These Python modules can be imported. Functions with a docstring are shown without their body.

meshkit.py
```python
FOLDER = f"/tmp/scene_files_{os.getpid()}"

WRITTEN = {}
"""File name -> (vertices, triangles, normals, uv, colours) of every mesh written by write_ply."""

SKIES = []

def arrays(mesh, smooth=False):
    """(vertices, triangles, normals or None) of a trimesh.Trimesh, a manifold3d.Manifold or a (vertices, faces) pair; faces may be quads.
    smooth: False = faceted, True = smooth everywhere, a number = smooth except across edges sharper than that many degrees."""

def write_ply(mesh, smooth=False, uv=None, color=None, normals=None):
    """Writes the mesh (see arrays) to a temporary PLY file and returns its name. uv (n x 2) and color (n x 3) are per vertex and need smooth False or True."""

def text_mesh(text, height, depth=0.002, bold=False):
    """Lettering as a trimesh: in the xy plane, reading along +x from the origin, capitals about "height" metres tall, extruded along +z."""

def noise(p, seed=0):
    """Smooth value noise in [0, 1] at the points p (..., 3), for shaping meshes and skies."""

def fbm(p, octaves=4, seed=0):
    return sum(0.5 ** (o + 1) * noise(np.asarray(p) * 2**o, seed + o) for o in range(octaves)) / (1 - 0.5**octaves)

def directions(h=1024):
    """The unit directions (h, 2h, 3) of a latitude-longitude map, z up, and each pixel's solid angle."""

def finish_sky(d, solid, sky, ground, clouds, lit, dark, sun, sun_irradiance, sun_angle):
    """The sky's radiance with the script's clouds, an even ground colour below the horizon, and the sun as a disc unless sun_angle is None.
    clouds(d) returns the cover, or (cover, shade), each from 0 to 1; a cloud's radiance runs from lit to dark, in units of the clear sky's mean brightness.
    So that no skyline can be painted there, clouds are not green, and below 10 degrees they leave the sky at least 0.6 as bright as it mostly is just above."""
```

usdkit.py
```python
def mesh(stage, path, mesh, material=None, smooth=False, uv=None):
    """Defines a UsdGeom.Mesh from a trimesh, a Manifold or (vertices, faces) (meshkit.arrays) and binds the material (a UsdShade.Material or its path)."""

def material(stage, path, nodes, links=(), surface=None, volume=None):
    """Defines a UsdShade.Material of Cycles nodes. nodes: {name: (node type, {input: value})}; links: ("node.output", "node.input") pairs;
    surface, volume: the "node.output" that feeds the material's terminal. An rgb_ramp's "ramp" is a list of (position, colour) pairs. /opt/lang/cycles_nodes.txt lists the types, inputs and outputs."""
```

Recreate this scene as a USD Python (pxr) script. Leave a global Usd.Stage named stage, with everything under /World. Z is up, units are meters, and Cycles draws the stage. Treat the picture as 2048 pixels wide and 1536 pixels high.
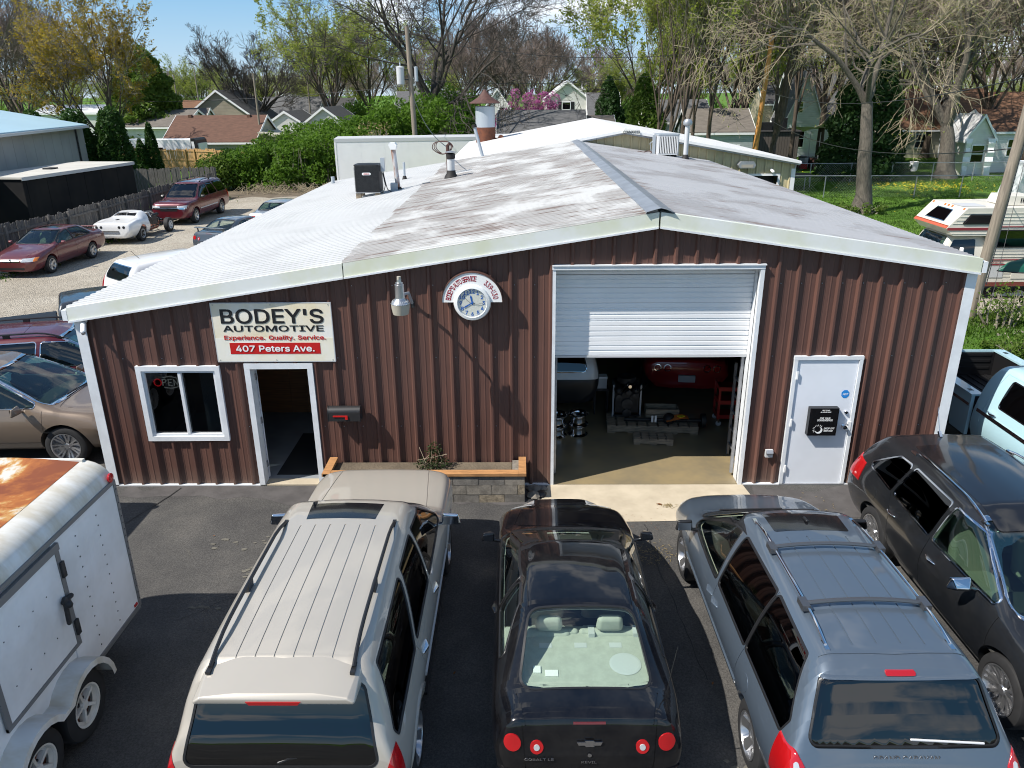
import math, random
import numpy as np, trimesh, usdkit, meshkit
import manifold3d as mf
from pxr import Usd, UsdGeom, UsdLux, UsdShade, Gf, Sdf, Vt
from shapely.geometry import Polygon

stage = Usd.Stage.CreateInMemory()
UsdGeom.SetStageUpAxis(stage, 'Z'); UsdGeom.SetStageMetersPerUnit(stage, 1.0)
UsdGeom.Xform.Define(stage, '/World'); UsdGeom.Scope.Define(stage, '/World/Looks')
PI = math.pi
# ---------------------------------------------------------------- camera, sky, sun
CF, CP, CR, CY, CH, D = 1530.5, math.radians(20.835), math.radians(-.471), math.radians(-.731), 5.764, 10.726
_fw = np.array([math.sin(CY)*math.cos(CP), math.cos(CY)*math.cos(CP), -math.sin(CP)])
_r0 = np.array([math.cos(CY), -math.sin(CY), 0]); _u0 = np.cross(_r0, _fw)
_r = _r0*math.cos(CR)+_u0*math.sin(CR); _u = -_r0*math.sin(CR)+_u0*math.cos(CR)
cam = UsdGeom.Camera.Define(stage, '/World/camera')
cam.CreateHorizontalApertureAttr(36.0); cam.CreateFocalLengthAttr(36.0*CF/2048)
mm = np.eye(4); mm[0, :3] = _r; mm[1, :3] = _u; mm[2, :3] = -_fw; mm[3, :3] = (0, 0, CH)
cam.AddTransformOp().Set(Gf.Matrix4d(mm.tolist()))
cam.CreateExposureAttr(0.48)
SAZ, SEL = math.radians(64.5), math.radians(49)
SUN = np.array([-math.sin(SAZ)*math.cos(SEL), -math.cos(SAZ)*math.cos(SEL), math.sin(SEL)])
dome = UsdLux.DomeLight.Define(stage, '/World/sky_light')
sky = usdkit.material(stage, '/World/Looks/sky', {
    'sky': ('sky_texture', {'sky_type': 'single_scattering', 'sun_disc': False, 'sun_elevation': SEL, 'sun_rotation': math.atan2(SUN[0], SUN[1]), 'air_density': 1.0, 'aerosol_density': 0.15}),
    'tc': ('texture_coordinate', {}),
    'map': ('mapping', {'scale': (1.0, 1.0, 2.6), 'location': (0.78, 2.2, 1.5)}),
    'n': ('noise_texture', {'scale': 2.6, 'detail': 7, 'roughness': 0.55}),
    'ramp': ('rgb_ramp', {'ramp': [(0, (0, 0, 0)), (0.54, (0, 0, 0)), (0.62, (.85, .85, .85)), (1, (1, 1, 1))]}),
    'mix': ('mix', {'color2': (9.0, 9.2, 9.5)}),
    'sz': ('separate_xyz', {}), 'hz': ('rgb_ramp', {'ramp': [(0, (.95,)*3), (.2, (.9,)*3), (.5, (.45,)*3), (1, (.2,)*3)]}), 'hc': ('rgb_ramp', {'ramp': [(0, (.60, .74, .86)), (.05, (.44, .66, .86)), (.12, (.24, .52, .82)), (.25, (.15, .42, .76)), (1, (.08, .24, .60))]}), 'hs': ('mix', {'mix_type': 'multiply', 'fac': 1.0, 'color2': (8.6, 8.6, 8.6)}), 'hm': ('mix', {}),
    'bg': ('background_shader', {'strength': 0.088})},
    [('tc.generated', 'map.vector'), ('map.vector', 'n.vector'), ('n.fac', 'ramp.fac'), ('ramp.color', 'mix.fac'), ('tc.generated', 'sz.vector'), ('sz.z', 'hz.fac'), ('sz.z', 'hc.fac'), ('hc.color', 'hs.color1'), ('hz.color', 'hm.fac'), ('sky.color', 'hm.color1'), ('hs.color', 'hm.color2'), ('hm.color', 'mix.color1'), ('mix.color', 'bg.color')], surface='bg.background')
UsdShade.MaterialBindingAPI.Apply(dome.GetPrim()).Bind(sky)
sun = UsdLux.DistantLight.Define(stage, '/World/sun_light')
sun.CreateIntensityAttr(1.25); sun.CreateNormalizeAttr(True); sun.CreateAngleAttr(0.5); sun.CreateColorAttr(Gf.Vec3f(1, .955, .885))
zl = SUN/np.linalg.norm(SUN); xl = np.cross([0, 0, 1], zl); xl /= np.linalg.norm(xl); yl = np.cross(zl, xl)
ms = np.eye(4); ms[0, :3] = xl; ms[1, :3] = yl; ms[2, :3] = zl
sun.AddTransformOp().Set(Gf.Matrix4d(ms.tolist()))

# ---------------------------------------------------------------- helpers
MATS = {}
def L(r, g=None, b=None):
    c = np.array([r, r if g is None else g, r if b is None else b], float)/255
    return tuple(np.where(c <= .04045, c/12.92, ((c+.055)/1.055)**2.4))
def pbr(name, col, rough=.5, metal=0, var=None, bump=None, coat=0, spec=.5, col2=None, stretch=(1, 1, 1), space='object', extra=None):
    """plain surface with optional tone noise (scale, contrast) and bump (scale, distance)"""
    n = {'p': ('principled_bsdf', {'base_color': col, 'roughness': rough, 'metallic': metal, 'coat_weight': coat, 'specular_ior_level': spec})}
    l = []
    if var or bump:
        if space == 'object': n['tc'] = ('texture_coordinate', {}); src = 'tc.object'
        else: n['tc'] = ('geometry', {}); src = 'tc.position'
        n['map'] = ('mapping', {'scale': stretch}); l.append((src, 'map.vector'))
    if var:
        s, a = var[:2]
        c2 = col2 if col2 is not None else tuple(c*(1-a) for c in col)
        n['n'] = ('noise_texture', {'scale': s, 'detail': 6, 'roughness': .62}); l.append(('map.vector', 'n.vector'))
        lo, hi = (var[2], var[3]) if len(var) > 3 else (.38, .62)
        n['r'] = ('rgb_ramp', {'ramp': [(0, col), (lo, col), (hi, c2), (1, c2)]}); l += [('n.fac', 'r.fac'), ('r.color', 'p.base_color')]
    if bump:
        n['bn'] = ('noise_texture', {'scale': bump[0], 'detail': 4, 'roughness': .6}); l.append(('map.vector', 'bn.vector'))
        n['b'] = ('bump', {'strength': 1.0, 'distance': bump[1]}); l += [('bn.fac', 'b.height'), ('b.normal', 'p.normal')]
    MATS[name] = usdkit.material(stage, '/World/Looks/'+name, n, l, surface='p.BSDF')
    return MATS[name]
def glass(name, tint, rough=.0, ior=1.75):
    MATS[name] = usdkit.material(stage, '/World/Looks/'+name, {
        't': ('transparent_bsdf', {'color': tint}), 'g': ('glossy_bsdf', {'color': (1, 1, 1), 'roughness': rough}),
        'f': ('fresnel', {'IOR': ior}), 'ge': ('geometry', {}), 'k': ('math', {'math_type': 'subtract', 'value1': 1.0}), 'mu': ('math', {'math_type': 'multiply'}), 'm': ('mix_closure', {})},
        [('ge.backfacing', 'k.value2'), ('k.value', 'mu.value1'), ('f.fac', 'mu.value2'), ('mu.value', 'm.fac'), ('t.BSDF', 'm.closure1'), ('g.BSDF', 'm.closure2')], surface='m.closure')
    return MATS[name]
def paint(name, col, metal=.0, rough=.28, spec=.5):
    """car paint under a clear coat with faint dust"""
    dust = tuple(.965*c+.035*d for c, d in zip(col, (.30, .28, .25)))
    MATS[name] = usdkit.material(stage, '/World/Looks/'+name, {
        'tc': ('texture_coordinate', {}), 'n': ('noise_texture', {'scale': 2.2, 'detail': 7, 'roughness': .7}),
        'r': ('rgb_ramp', {'ramp': [(0, col), (.4, col), (.75, dust), (1, dust)]}),
        'rr': ('rgb_ramp', {'ramp': [(0, (.015,)*3), (.5, (.02,)*3), (.8, (.05,)*3), (1, (.08,)*3)]}),
        'p': ('principled_bsdf', {'metallic': metal, 'roughness': rough, 'specular_ior_level': spec, 'coat_weight': 1.0, 'coat_roughness': .03})},
        [('tc.object', 'n.vector'), ('n.fac', 'r.fac'), ('r.color', 'p.base_color'), ('n.fac', 'rr.fac'), ('rr.color', 'p.coat_roughness')], surface='p.BSDF')
    return MATS[name]

_used = {}
def numbered(parent, name):
    k = (parent, name); i = _used.get(k, -1)+1; _used[k] = i
    return name if i == 0 else f'{name}_{i:03d}'
def ppath(parent):
    return '/World' if parent is None else str(parent.GetPath())
def tag(o, label=None, cat=None, group=None, kind=None):
    o = o.GetPrim() if hasattr(o, 'GetPrim') else o
    for k, v in (('label', label), ('category', cat), ('group', group), ('kind', kind)):
        if v: o.SetCustomDataByKey(k, v)
    return o
def thing(name, label, cat, loc=(0, 0, 0), rotz=0, group=None, parent=None, rot=None, scale=None):
    pp = ppath(parent)
    x = UsdGeom.Xform.Define(stage, f'{pp}/{numbered(pp, name)}')
    x.AddTranslateOp().Set(Gf.Vec3d(*map(float, loc)))
    if rot is not None: x.AddRotateXYZOp().Set(Gf.Vec3f(*map(float, rot)))
    elif rotz: x.AddRotateZOp().Set(float(math.degrees(rotz)))
    if scale is not None: x.AddScaleOp().Set(Gf.Vec3f(*map(float, scale)))
    return tag(x, label, cat, group)
def sub(name, parent, loc=(0, 0, 0), rot=None, label=None):
    return thing(name, label, None, loc, 0, None, parent, rot)
def copy_of(src, name, label, loc, rotz=0, group=None, scale=None):
    x = UsdGeom.Xform.Define(stage, f"/World/{numbered('/World', name)}")
    x.GetPrim().GetReferences().AddInternalReference(src.GetPath())
    x.ClearXformOpOrder()
    x.AddTranslateOp(UsdGeom.XformOp.PrecisionDouble, 'at').Set(Gf.Vec3d(*map(float, loc)))
    x.AddRotateZOp(UsdGeom.XformOp.PrecisionFloat, 'turn').Set(float(math.degrees(rotz)))
    if scale is not None: x.AddScaleOp(UsdGeom.XformOp.PrecisionFloat, 'size').Set(Gf.Vec3f(*((float(scale),)*3 if np.ndim(scale) == 0 else map(float, scale))))
    x.GetPrim().SetInstanceable(True)
    w = src.GetCustomData()
    return tag(x, label, w.get('category'), group or w.get('group'))

class MB:
    """collects shapes into one mesh"""
    def __init__(s): s.v = []; s.f = []; s.n = 0
    def add(s, v, f):
        v = np.asarray(v, float); f = np.asarray(f, int)
        if f.ndim == 2 and f.shape[1] == 4: f = np.vstack([f[:, [0, 1, 2]], f[:, [0, 2, 3]]])
        s.v.append(v); s.f.append(f+s.n); s.n += len(v); return s
    def tm(s, m): return s.add(m.vertices, m.faces)
    def man(s, m): q = m.to_mesh(); return s.add(q.vert_properties[:, :3], q.tri_verts)
    def box(s, x0, y0, z0, x1, y1, z1):
        v = [(x, y, z) for x in (x0, x1) for y in (y0, y1) for z in (z0, z1)]
        return s.add(v, [[0, 1, 3, 2], [4, 6, 7, 5], [0, 4, 5, 1], [2, 3, 7, 6], [0, 2, 6, 4], [1, 5, 7, 3]])
    def bar(s, a, b, w, h=None, up=(0, 0, 1)):
        """box beam from a to b"""
        h = h or w; a = np.asarray(a, float); b = np.asarray(b, float); t = b-a; t /= np.linalg.norm(t)
        up = np.asarray(up, float)
        if abs(t @ up) > .95: up = np.array([0, 1., 0]) if abs(t[1]) < .9 else np.array([1., 0, 0])
        r = np.cross(t, up); r /= np.linalg.norm(r); u = np.cross(r, t)
        v = [p+i*r*w/2+j*u*h/2 for p in (a, b) for i in (-1, 1) for j in (-1, 1)]
        return s.add(v, [[0, 1, 3, 2], [4, 6, 7, 5], [0, 4, 5, 1], [2, 3, 7, 6], [0, 2, 6, 4], [1, 5, 7, 3]])
    def tube(s, pts, r, k=8, cap=True):
        p = np.asarray(pts, float); n = len(p); r = np.broadcast_to(r, (n,))
        t = np.gradient(p, axis=0); t /= np.linalg.norm(t, axis=1, keepdims=True)+1e-12
        a = np.cross(t, [0, 0, 1.]) if abs(t[:, 2]).max() < .9 else np.cross(t, [0, 1., 0.] if abs(t[:, 1]).max() < .9 else [.7, .2, .1])
        a /= np.linalg.norm(a, axis=1, keepdims=True)+1e-12; b = np.cross(t, a)
        an = np.arange(k)*2*PI/k
        v = (p[:, None]+r[:, None, None]*(np.cos(an)[None, :, None]*a[:, None]+np.sin(an)[None, :, None]*b[:, None])).reshape(-1, 3)
        i, j = np.meshgrid(np.arange(n-1), np.arange(k), indexing='ij')
        q = np.stack([i*k+j, i*k+(j+1) % k, (i+1)*k+(j+1) % k, (i+1)*k+j], -1).reshape(-1, 4)
        s.add(v, q)
        if cap:
            c = [[0, (j+1) % k, j] for j in range(1, k-1)]+[[(n-1)*k, (n-1)*k+j, (n-1)*k+j+1] for j in range(1, k-1)]
            s.add(v, c)
        return s
    def cyl(s, x, y, z0, z1, r0, r1=None, k=16): return s.tube([(x, y, z0), (x, y, z1)], [r0, r0 if r1 is None else r1], k)
    def lathe(s, prof, k=24, loc=(0, 0, 0), axis='z'):
        """profile of (radius, height) round z (or along y)"""
        p = np.asarray(prof, float); n = len(p); an = np.arange(k)*2*PI/k
        v = np.stack([p[:, None, 0]*np.cos(an), p[:, None, 0]*np.sin(an), np.broadcast_to(p[:, None, 1], (n, k))], -1).reshape(-1, 3)
        i, j = np.meshgrid(np.arange(n-1), np.arange(k), indexing='ij')
        q = np.stack([i*k+j, i*k+(j+1) % k, (i+1)*k+(j+1) % k, (i+1)*k+j], -1).reshape(-1, 4)
        if axis == 'y': v = v[:, [0, 2, 1]]*[1, 1, 1]; q = q[:, ::-1]
        if axis == 'x': v = v[:, [2, 0, 1]]
        return s.add(v+np.asarray(loc), q)
    def prism(s, poly, z0, z1, plane='xy'):
        """polygon extruded; plane xy (along z), xz (along y), yz (along x)"""
        pg = poly if isinstance(poly, Polygon) else Polygon(poly)
        m = trimesh.creation.extrude_polygon(pg, z1-z0, engine='earcut'); v = np.array(m.vertices); v[:, 2] += z0
        f = np.array(m.faces)
        if plane == 'xz': v = v[:, [0, 2, 1]]; f = f[:, ::-1]
        if plane == 'yz': v = v[:, [2, 0, 1]]
        return s.add(v, f)
    def arr(s): return np.vstack(s.v), np.vstack(s.f)
    def move(s, rot=None, t=(0, 0, 0), sc=1):
        v, f = s.arr(); v = v*sc
        if rot is not None: v = v @ np.asarray(rot).T
        s.v = [v+np.asarray(t)]; s.f = [f]; return s
    def build(s, name, mat, parent=None, smooth=False, label=None):
        return obj(name, s.arr(), mat, parent, smooth, label)
def obj(name, mesh, mat, parent=None, smooth=False, label=None):
    pp = ppath(parent)
    m = MATS[mat] if isinstance(mat, str) else mat
    o = usdkit.mesh(stage, f'{pp}/{numbered(pp, name)}', mesh, m, smooth).GetPrim()
    if label: o.SetCustomDataByKey('label', label)
    return o
def solo(name, mb, mat, label, cat, smooth=False, group=None, kind=None):
    return tag(mb.build(name, mat, None, smooth), label, cat, group, kind)
def Rz(a): c, s = math.cos(a), math.sin(a); return np.array([[c, -s, 0], [s, c, 0], [0, 0, 1.]])
def Rx(a): c, s = math.cos(a), math.sin(a); return np.array([[1., 0, 0], [0, c, -s], [0, s, c]])
def Ry(a): c, s = math.cos(a), math.sin(a); return np.array([[c, 0, s], [0, 1., 0], [-s, 0, c]])
def text(mb, txt, h, width=None, R=None, t=(0, 0, 0), depth=.003, bold=False, center=False, shear=0):
    """lettering; default lies in xy, R turns it"""
    m = meshkit.text_mesh(txt, h, depth, bold); v = np.array(m.vertices)
    w0 = v[:, 0].max()-v[:, 0].min(); v[:, 0] -= v[:, 0].min()
    if width: v[:, 0] *= width/w0
    v[:, 0] += shear*v[:, 1]
    if center: v[:, 0] -= (v[:, 0].max()+v[:, 0].min())/2
    if R is not None: v = v @ np.asarray(R).T
    return mb.add(v+np.asarray(t), np.array(m.faces))
FACE = np.array([[1., 0, 0], [0, 0, -1.], [0, 1., 0]])   # xy lettering -> facing -y (towards the camera), x right, z up
# ---------------------------------------------------------------- materials
pbr('white_trim', (.72, .74, .76), .45, var=(4, .12), space='pos')
pbr('fascia_white', (.70, .72, .70), .45, var=(1.2, .1), col2=(.62, .64, .50), space='pos')
pbr('galvanised', (.42, .43, .45), .4, .6, var=(3, .25), space='pos')
pbr('door_white', (.72, .75, .80), .4, var=(2, .05))
pbr('overhead_white', (.78, .79, .80), .35, var=(1.5, .06))
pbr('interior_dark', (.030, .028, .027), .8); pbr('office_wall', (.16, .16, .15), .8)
pbr('wood_panelling', (.26, .12, .05), .5, var=(6, .4), stretch=(.4, 1, 8))
pbr('black_plastic', (.012, .012, .013), .4)
pbr('black_gloss', (.008, .008, .009), .12, coat=.5)
pbr('rubber', (.018, .018, .019), .75, var=(8, .3))
pbr('chrome', (.75, .75, .76), .08, 1)
pbr('alloy', (.50, .50, .51), .28, .9)
pbr('dark_alloy', (.16, .16, .165), .35, .8)
pbr('steel_dark', (.05, .05, .052), .5, .5, var=(10, .4))
pbr('red_plain', (.50, .012, .010), .4)
pbr('red_lens', (.36, .006, .008), .12, coat=1)
pbr('amber_lens', (.6, .17, .02), .15, coat=1)
pbr('lens_clear', (.55, .57, .58), .08, .35, coat=1)
pbr('white_plain', (.80, .80, .79), .5)
pbr('blue_plain', (.02, .13, .48), .5)
pbr('blue_sticker', (.02, .22, .60), .4)
pbr('sign_cream', (.74, .64, .43), .5, var=(.9, .1), col2=(.78, .76, .70))
pbr('sign_white', (.80, .79, .74), .5, var=(1.2, .1), col2=(.76, .71, .55))
pbr('clock_face', (.74, .74, .66), .35)
pbr('clock_ring', (.76, .77, .76), .35)
pbr('block_grey', (.24, .215, .18), .9, var=(9, .4), bump=(60, .004), space='pos')
pbr('block_buff', (.30, .25, .18), .9, var=(14, .5), bump=(60, .005), space='pos')
pbr('block_dark', (.19, .175, .155), .9, var=(7, .4), bump=(60, .004), space='pos')
pbr('mortar', (.16, .15, .13), .95)
pbr('cedar', (.46, .23, .09), .7, var=(5, .35), stretch=(1, 6, 6))
pbr('pallet_wood', (.34, .27, .19), .85, var=(6, .5), stretch=(1, 8, 8))
pbr('weathered_wood', (.17, .155, .14), .9, var=(5, .45), stretch=(6, 6, .7), bump=(40, .003))
pbr('weathered_wood_dark', (.115, .105, .098), .9, var=(5, .4), stretch=(6, 6, .7), bump=(40, .003))
pbr('new_wood', (.48, .29, .12), .8, var=(4, .3), stretch=(5, 5, .6))
pbr('pole_wood', (.28, .235, .185), .9, var=(3, .4), stretch=(8, 8, .5), bump=(30, .004))
pbr('pole_new', (.52, .24, .055), .75, var=(3, .3), stretch=(8, 8, .5))
pbr('rusty', (.17, .055, .025), .85, var=(5, .5), col2=(.10, .035, .02), bump=(30, .003))
pbr('rust_brown', (.10, .045, .035), .7, var=(4, .4))
pbr('pipe_white', (.55, .55, .56), .5, var=(3, .2), col2=(.24, .09, .04), stretch=(2, 2, .6))
pbr('pipe_grey', (.42, .46, .50), .45, .3)
pbr('light_grey', (.50, .51, .52), .45)
pbr('tar', (.014, .012, .011), .7)
pbr('condenser_black', (.017, .017, .018), .5)
pbr('tan_metal', (.55, .47, .28), .45, var=(2, .12), space='pos')
pbr('tail_red_paint', (.10, .006, .009), .3, coat=1)
pbr('engine_black', (.022, .022, .023), .55, .3, var=(12, .5))
pbr('tool_red', (.30, .02, .02), .35)
pbr('orange_cloth', (.65, .17, .03), .8)
pbr('yellow_plain', (.75, .55, .02), .6)
pbr('cloth_beige', (.36, .33, .27), .85)
pbr('cloth_green_grey', (.42, .43, .385), .85, var=(10, .12))
pbr('cloth_dark', (.05, .048, .045), .85)
glass('glass_clear', (.90, .95, .915)); glass('glass_green', (.62, .72, .67)); glass('glass_tint', (.14, .15, .15)); glass('glass_dark', (.03, .032, .033)); glass('glass_house', (.30, .33, .34))
def neon(name, c, s):
    MATS[name] = usdkit.material(stage, '/World/Looks/'+name, {'e': ('emission', {'color': c, 'strength': s})}, [], surface='e.emission')
neon('neon_red', (1, .02, .03), 1.6)
neon('neon_pale', (.6, .58, .55), .9)

def ground_mat(name, nodes, links): MATS[name] = usdkit.material(stage, '/World/Looks/'+name, nodes, links, surface='p.BSDF')
ground_mat('asphalt', {
    'g': ('geometry', {}), 'a': ('noise_texture', {'scale': .55, 'detail': 8, 'roughness': .66}), 'b': ('noise_texture', {'scale': 45, 'detail': 4, 'roughness': .8}), 'c': ('noise_texture', {'scale': 2.3, 'detail': 6, 'roughness': .6, 'distortion': .5}),
    'ra': ('rgb_ramp', {'ramp': [(0, (.038, .037, .037)), (.36, (.050, .048, .047)), (.50, (.070, .067, .063)), (.62, (.096, .090, .082)), (.8, (.13, .12, .105)), (1, (.14, .13, .11))]}),
    'rc': ('rgb_ramp', {'ramp': [(0, (0, 0, 0)), (.66, (0, 0, 0)), (.80, (.35, .35, .35)), (1, (.5, .5, .5))]}),
    'm': ('mix', {'color2': (.17, .155, .12)}), 'rb': ('rgb_ramp', {'ramp': [(0, (.35,)*3), (.38, (.7,)*3), (.5, (1,)*3), (.62, (1.35,)*3), (1, (2.0,)*3)]}), 'mm': ('mix', {'mix_type': 'multiply', 'fac': 1.0}),
    'v': ('voronoi_texture', {'scale': 120}), 'bp': ('bump', {'distance': .004}), 'p': ('principled_bsdf', {'roughness': .82, 'specular_ior_level': .35})},
    [('g.position', 'a.vector'), ('g.position', 'b.vector'), ('g.position', 'c.vector'), ('g.position', 'v.vector'), ('a.fac', 'ra.fac'), ('c.fac', 'rc.fac'), ('rc.color', 'm.fac'), ('ra.color', 'm.color1'),
     ('b.fac', 'rb.fac'), ('m.color', 'mm.color1'), ('rb.color', 'mm.color2'), ('mm.color', 'p.base_color'), ('v.distance', 'bp.height'), ('bp.normal', 'p.normal')])
ground_mat('gravel', {
    'g': ('geometry', {}), 'a': ('noise_texture', {'scale': .35, 'detail': 8, 'roughness': .65}), 'v': ('voronoi_texture', {'scale': 28}), 'c': ('noise_texture', {'scale': 9, 'detail': 5, 'roughness': .7}),
    'ra': ('rgb_ramp', {'ramp': [(0, (.28, .25, .20)), (.42, (.36, .32, .26)), (.55, (.42, .38, .315)), (1, (.47, .43, .36))]}),
    'sep': ('separate_xyz', {}), 'rv': ('rgb_ramp', {'ramp': [(0, (.62,)*3), (.5, (1,)*3), (1, (1.2,)*3)]}), 'rc': ('rgb_ramp', {'ramp': [(0, (.5,)*3), (.42, (.95,)*3), (1, (1.1,)*3)]}),
    'm1': ('mix', {'mix_type': 'multiply', 'fac': 1.0}), 'm2': ('mix', {'mix_type': 'multiply', 'fac': 1.0}), 'bp': ('bump', {'distance': .03}), 'p': ('principled_bsdf', {'roughness': .95, 'specular_ior_level': .2})},
    [('g.position', 'a.vector'), ('g.position', 'v.vector'), ('g.position', 'c.vector'), ('a.fac', 'ra.fac'), ('v.color', 'sep.vector'), ('sep.x', 'rv.fac'), ('ra.color', 'm1.color1'), ('rv.color', 'm1.color2'), ('c.fac', 'rc.fac'),
     ('m1.color', 'm2.color1'), ('rc.color', 'm2.color2'), ('m2.color', 'p.base_color'), ('v.distance', 'bp.height'), ('bp.normal', 'p.normal')])
ground_mat('lawn', {
    'g': ('geometry', {}), 'a': ('noise_texture', {'scale': .22, 'detail': 8, 'roughness': .62}), 'c': ('noise_texture', {'scale': 5, 'detail': 6, 'roughness': .72}), 'mp': ('mapping', {'scale': (1, .5, 1)}),
    'ra': ('rgb_ramp', {'ramp': [(0, (.045, .10, .013)), (.40, (.065, .14, .016)), (.55, (.10, .19, .024)), (.68, (.13, .20, .036)), (1, (.18, .17, .07))]}),
    'rc': ('rgb_ramp', {'ramp': [(0, (.45,)*3), (.5, (1,)*3), (1, (1.5,)*3)]}), 'm1': ('mix', {'mix_type': 'multiply', 'fac': 1.0}), 'bp': ('bump', {'distance': .08}), 'p': ('principled_bsdf', {'roughness': .9, 'specular_ior_level': .15})},
    [('g.position', 'a.vector'), ('g.position', 'mp.vector'), ('mp.vector', 'c.vector'), ('a.fac', 'ra.fac'), ('c.fac', 'rc.fac'), ('ra.color', 'm1.color1'), ('rc.color', 'm1.color2'), ('m1.color', 'p.base_color'), ('c.fac', 'bp.height'), ('bp.normal', 'p.normal')])
pbr('concrete', (.50, .43, .32), .85, var=(1.6, .3), col2=(.40, .34, .25), bump=(80, .002), space='pos')
pbr('garage_floor', (.27, .21, .115), .3, var=(1.4, .35), col2=(.20, .165, .105), space='pos')
pbr('dirt', (.16, .125, .085), .95, var=(1.2, .4), bump=(20, .02), space='pos')
# roof sheets: white coating over grey steel, worn through to rust in streaks that run down the slope
def roof_mat(name, white, grey, rust, lo, streak):
    MATS[name] = usdkit.material(stage, '/World/Looks/'+name, {
        'g': ('geometry', {}), 'mp': ('mapping', {'scale': (.75, 15.4, 1)}), 'mq': ('mapping', {'scale': (.42, .36, 1), 'location': (3.1, 1.7, 0)}), 'mr': ('mapping', {'scale': (1.6, 5, 1), 'location': (1, 7, 0)}),
        's': ('noise_texture', {'scale': 1.0, 'detail': 3, 'roughness': .6}), 'b': ('noise_texture', {'scale': 1.6, 'detail': 6, 'roughness': .65}), 'c': ('noise_texture', {'scale': 1.0, 'detail': 4, 'roughness': .6}),
        'rb': ('rgb_ramp', {'ramp': [(0, (0,)*3), (lo, (0,)*3), (lo+.10, (.75,)*3), (1, (1,)*3)]}), 'rs': ('rgb_ramp', {'ramp': [(0, (0,)*3), (streak, (0,)*3), (streak+.06, (.85,)*3), (1, (1,)*3)]}), 'rc': ('rgb_ramp', {'ramp': [(0, (.90,)*3), (.5, (1,)*3), (1, (1.06,)*3)]}),
        'm1': ('mix', {'color1': white, 'color2': grey}), 'mk': ('math', {'math_type': 'multiply'}), 'm2': ('mix', {'color2': rust}), 'm3': ('mix', {'mix_type': 'multiply', 'fac': 1.0}), 'p': ('principled_bsdf', {'roughness': .5, 'specular_ior_level': .4})},
        [('g.position', 'mp.vector'), ('g.position', 'mq.vector'), ('g.position', 'mr.vector'), ('mp.vector', 's.vector'), ('mq.vector', 'b.vector'), ('mr.vector', 'c.vector'), ('b.fac', 'rb.fac'), ('s.fac', 'rs.fac'), ('c.fac', 'rc.fac'), ('rb.color', 'm1.fac'), ('rb.color', 'mk.value1'), ('rs.color', 'mk.value2'), ('mk.value', 'm2.fac'), ('m1.color', 'm2.color1'), ('m2.color', 'm3.color1'), ('rc.color', 'm3.color2'), ('m3.color', 'p.base_color')], surface='p.BSDF')
roof_mat('roof_new', (.57, .57, .565), (.52, .52, .515), (.45, .44, .43), .5, .6)
roof_mat('roof_old', (.57, .565, .55), (.345, .33, .315), (.15, .085, .06), .43, .525)
roof_mat('roof_grey', (.43, .43, .44), (.33, .325, .33), (.19, .12, .09), .46, .55)
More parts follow.
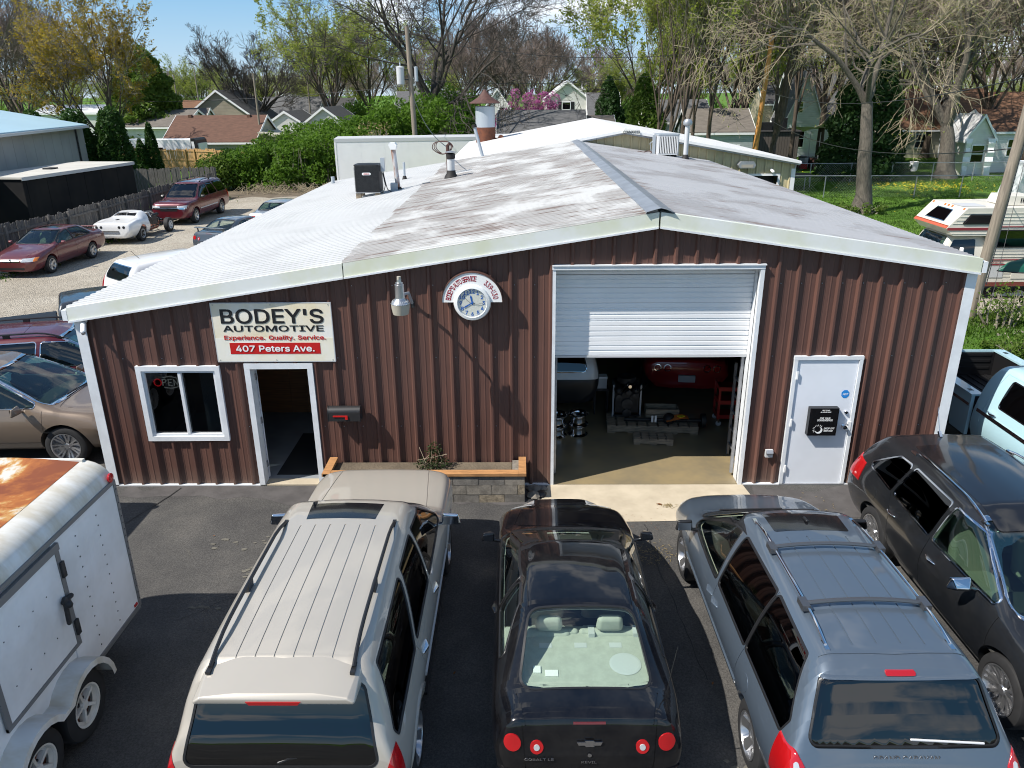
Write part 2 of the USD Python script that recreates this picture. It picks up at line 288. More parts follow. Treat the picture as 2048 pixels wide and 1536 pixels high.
ground_mat('brown_metal', {'g': ('geometry', {}), 'mp': ('mapping', {'scale': (1.6, 1, .22)}), 'n': ('noise_texture', {'scale': 2.0, 'detail': 6, 'roughness': .65}), 'n2': ('noise_texture', {'scale': 5.0, 'detail': 5, 'roughness': .7}), 's': ('separate_xyz', {}), 'z': ('rgb_ramp', {'ramp': [(0, (.75,)*3), (.10, (.5,)*3), (.32, (.06,)*3), (.6, (0,)*3), (1, (0,)*3)]}),
    'r': ('rgb_ramp', {'ramp': [(0, (.135, .068, .052)), (.40, (.122, .060, .046)), (.62, (.098, .050, .040)), (1, (.085, .045, .037))]}), 'mk': ('math', {'math_type': 'multiply'}), 'm': ('mix', {'color2': (.20, .155, .12)}), 'rr': ('rgb_ramp', {'ramp': [(0, (.34,)*3), (1, (.55,)*3)]}), 'bn': ('noise_texture', {'scale': 1.3, 'detail': 2}), 'b': ('bump', {'distance': .012}), 'p': ('principled_bsdf', {'specular_ior_level': .4})},
    [('g.position', 'mp.vector'), ('mp.vector', 'n.vector'), ('g.position', 'n2.vector'), ('g.position', 's.vector'), ('s.z', 'z.fac'), ('n.fac', 'r.fac'), ('z.color', 'mk.value1'), ('n2.fac', 'mk.value2'), ('mk.value', 'm.fac'), ('r.color', 'm.color1'), ('m.color', 'p.base_color'), ('n2.fac', 'rr.fac'), ('rr.color', 'p.roughness'), ('g.position', 'bn.vector'), ('bn.fac', 'b.height'), ('b.normal', 'p.normal')])
glass('glass_plain', (.97, .97, .97))
# ---------------------------------------------------------------- ground
def sheet(name, poly, z, mat, nx=1):
    o = obj(name, MB().prism(poly, z-.3, z).arr() if False else flat(poly, z), mat); return tag(o, kind='structure')
def flat(poly, z):
    pg = poly if isinstance(poly, Polygon) else Polygon(poly)
    v, f = trimesh.creation.triangulate_polygon(pg, engine='earcut')
    f = np.array(f); v = np.array(v); a = v[f[:, 0]]; b = v[f[:, 1]]; c = v[f[:, 2]]
    cr = (b[:, 0]-a[:, 0])*(c[:, 1]-a[:, 1])-(b[:, 1]-a[:, 1])*(c[:, 0]-a[:, 0])
    f[cr < 0] = f[cr < 0][:, ::-1]
    return np.column_stack([v, np.full(len(v), z)]), f
def wobble(pts, amp, seed, step=.6):
    """a polygon whose edges waver like the rim of laid asphalt or gravel"""
    r = np.random.default_rng(seed); out = []
    for a, b in zip(pts, pts[1:]+pts[:1]):
        a = np.array(a, float); b = np.array(b, float); n = max(1, int(np.linalg.norm(b-a)/step))
        nn = np.array([-(b-a)[1], (b-a)[0]])/(np.linalg.norm(b-a)+1e-9)
        for k in range(n): out.append(a+(b-a)*k/n+nn*r.normal(0, amp))
    return Polygon(out).buffer(0)
tag(obj('ground', flat([(-1500, -300), (1500, -300), (1500, 2500), (-1500, 2500)], -.012), 'lawn'), kind='structure')
sheet('gravel_lot', wobble([(-18.6, 15), (-6, 15), (-6, 30), (-7, 49), (-12.5, 48.6), (-15, 47.3), (-18.6, 48)], .12, 1), -.008, 'gravel')
sheet('dirt_edge', wobble([(-19, 47), (-15, 46.6), (-12.5, 47.8), (-7, 48.4), (-7, 52), (-19, 52)], .3, 2), -.004, 'dirt')
sheet('asphalt_lot', wobble([(-40, -40), (40, -40), (40, 8), (11, 9.5), (10.2, 15.5), (6.3, 16), (6.3, 10.9), (-6.4, 10.9), (-6.4, 15.6), (-14, 15.4), (-40, 15)], .05, 3), -.004, 'asphalt')
sheet('gravel_drive', wobble([(11.9, 18.6), (30, 18.0), (30, 24.6), (11.0, 24.8)], .25, 4), -.005, 'gravel')
sheet('concrete_apron', [(.42, 10.69), (.12, 9.6), (1.2, 9.57), (2.4, 9.6), (3.58, 9.57), (3.46, 10.69)], .0, 'concrete')
sheet('back_street', [(-60, 92), (90, 92), (90, 97), (-60, 97)], -.006, 'asphalt')

# ---------------------------------------------------------------- the shop
SHOP = thing('auto_shop', 'brown ribbed metal auto shop with white corrugated roof and half open overhead door', 'building')
WL, WR, YF, YB, PIT = -6.46, 6.385, D, 27.2, .2917
def zroof(x): return 4.2-.1545*(1.907-x) if x < 1.907 else 4.2-.148*(x-1.907)
DOOR_O = (.50, -1, 3.385, 3.42); WIN_O = (-5.70, .83, -4.54, 1.955); OFF_O = (-4.05, -1, -3.165, 1.975); MAN_O = (4.07, -1, 4.98, 2.075)
def rib_profile(x0, n, pit=PIT, h=.046, base=.074, top=.030, minor=True):
    """(x, outward) points of n ribs with their pans"""
    p = []
    for k in range(n):
        c = x0+k*pit; p += [(c-base/2, 0), (c-top/2, h), (c+top/2, h), (c+base/2, 0)]
        if minor:
            for m in (.36, .64):
                q = c+pit*m; p += [(q-.012, 0), (q-.006, .004), (q+.006, .004), (q+.012, 0)]
    return p
def cladding(parent, name, mat, xa, xb, x0, pit, per, ztop, zbot, openings, place, h=.046, base=.074, top=.030, minor=True):
    """ribbed sheets side by side from xa to xb; place(x, out, z) gives the point"""
    k0 = math.floor((xa-x0)/pit)-1; pr = [q for q in rib_profile(x0+k0*pit, int((xb-xa)/pit)+4, pit, h, base, top, minor)]
    xs = np.array([q[0] for q in pr]); os_ = np.array([q[1] for q in pr])
    brk = sorted(set([q for q in xs if xa < q < xb]+[xa, xb]+[e for o in openings for e in (o[0], o[2]) if xa < e < xb]+[e for e in np.arange(x0+k0*pit-pit/2, xb, pit*per) if xa < e < xb]))
    first = x0+k0*pit-pit/2; sheets = {}
    for a, b in zip(brk, brk[1:]):
        if b-a < 1e-5: continue
        m = (a+b)/2; oa, ob = np.interp([a, b], xs, os_); iv = [(zbot, None)]
        for o in openings:
            if o[0] < m < o[2]:
                new = []
                for lo, hi in iv:
                    if o[1] > lo: new.append((lo, o[1]))
                    new.append((max(lo, o[3]), hi))
                iv = new
        mb = sheets.setdefault(int((m-first)/(pit*per)), MB())
        for lo, hi in iv:
            ha, hb = (ztop(a), ztop(b)) if hi is None else (hi, hi)
            mb.add([place(a, oa, lo), place(b, ob, lo), place(b, ob, hb), place(a, oa, ha)], [[0, 1, 2, 3]])
    for k in sorted(sheets): sheets[k].build(name, mat, parent)
OPEN = [DOOR_O, WIN_O, OFF_O, MAN_O]
cladding(SHOP, 'wall_panel', 'brown_metal', WL, WR, 3.646, PIT, 3, lambda x: zroof(x)-.06, .0, OPEN, lambda x, o, z: (x, YF-o, z))
cladding(SHOP, 'side_panel', 'brown_metal', YF, YB, 11, PIT, 6, lambda y: zroof(WL)-.04, .0, [], lambda y, o, z: (WL-o, y, z), minor=False)
cladding(SHOP, 'side_panel', 'brown_metal', YF, YB, 11, PIT, 6, lambda y: zroof(WR)-.04, .0, [], lambda y, o, z: (WR+o, y, z), minor=False)
# roof sheets, ribs run down the slope
def roof_sheets(name, mat, xa, xb, pit, h, per, y0, y1, lift=0, jag=0, seed=0):
    r = np.random.default_rng(seed); y = y0
    while y < y1-.05:
        ye = min(y+pit*per, y1); n = int(round((ye-y)/pit)); mb = MB(); ys, zs = [], []
        for k in range(n):
            for t, o in ((0, 0), (.30, 0), (.325, h), (.70, h), (.90, 0)): ys.append(y+(k+t)*pit); zs.append(o)
        ys.append(ye); zs.append(0); ja = r.normal(0, jag) if jag else 0
        a, b = (xa+ja, xb); m = len(ys)
        zz = np.array(zs)+lift+r.uniform(0, .002)
        v = [(a, q, zroof(a)+o) for q, o in zip(ys, zz)]+[(b, q, zroof(b)+o) for q, o in zip(ys, zz)]
        mb.add(v, [[i+m, i+m+1, i+1, i] if True else 0 for i in range(m-1)])
        mb.build(name, mat, SHOP); y = ye
roof_sheets('roof_panel', 'roof_new', -6.56, -2.42, .165, .048, 5, 10.60, YB, .0, 0, 1)
roof_sheets('roof_panel', 'roof_old', -2.52, 1.88, .13, .024, 6, 10.60, YB, .034, .05, 2)
roof_sheets('roof_panel', 'roof_grey', 1.93, 6.44, .13, .024, 6, 10.60, YB, .004, 0, 3)
# ridge cap in three lengths, laid like a shallow tent
for i, (a, b) in enumerate(((10.56, 16.4), (16.32, 22.0), (21.9, 27.3))):
    mb = MB(); up = .075-.004*i
    pr = [(-.20, zroof(1.907-.20)+up-.03), (-.19, zroof(1.907-.19)+up-.01), (-.06, zroof(1.847)+up+.006), (0, 4.2+up+.012), (.06, zroof(1.967)+up+.006), (.19, zroof(2.097)+up-.02), (.20, zroof(2.107)+up-.04)]
    v = [(1.907+x, y, z) for y in (a, b) for x, z in pr]; n = len(pr)
    mb.add(v, [[k, k+1, n+k+1, n+k] for k in range(n-1)]); mb.build('ridge_cap', 'galvanised', SHOP)
# fascia boards up the rake with a drip lip under each
def rake(xa, xb, y=10.60, h=.165):
    mb = MB(); za, zb = zroof(xa), zroof(xb)
    mb.add([(x, yy, z+d) for yy in (y, y+.12) for x, z in ((xa, za), (xb, zb)) for d in (.03, -h)], [[0, 1, 3, 2], [4, 6, 7, 5], [0, 2, 6, 4], [1, 5, 7, 3], [0, 4, 5, 1], [2, 3, 7, 6]])
    mb.build('fascia', 'fascia_white', SHOP)
    m2 = MB().add([(x, yy, z+d) for yy in (y-.018, y+.11) for x, z in ((xa, za), (xb, zb)) for d in (-h-.002, -h-.028)], [[0, 1, 3, 2], [4, 6, 7, 5], [0, 2, 6, 4], [1, 5, 7, 3], [0, 4, 5, 1], [2, 3, 7, 6]])
    m2.build('drip_lip', 'white_trim', SHOP)
rake(-6.54, -2.51); rake(-2.495, 1.895); rake(1.92, 6.42)
MB().box(-6.62, 10.6, zroof(-6.5)-.17, -6.548, YB, zroof(-6.5)-.015).build('gutter', 'white_trim', SHOP)
MB().box(6.44, 10.6, zroof(6.42)-.17, 6.50, YB, zroof(6.42)-.015).build('gutter', 'white_trim', SHOP)
for s, x in ((1, WL), (-1, WR)):
    MB().box(min(x-s*.012, x+s*.10), YF-.05, 0, max(x-s*.012, x+s*.10), YF-.038, zroof(x)-.20).build('corner_trim', 'white_trim', SHOP)
    MB().box(min(x-s*.05, x-s*.012), YF-.05, 0, max(x-s*.05, x-s*.012), YF+.12, zroof(x)-.20).build('corner_trim', 'white_trim', SHOP)
for a, b in ((WL, -4.10), (-3.11, .44), (3.46, 4.03), (5.03, WR)):
    MB().box(a, YF-.05, -.02, b, YF+.02, .016).build('base_trim', 'white_trim', SHOP)
rng = np.random.default_rng(5); mb = MB()
for z in (1.0, 2.11, 3.2):
    for k in range(-34, 10):
        x = 3.646+k*PIT+.055; ok = all(not (o[0]-.1 < x < o[2]+.1 and o[1] < z < o[3]+.05) for o in OPEN)
        if ok and WL+.15 < x < WR-.1 and z < zroof(x)-.3 and rng.random() < .8: mb.lathe([(.001, 0), (.006, .001), (.008, .006), (.001, .012)], 6, (0, 0, 0), 'z').move(None) if False else mb.box(x-.006, YF-.012, z-.006, x+.006, YF, z+.006)
tag(mb.build('screw_heads', 'galvanised', SHOP), kind='stuff')
# shell behind the cladding, rooms
def inner(name, mat, *b): MB().box(*b).build(name, mat, SHOP)
zi = lambda x: zroof(x)-.14
def gable(y0, y1, xa, xb, holes, name, mat):
    top = [(x, zi(x)) for x in np.linspace(xb, xa, 9)]
    pg = Polygon([(xa, -.05), (xb, -.05)]+top)
    for o in holes: pg = pg.difference(Polygon([(o[0], max(o[1], -.06)), (o[2], max(o[1], -.06)), (o[2], o[3]), (o[0], o[3])]))
    mb = MB()
    for q in getattr(pg, 'geoms', [pg]): mb.prism(q, y0, y1, 'xz')
    mb.build(name, mat, SHOP)
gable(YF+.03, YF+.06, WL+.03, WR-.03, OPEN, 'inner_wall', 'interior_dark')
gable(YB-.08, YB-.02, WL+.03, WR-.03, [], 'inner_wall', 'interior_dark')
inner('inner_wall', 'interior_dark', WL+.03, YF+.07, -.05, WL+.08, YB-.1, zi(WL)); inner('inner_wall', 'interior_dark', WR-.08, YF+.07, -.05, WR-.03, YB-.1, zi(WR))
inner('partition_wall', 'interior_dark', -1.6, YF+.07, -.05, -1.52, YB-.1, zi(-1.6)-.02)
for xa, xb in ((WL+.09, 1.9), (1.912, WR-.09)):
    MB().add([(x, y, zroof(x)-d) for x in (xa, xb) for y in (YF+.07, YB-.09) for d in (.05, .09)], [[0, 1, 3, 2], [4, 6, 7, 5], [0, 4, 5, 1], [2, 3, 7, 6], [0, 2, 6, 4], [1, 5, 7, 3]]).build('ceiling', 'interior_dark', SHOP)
inner('garage_floor', 'garage_floor', -1.5, 10.70, -.1, WR-.1, YB-.1, .002)
pbr('office_tile', (.30, .32, .34), .35, var=(3, .2)); pbr('door_mat', (.02, .02, .021), .9)
inner('office_floor', 'office_tile', WL+.09, 10.72, -.1, -1.61, 15.9, .02)
inner('office_back_wall', 'wood_panelling', -6.3, 13.6, .02, -1.61, 13.68, 1.35); inner('office_back_wall', 'office_wall', -6.3, 13.6, 1.352, -1.61, 13.68, 2.7); inner('office_side_wall', 'office_wall', -1.66, 10.85, .02, -1.605, 13.59, 2.6)
for k in range(9): inner('panel_board', 'wood_panelling', -4.7+k*.30, 13.575, .03, -4.406+k*.30, 13.598, 1.34)
inner('door_mat', 'door_mat', -3.95, 11.0, .021, -3.2, 12.6, .03)
# office window: trim, sash, mullion, panes
def frame(parent, name, mat, x0, z0, x1, z1, w, y0, y1):
    """four mitre-free boards, butted"""
    for b in ((x0, z1-w, x1, z1), (x0, z0, x1, z0+w), (x0, z0+w, x0+w, z1-w), (x1-w, z0+w, x1, z1-w)):
        MB().box(b[0], y0, b[1], b[2], y1, b[3]).build(name, mat, parent)
win = sub('window', SHOP)
frame(win, 'window_frame', 'white_trim', -5.748, .783, -4.49, 2.003, .075, YF-.06, YF+.02)
frame(win, 'window_sash', 'white_trim', -5.672, .859, -4.566, 1.927, .035, YF-.035, YF+.03)
MB().box(-5.135, YF-.04, .895, -5.09, YF+.03, 1.891).build('mullion', 'white_trim', win)
MB().box(-5.636, YF+.004, .895, -5.136, YF+.008, 1.891).build('pane', 'glass_house', win); MB().box(-5.089, YF+.012, .895, -4.602, YF+.016, 1.891).build('pane', 'glass_house', win)
# office doorway, its door swung inwards
off = sub('office_door', SHOP)
for b in ((-4.118, 1.955, -3.094, 2.039), (-4.118, 0.02, -4.035, 1.953), (-3.177, 0.02, -3.094, 1.953)):
    MB().box(b[0], YF-.06, b[1], b[2], YF+.14, b[3]).build('door_frame', 'white_trim', off)
MB().box(-4.118, YF-.05, 0, -3.094, YF+.15, .022).build('threshold', 'concrete', off)
MB().box(-4.90, YF+.17, .04, -4.03, YF+.21, 1.94).build('door_leaf', 'door_white', off)
for z in (.25, 1.0, 1.72): MB().box(-4.034, YF+.10, z, -4.018, YF+.149, z+.10).build('hinge', 'alloy', off)
# steel man door
man = sub('steel_door', SHOP)
for b in ((4.018, 2.062, 5.034, 2.118), (4.023, 0.02, 4.075, 2.06), (4.977, 0.02, 5.029, 2.06)):
    MB().box(b[0], YF-.055, b[1], b[2], YF+.06, b[3]).build('door_frame', 'white_trim', man)
MB().box(4.08, YF-.030, .015, 4.972, YF+.02, 2.055).build('door_leaf', 'door_white', man)
MB().box(4.023, YF-.06, 0, 5.029, YF+.06, .014).build('threshold', 'galvanised', man)
for z in (.22, 1.0, 1.76): MB().box(4.072, YF-.066, z, 4.098, YF-.030, z+.12).build('hinge', 'white_plain', man)
MB().lathe([(.001, .0), (.026, .0), (.03, .012), (.022, .03), (.001, .034)], 16, (0, 0, 0)).move(Rx(PI/2), (4.90, YF-.03, 1.222)).build('deadbolt', 'chrome', man, 30)
MB().lathe([(.001, 0), (.034, 0), (.034, .008), (.014, .02), (.014, .04), (.032, .05), (.03, .075), (.001, .082)], 18).move(Rx(PI/2), (4.893, YF-.03, .995)).build('door_knob', 'chrome', man, 30)
MB().box(4.945, YF-.062, .93, 4.995, YF-.031, 1.07).build('latch_guard', 'white_plain', man)
for z in (.97, 1.03): MB().box(4.93, YF-.068, z-.008, 4.946, YF-.05, z+.008).build('guard_bolt', 'galvanised', man)
pg = [(.062*math.cos(PI/8+k*PI/4), .068*math.sin(PI/8+k*PI/4)) for k in range(8)]
st = MB().prism(pg, 0, .002).move(FACE, (4.849, YF-.031, 1.514)).build('alarm_sticker', 'blue_sticker', man)
text(MB(), 'ADT', .032, .075, FACE, (4.81, YF-.0335, 1.498), .001, True, shear=.2).build('lettering', 'white_plain', st)
# overhead door with rebate, jambs and lintel
MB().box(.446, YF-.055, 3.42, 3.446, YF+.0, 3.473).build('door_trim', 'white_trim', SHOP); MB().box(.446, YF-.07, 3.474, 3.456, YF+.01, 3.49).build('door_trim', 'white_trim', SHOP)
MB().box(.446, YF-.045, 0, .50, YF+.23, 3.419).build('door_jamb', 'white_trim', SHOP); MB().box(3.385, YF-.05, 0, 3.444, YF+.23, 3.419).build('door_jamb', 'white_trim', SHOP)
MB().box(.502, YF+.0, 3.40, 3.383, YF+.23, 3.42).build('door_jamb', 'white_trim', SHOP)
ohd = sub('overhead_door', SHOP)
def slab(za, zb, grooves, y=YF+.205):
    pr = [(y, za), (y-.004, za+.006)]
    for z in grooves: pr += [(y-.004, z-.012), (y+.010, z-.006), (y+.010, z+.006), (y-.004, z+.012)]
    pr += [(y-.004, zb-.008), (y+.004, zb), (y+.04, zb), (y+.04, za)]
    MB().prism([(p[0]-y, p[1]) for p in pr], .505, 3.38, 'yz').move(None, (0, y, 0)).build('door_panel', 'overhead_white', ohd)
slab(3.30, 3.41, [3.35]); 
zs = [3.293, 3.101, 2.870, 2.519, 2.282, 2.065]
for hi, lo in zip(zs, zs[1:]):
    h = hi-lo; slab(lo+.002, hi-.003, [lo+h*t for t in ((.33, .66) if h < .3 else (.22, .3, .5, .7, .78))])
MB().box(.51, YF+.19, 2.03, 3.375, YF+.25, 2.064).build('bottom_seal', 'light_grey', ohd)
for x in (.50, 3.33): MB().box(x+.005, YF+.255, .05, x+.05, YF+.30, 3.35).build('door_track', 'galvanised', ohd)
# patches and cracks in the asphalt
pbr('asphalt_pale', (.085, .078, .076), .9, var=(3, .3), bump=(90, .003), space='pos'); pbr('asphalt_seal', (.018, .018, .019), .6, var=(6, .3), space='pos'); pbr('chalky_scuff', (.15, .14, .115), .95, var=(8, .4), space='pos')
sheet('asphalt_patch', wobble([(-4.15, 10.35), (-2.9, 9.75), (-2.75, 9.95), (-3.7, 10.5)], .02, 12, .2), .0, 'asphalt_pale'); sheet('asphalt_patch', wobble([(-6.2, 10.65), (.4, 10.66), (.3, 10.1), (-3, 10.2), (-6.2, 10.35)], .05, 13, .3), -.002, 'asphalt_pale'); sheet('asphalt_patch', wobble([(3.6, 10.6), (6.3, 10.6), (5.0, 9.7), (3.7, 9.6)], .06, 14, .3), -.001, 'asphalt_pale')
gq = np.random.default_rng(21)
def crack(a, b, w, seed):
    g = np.random.default_rng(seed); a = np.array(a, float); b = np.array(b, float); n = int(np.linalg.norm(b-a)/.12); s = np.linspace(0, 1, n+1)[:, None]; p = a+(b-a)*s+np.cumsum(g.normal(0, .012, (n+1, 2)), 0); nn = np.array([-(b-a)[1], (b-a)[0]])/np.linalg.norm(b-a); ww = w*g.uniform(.4, 1.2, (n+1, 1))
    v = np.vstack([np.column_stack([p+nn*ww, np.full(n+1, .003)]), np.column_stack([p-nn*ww, np.full(n+1, .003)])]); tag(obj('asphalt_crack', (v, [[n+1+i, n+2+i, i+1, i] for i in range(n)]), 'asphalt_seal'), kind='structure')
crack((-5.35, 10.6), (-5.75, 9.4), .010, 1); crack((-3.4, 10.1), (-1.9, 9.6), .008, 2); crack((-4.1, 7.4), (-2.9, 8.3), .004, 3); crack((1.75, 9.5), (2.0, 6.4), .006, 4); crack((4.0, 9.5), (4.2, 7.5), .006, 5)
for k, (x, y, r, n) in enumerate(((-4.2, 9.0, .20, 8), (-3.45, 9.05, .22, 9), (-2.75, 9.15, .25, 9), (-3.55, 8.35, .14, 10), (-3.9, 7.6, .08, 6), (-3.0, 9.6, .3, 6), (1.95, 5.3, .1, 6))):
    for j in range(n):
        c = gq.normal(0, 1, 2)*[r, r*.4]+[x, y]; q = gq.uniform(.012, .055); pg = [(c[0]+q*gq.uniform(.6, 1.3)*math.cos(a), c[1]+.6*q*gq.uniform(.6, 1.3)*math.sin(a)) for a in np.linspace(0, 2*PI, 9)[:-1]]
        tag(obj('scuff_mark', flat(pg, .0015+.0003*j), 'chalky_scuff'), kind='structure')
# ---------------------------------------------------------------- vehicles: a lofted skin cut by booleans
SC = .957     # this scene's metre against the makers' metre
from scipy.interpolate import PchipInterpolator
def crom(P, seg):
    """centripetal Catmull-Rom through points P, seg[i] samples per span"""
    P = np.asarray(P, float); P = np.vstack([P[0]*2-P[1], P, P[-1]*2-P[-2]]); out = []
    for i in range(1, len(P)-2):
        p0, p1, p2, p3 = P[i-1:i+3]; t = [0]
        for a, b in ((p0, p1), (p1, p2), (p2, p3)): t.append(t[-1]+max(np.linalg.norm(b-a), 1e-4)**.5)
        t0, t1, t2, t3 = t
        for s in np.linspace(t1, t2, seg[i-1]+1)[:-1]:
            a1 = (t1-s)/(t1-t0)*p0+(s-t0)/(t1-t0)*p1; a2 = (t2-s)/(t2-t1)*p1+(s-t1)/(t2-t1)*p2; a3 = (t3-s)/(t3-t2)*p2+(s-t2)/(t3-t2)*p3
            b1 = (t2-s)/(t2-t0)*a1+(s-t0)/(t2-t0)*a2; b2 = (t3-s)/(t3-t1)*a2+(s-t1)/(t3-t1)*a3
            out.append((t2-s)/(t2-t1)*b1+(s-t1)/(t2-t1)*b2)
    out.append(P[-2]); return np.array(out)
class Skin:
    def __init__(s, st, nx=84, flat_roof=.75):
        st = np.array(sorted(st), float); X = st[:, 0]
        f = [PchipInterpolator(X, st[:, k]) for k in range(1, st.shape[1])]
        xs = np.unique(np.round(np.concatenate([np.linspace(X[0], X[-1], nx)]+[np.linspace(a, b, 5) for a, b in zip(X, X[1:]) if b-a < .3]), 4))
        ring = []
        for x in xs:
            zb, yr, zr, ym, zm, yb, zbl, yt, zt, zc = [float(g(x)) for g in f]
            h = crom([(0, zb), (yr*.8, zb), (yr, zr), (ym, zm), (yb, zbl), (yt, zt), (yt*.6, zt+(zc-zt)*flat_roof), (0, zc)], [2, 3, 6, 7, 8, 6, 4])
            h[0, 0] = 0; h[-1, 0] = 0
            ring.append(np.vstack([np.column_stack([np.full(len(h), x), h]), np.column_stack([np.full(len(h)-2, x), -h[-2:0:-1, 0], h[-2:0:-1, 1]])]))
        n, k = len(ring), len(ring[0]); v = np.vstack(ring)
        i, j = np.meshgrid(np.arange(n-1), np.arange(k), indexing='ij')
        q = np.stack([i*k+j, (i+1)*k+j, (i+1)*k+(j+1) % k, i*k+(j+1) % k], -1).reshape(-1, 4)[:, ::-1]
        f2 = np.vstack([q[:, [0, 1, 2]], q[:, [0, 2, 3]]])
        c0 = len(v); v = np.vstack([v, ring[0].mean(0), ring[-1].mean(0)]); e = np.arange(k)
        f2 = np.vstack([f2, np.column_stack([np.full(k, c0), (e+1) % k, e]), np.column_stack([np.full(k, c0+1), (n-1)*k+e, (n-1)*k+(e+1) % k])])
        m = trimesh.Trimesh(v, f2, process=False)
        if m.volume < 0: f2 = f2[:, ::-1]; m = trimesh.Trimesh(v, f2, process=False)
        s.v, s.f, s.n = v, f2, np.array(m.vertex_normals); s.cache = {}
    def off(s, d):
        if d not in s.cache: s.cache[d] = mf.Manifold(mf.Mesh(np.ascontiguousarray(s.v+s.n*d, np.float32), np.ascontiguousarray(s.f, np.uint32)))
        return s.cache[d]
    def band(s, o, i): 
        if (o, i) not in s.cache: s.cache[(o, i)] = s.off(o)-s.off(i)
        return s.cache[(o, i)]
def ext(poly, lo, hi, plane):
    """polygon (list or shapely) -> solid; xz = side view, yz = front view, xy = plan"""
    pgs = [poly] if isinstance(poly, Polygon) else [Polygon(poly)] if not hasattr(poly, 'geoms') else list(poly.geoms)
    out = mf.Manifold()
    for pg in pgs:
        pg = pg.buffer(0)
        for g in getattr(pg, 'geoms', [pg]):
            cs = mf.CrossSection([np.array(g.exterior.coords[:-1])]+[np.array(h.coords[:-1]) for h in g.interiors], mf.FillRule.EvenOdd)
            m = mf.Manifold.extrude(cs, hi-lo).translate((0, 0, lo))
            if plane == 'xz': m = m.transform(np.array([[1, 0, 0, 0], [0, 0, -1, 0], [0, 1, 0, 0]], float))
            if plane == 'yz': m = m.transform(np.array([[0, 0, 1, 0], [1, 0, 0, 0], [0, 1, 0, 0]], float))
            out = out+m
    return out
def rnd(poly, r): 
    p = Polygon(poly); return p.buffer(-r).buffer(r*1.0, quad_segs=4)
def side_ext(poly, side): return ext(poly, .25, 1.3, 'xz') if side < 0 else ext(poly, -1.3, -.25, 'xz')
def line(pts, w): 
    from shapely.geometry import LineString
    return LineString(pts).buffer(w/2, cap_style=2, join_style=1, quad_segs=3)
def blob(pts, r, n=10):
    """hull of spheres"""
    return mf.Manifold.batch_hull([mf.Manifold.sphere(q if np.ndim(r) else r, n).translate(tuple(p)) for p, q in zip(pts, r if np.ndim(r) else [r]*len(pts))])
def put(name, m, mat, parent, smooth=35, label=None):
    if m.num_tri() == 0: return None
    return obj(name, m, mat, parent, smooth, label)
def wheel(parent, x, y, R, rim, W, style, rimmat, k=40, name='wheel'):
    s = 1 if y > 0 else -1
    w = sub(name, parent, (x, y, R), (0, 0, 0 if s > 0 else 180))
    h = W/2; MB().lathe([(rim-.02, -h), (rim+.01, -h), (R-.05, -h*1.02), (R-.012, -h*.86), (R, -h*.6), (R, h*.6), (R-.012, h*.86), (R-.05, h*1.02), (rim+.018, h*1.0), (rim+.004, h*.86), (rim-.02, h*.8)], k, axis='y').build('tyre', 'rubber', w, 40)
    m = MB().lathe([(rim-.03, -h*.8), (rim-.012, h*.84), (rim+.004, h*.92), (rim+.006, h*.98), (rim-.008, h*.99), (rim-.02, h*.8), (rim-.035, h*.25), (.03, h*.22)], k, axis='y')
    r = m.build('rim', rimmat if style[0] != 'steel' else 'light_grey', w, 30)
    n, ws, dish = style[1], style[2], style[3]
    sp = MB()
    for i in range(n):
        a = 2*PI*i/n
        for da in ((0,) if style[0] != 'split' else (-.16, .16)):
            c = np.array([math.cos(a), 0, math.sin(a)]); t = np.array([-math.sin(a), 0, math.cos(a)])
            c2 = np.array([math.cos(a+da), 0, math.sin(a+da)]); yh = h*.55; yo = h*.93
            v = []
            for rr, ww, yy in ((.04, ws*1.1, yh+dish), (rim*.55, ws*.9, yh+dish*.8+.01), (rim-.012, ws*(1.25 if style[0] != 'split' else .8), yo)):
                ctr = (c if rr < rim*.3 else c2)*rr
                for q, dy in ((-1, 0), (1, 0), (1, -.03), (-1, -.03)): v.append(ctr+t*q*ww/2+np.array([0, yy+dy, 0]))
            sp.add(v, [[b+j, b+(j+1) % 4, b+4+(j+1) % 4, b+4+j] for b in (0, 4) for j in range(4)])
    sp.lathe([(.0, h*.55+dish+.016), (.045, h*.55+dish+.014), (.06, h*.55+dish-.005), (.065, h*.4)], 16, axis='y')
    sp.build('spokes', rimmat, w, 30)
    d = MB().lathe([(.001, h*.10), (rim*.72, h*.10), (rim*.74, h*.0)], 24, axis='y'); d.build('brake_disc', 'steel_dark', w, 30)
    return w
def seat(parent, x, y, z, mat, w=.50, back=.62, hr=True, name='seat', tilt=.18):
    m = blob([(x-.20, y-w/2+.07, z), (x-.20, y+w/2-.07, z), (x+.28, y-w/2+.07, z+.05), (x+.28, y+w/2-.07, z+.05)], .075)
    m = m+blob([(x-.22, y-w/2+.07, z+.05), (x-.22, y+w/2-.07, z+.05), (x-.22-tilt, y-w/2+.10, z+back), (x-.22-tilt, y+w/2-.10, z+back)], .07)
    o = put(name, m, mat, parent, 50)
    if hr: head_rest(o, x-.24-tilt, y, z+back+.15, mat)
    return o
def head_rest(parent, x, y, z, mat):
    m = blob([(x, y-.085, z-.03), (x, y+.085, z-.03), (x-.01, y-.075, z+.05), (x-.01, y+.075, z+.05)], .05)
    for d in (-.06, .06): m = m+mf.Manifold.cylinder(.15, .007, .007, 8).translate((x, y+d, z-.16))
    put('headrest', m, mat, parent, 50)
def steering(parent, x, y, z):
    a = np.linspace(0, 2*PI, 25); p = np.column_stack([x+.10*np.sin(a)*.6, y+.185*np.cos(a), z+.16*np.sin(a)])
    MB().tube(p, .014, 6, False).tube([(x, y, z), (x+.3, y, z-.12)], .03, 6).box(x-.01, y-.16, z-.02, x+.02, y+.16, z+.02).build('steering_wheel', 'black_plastic', parent, 40)
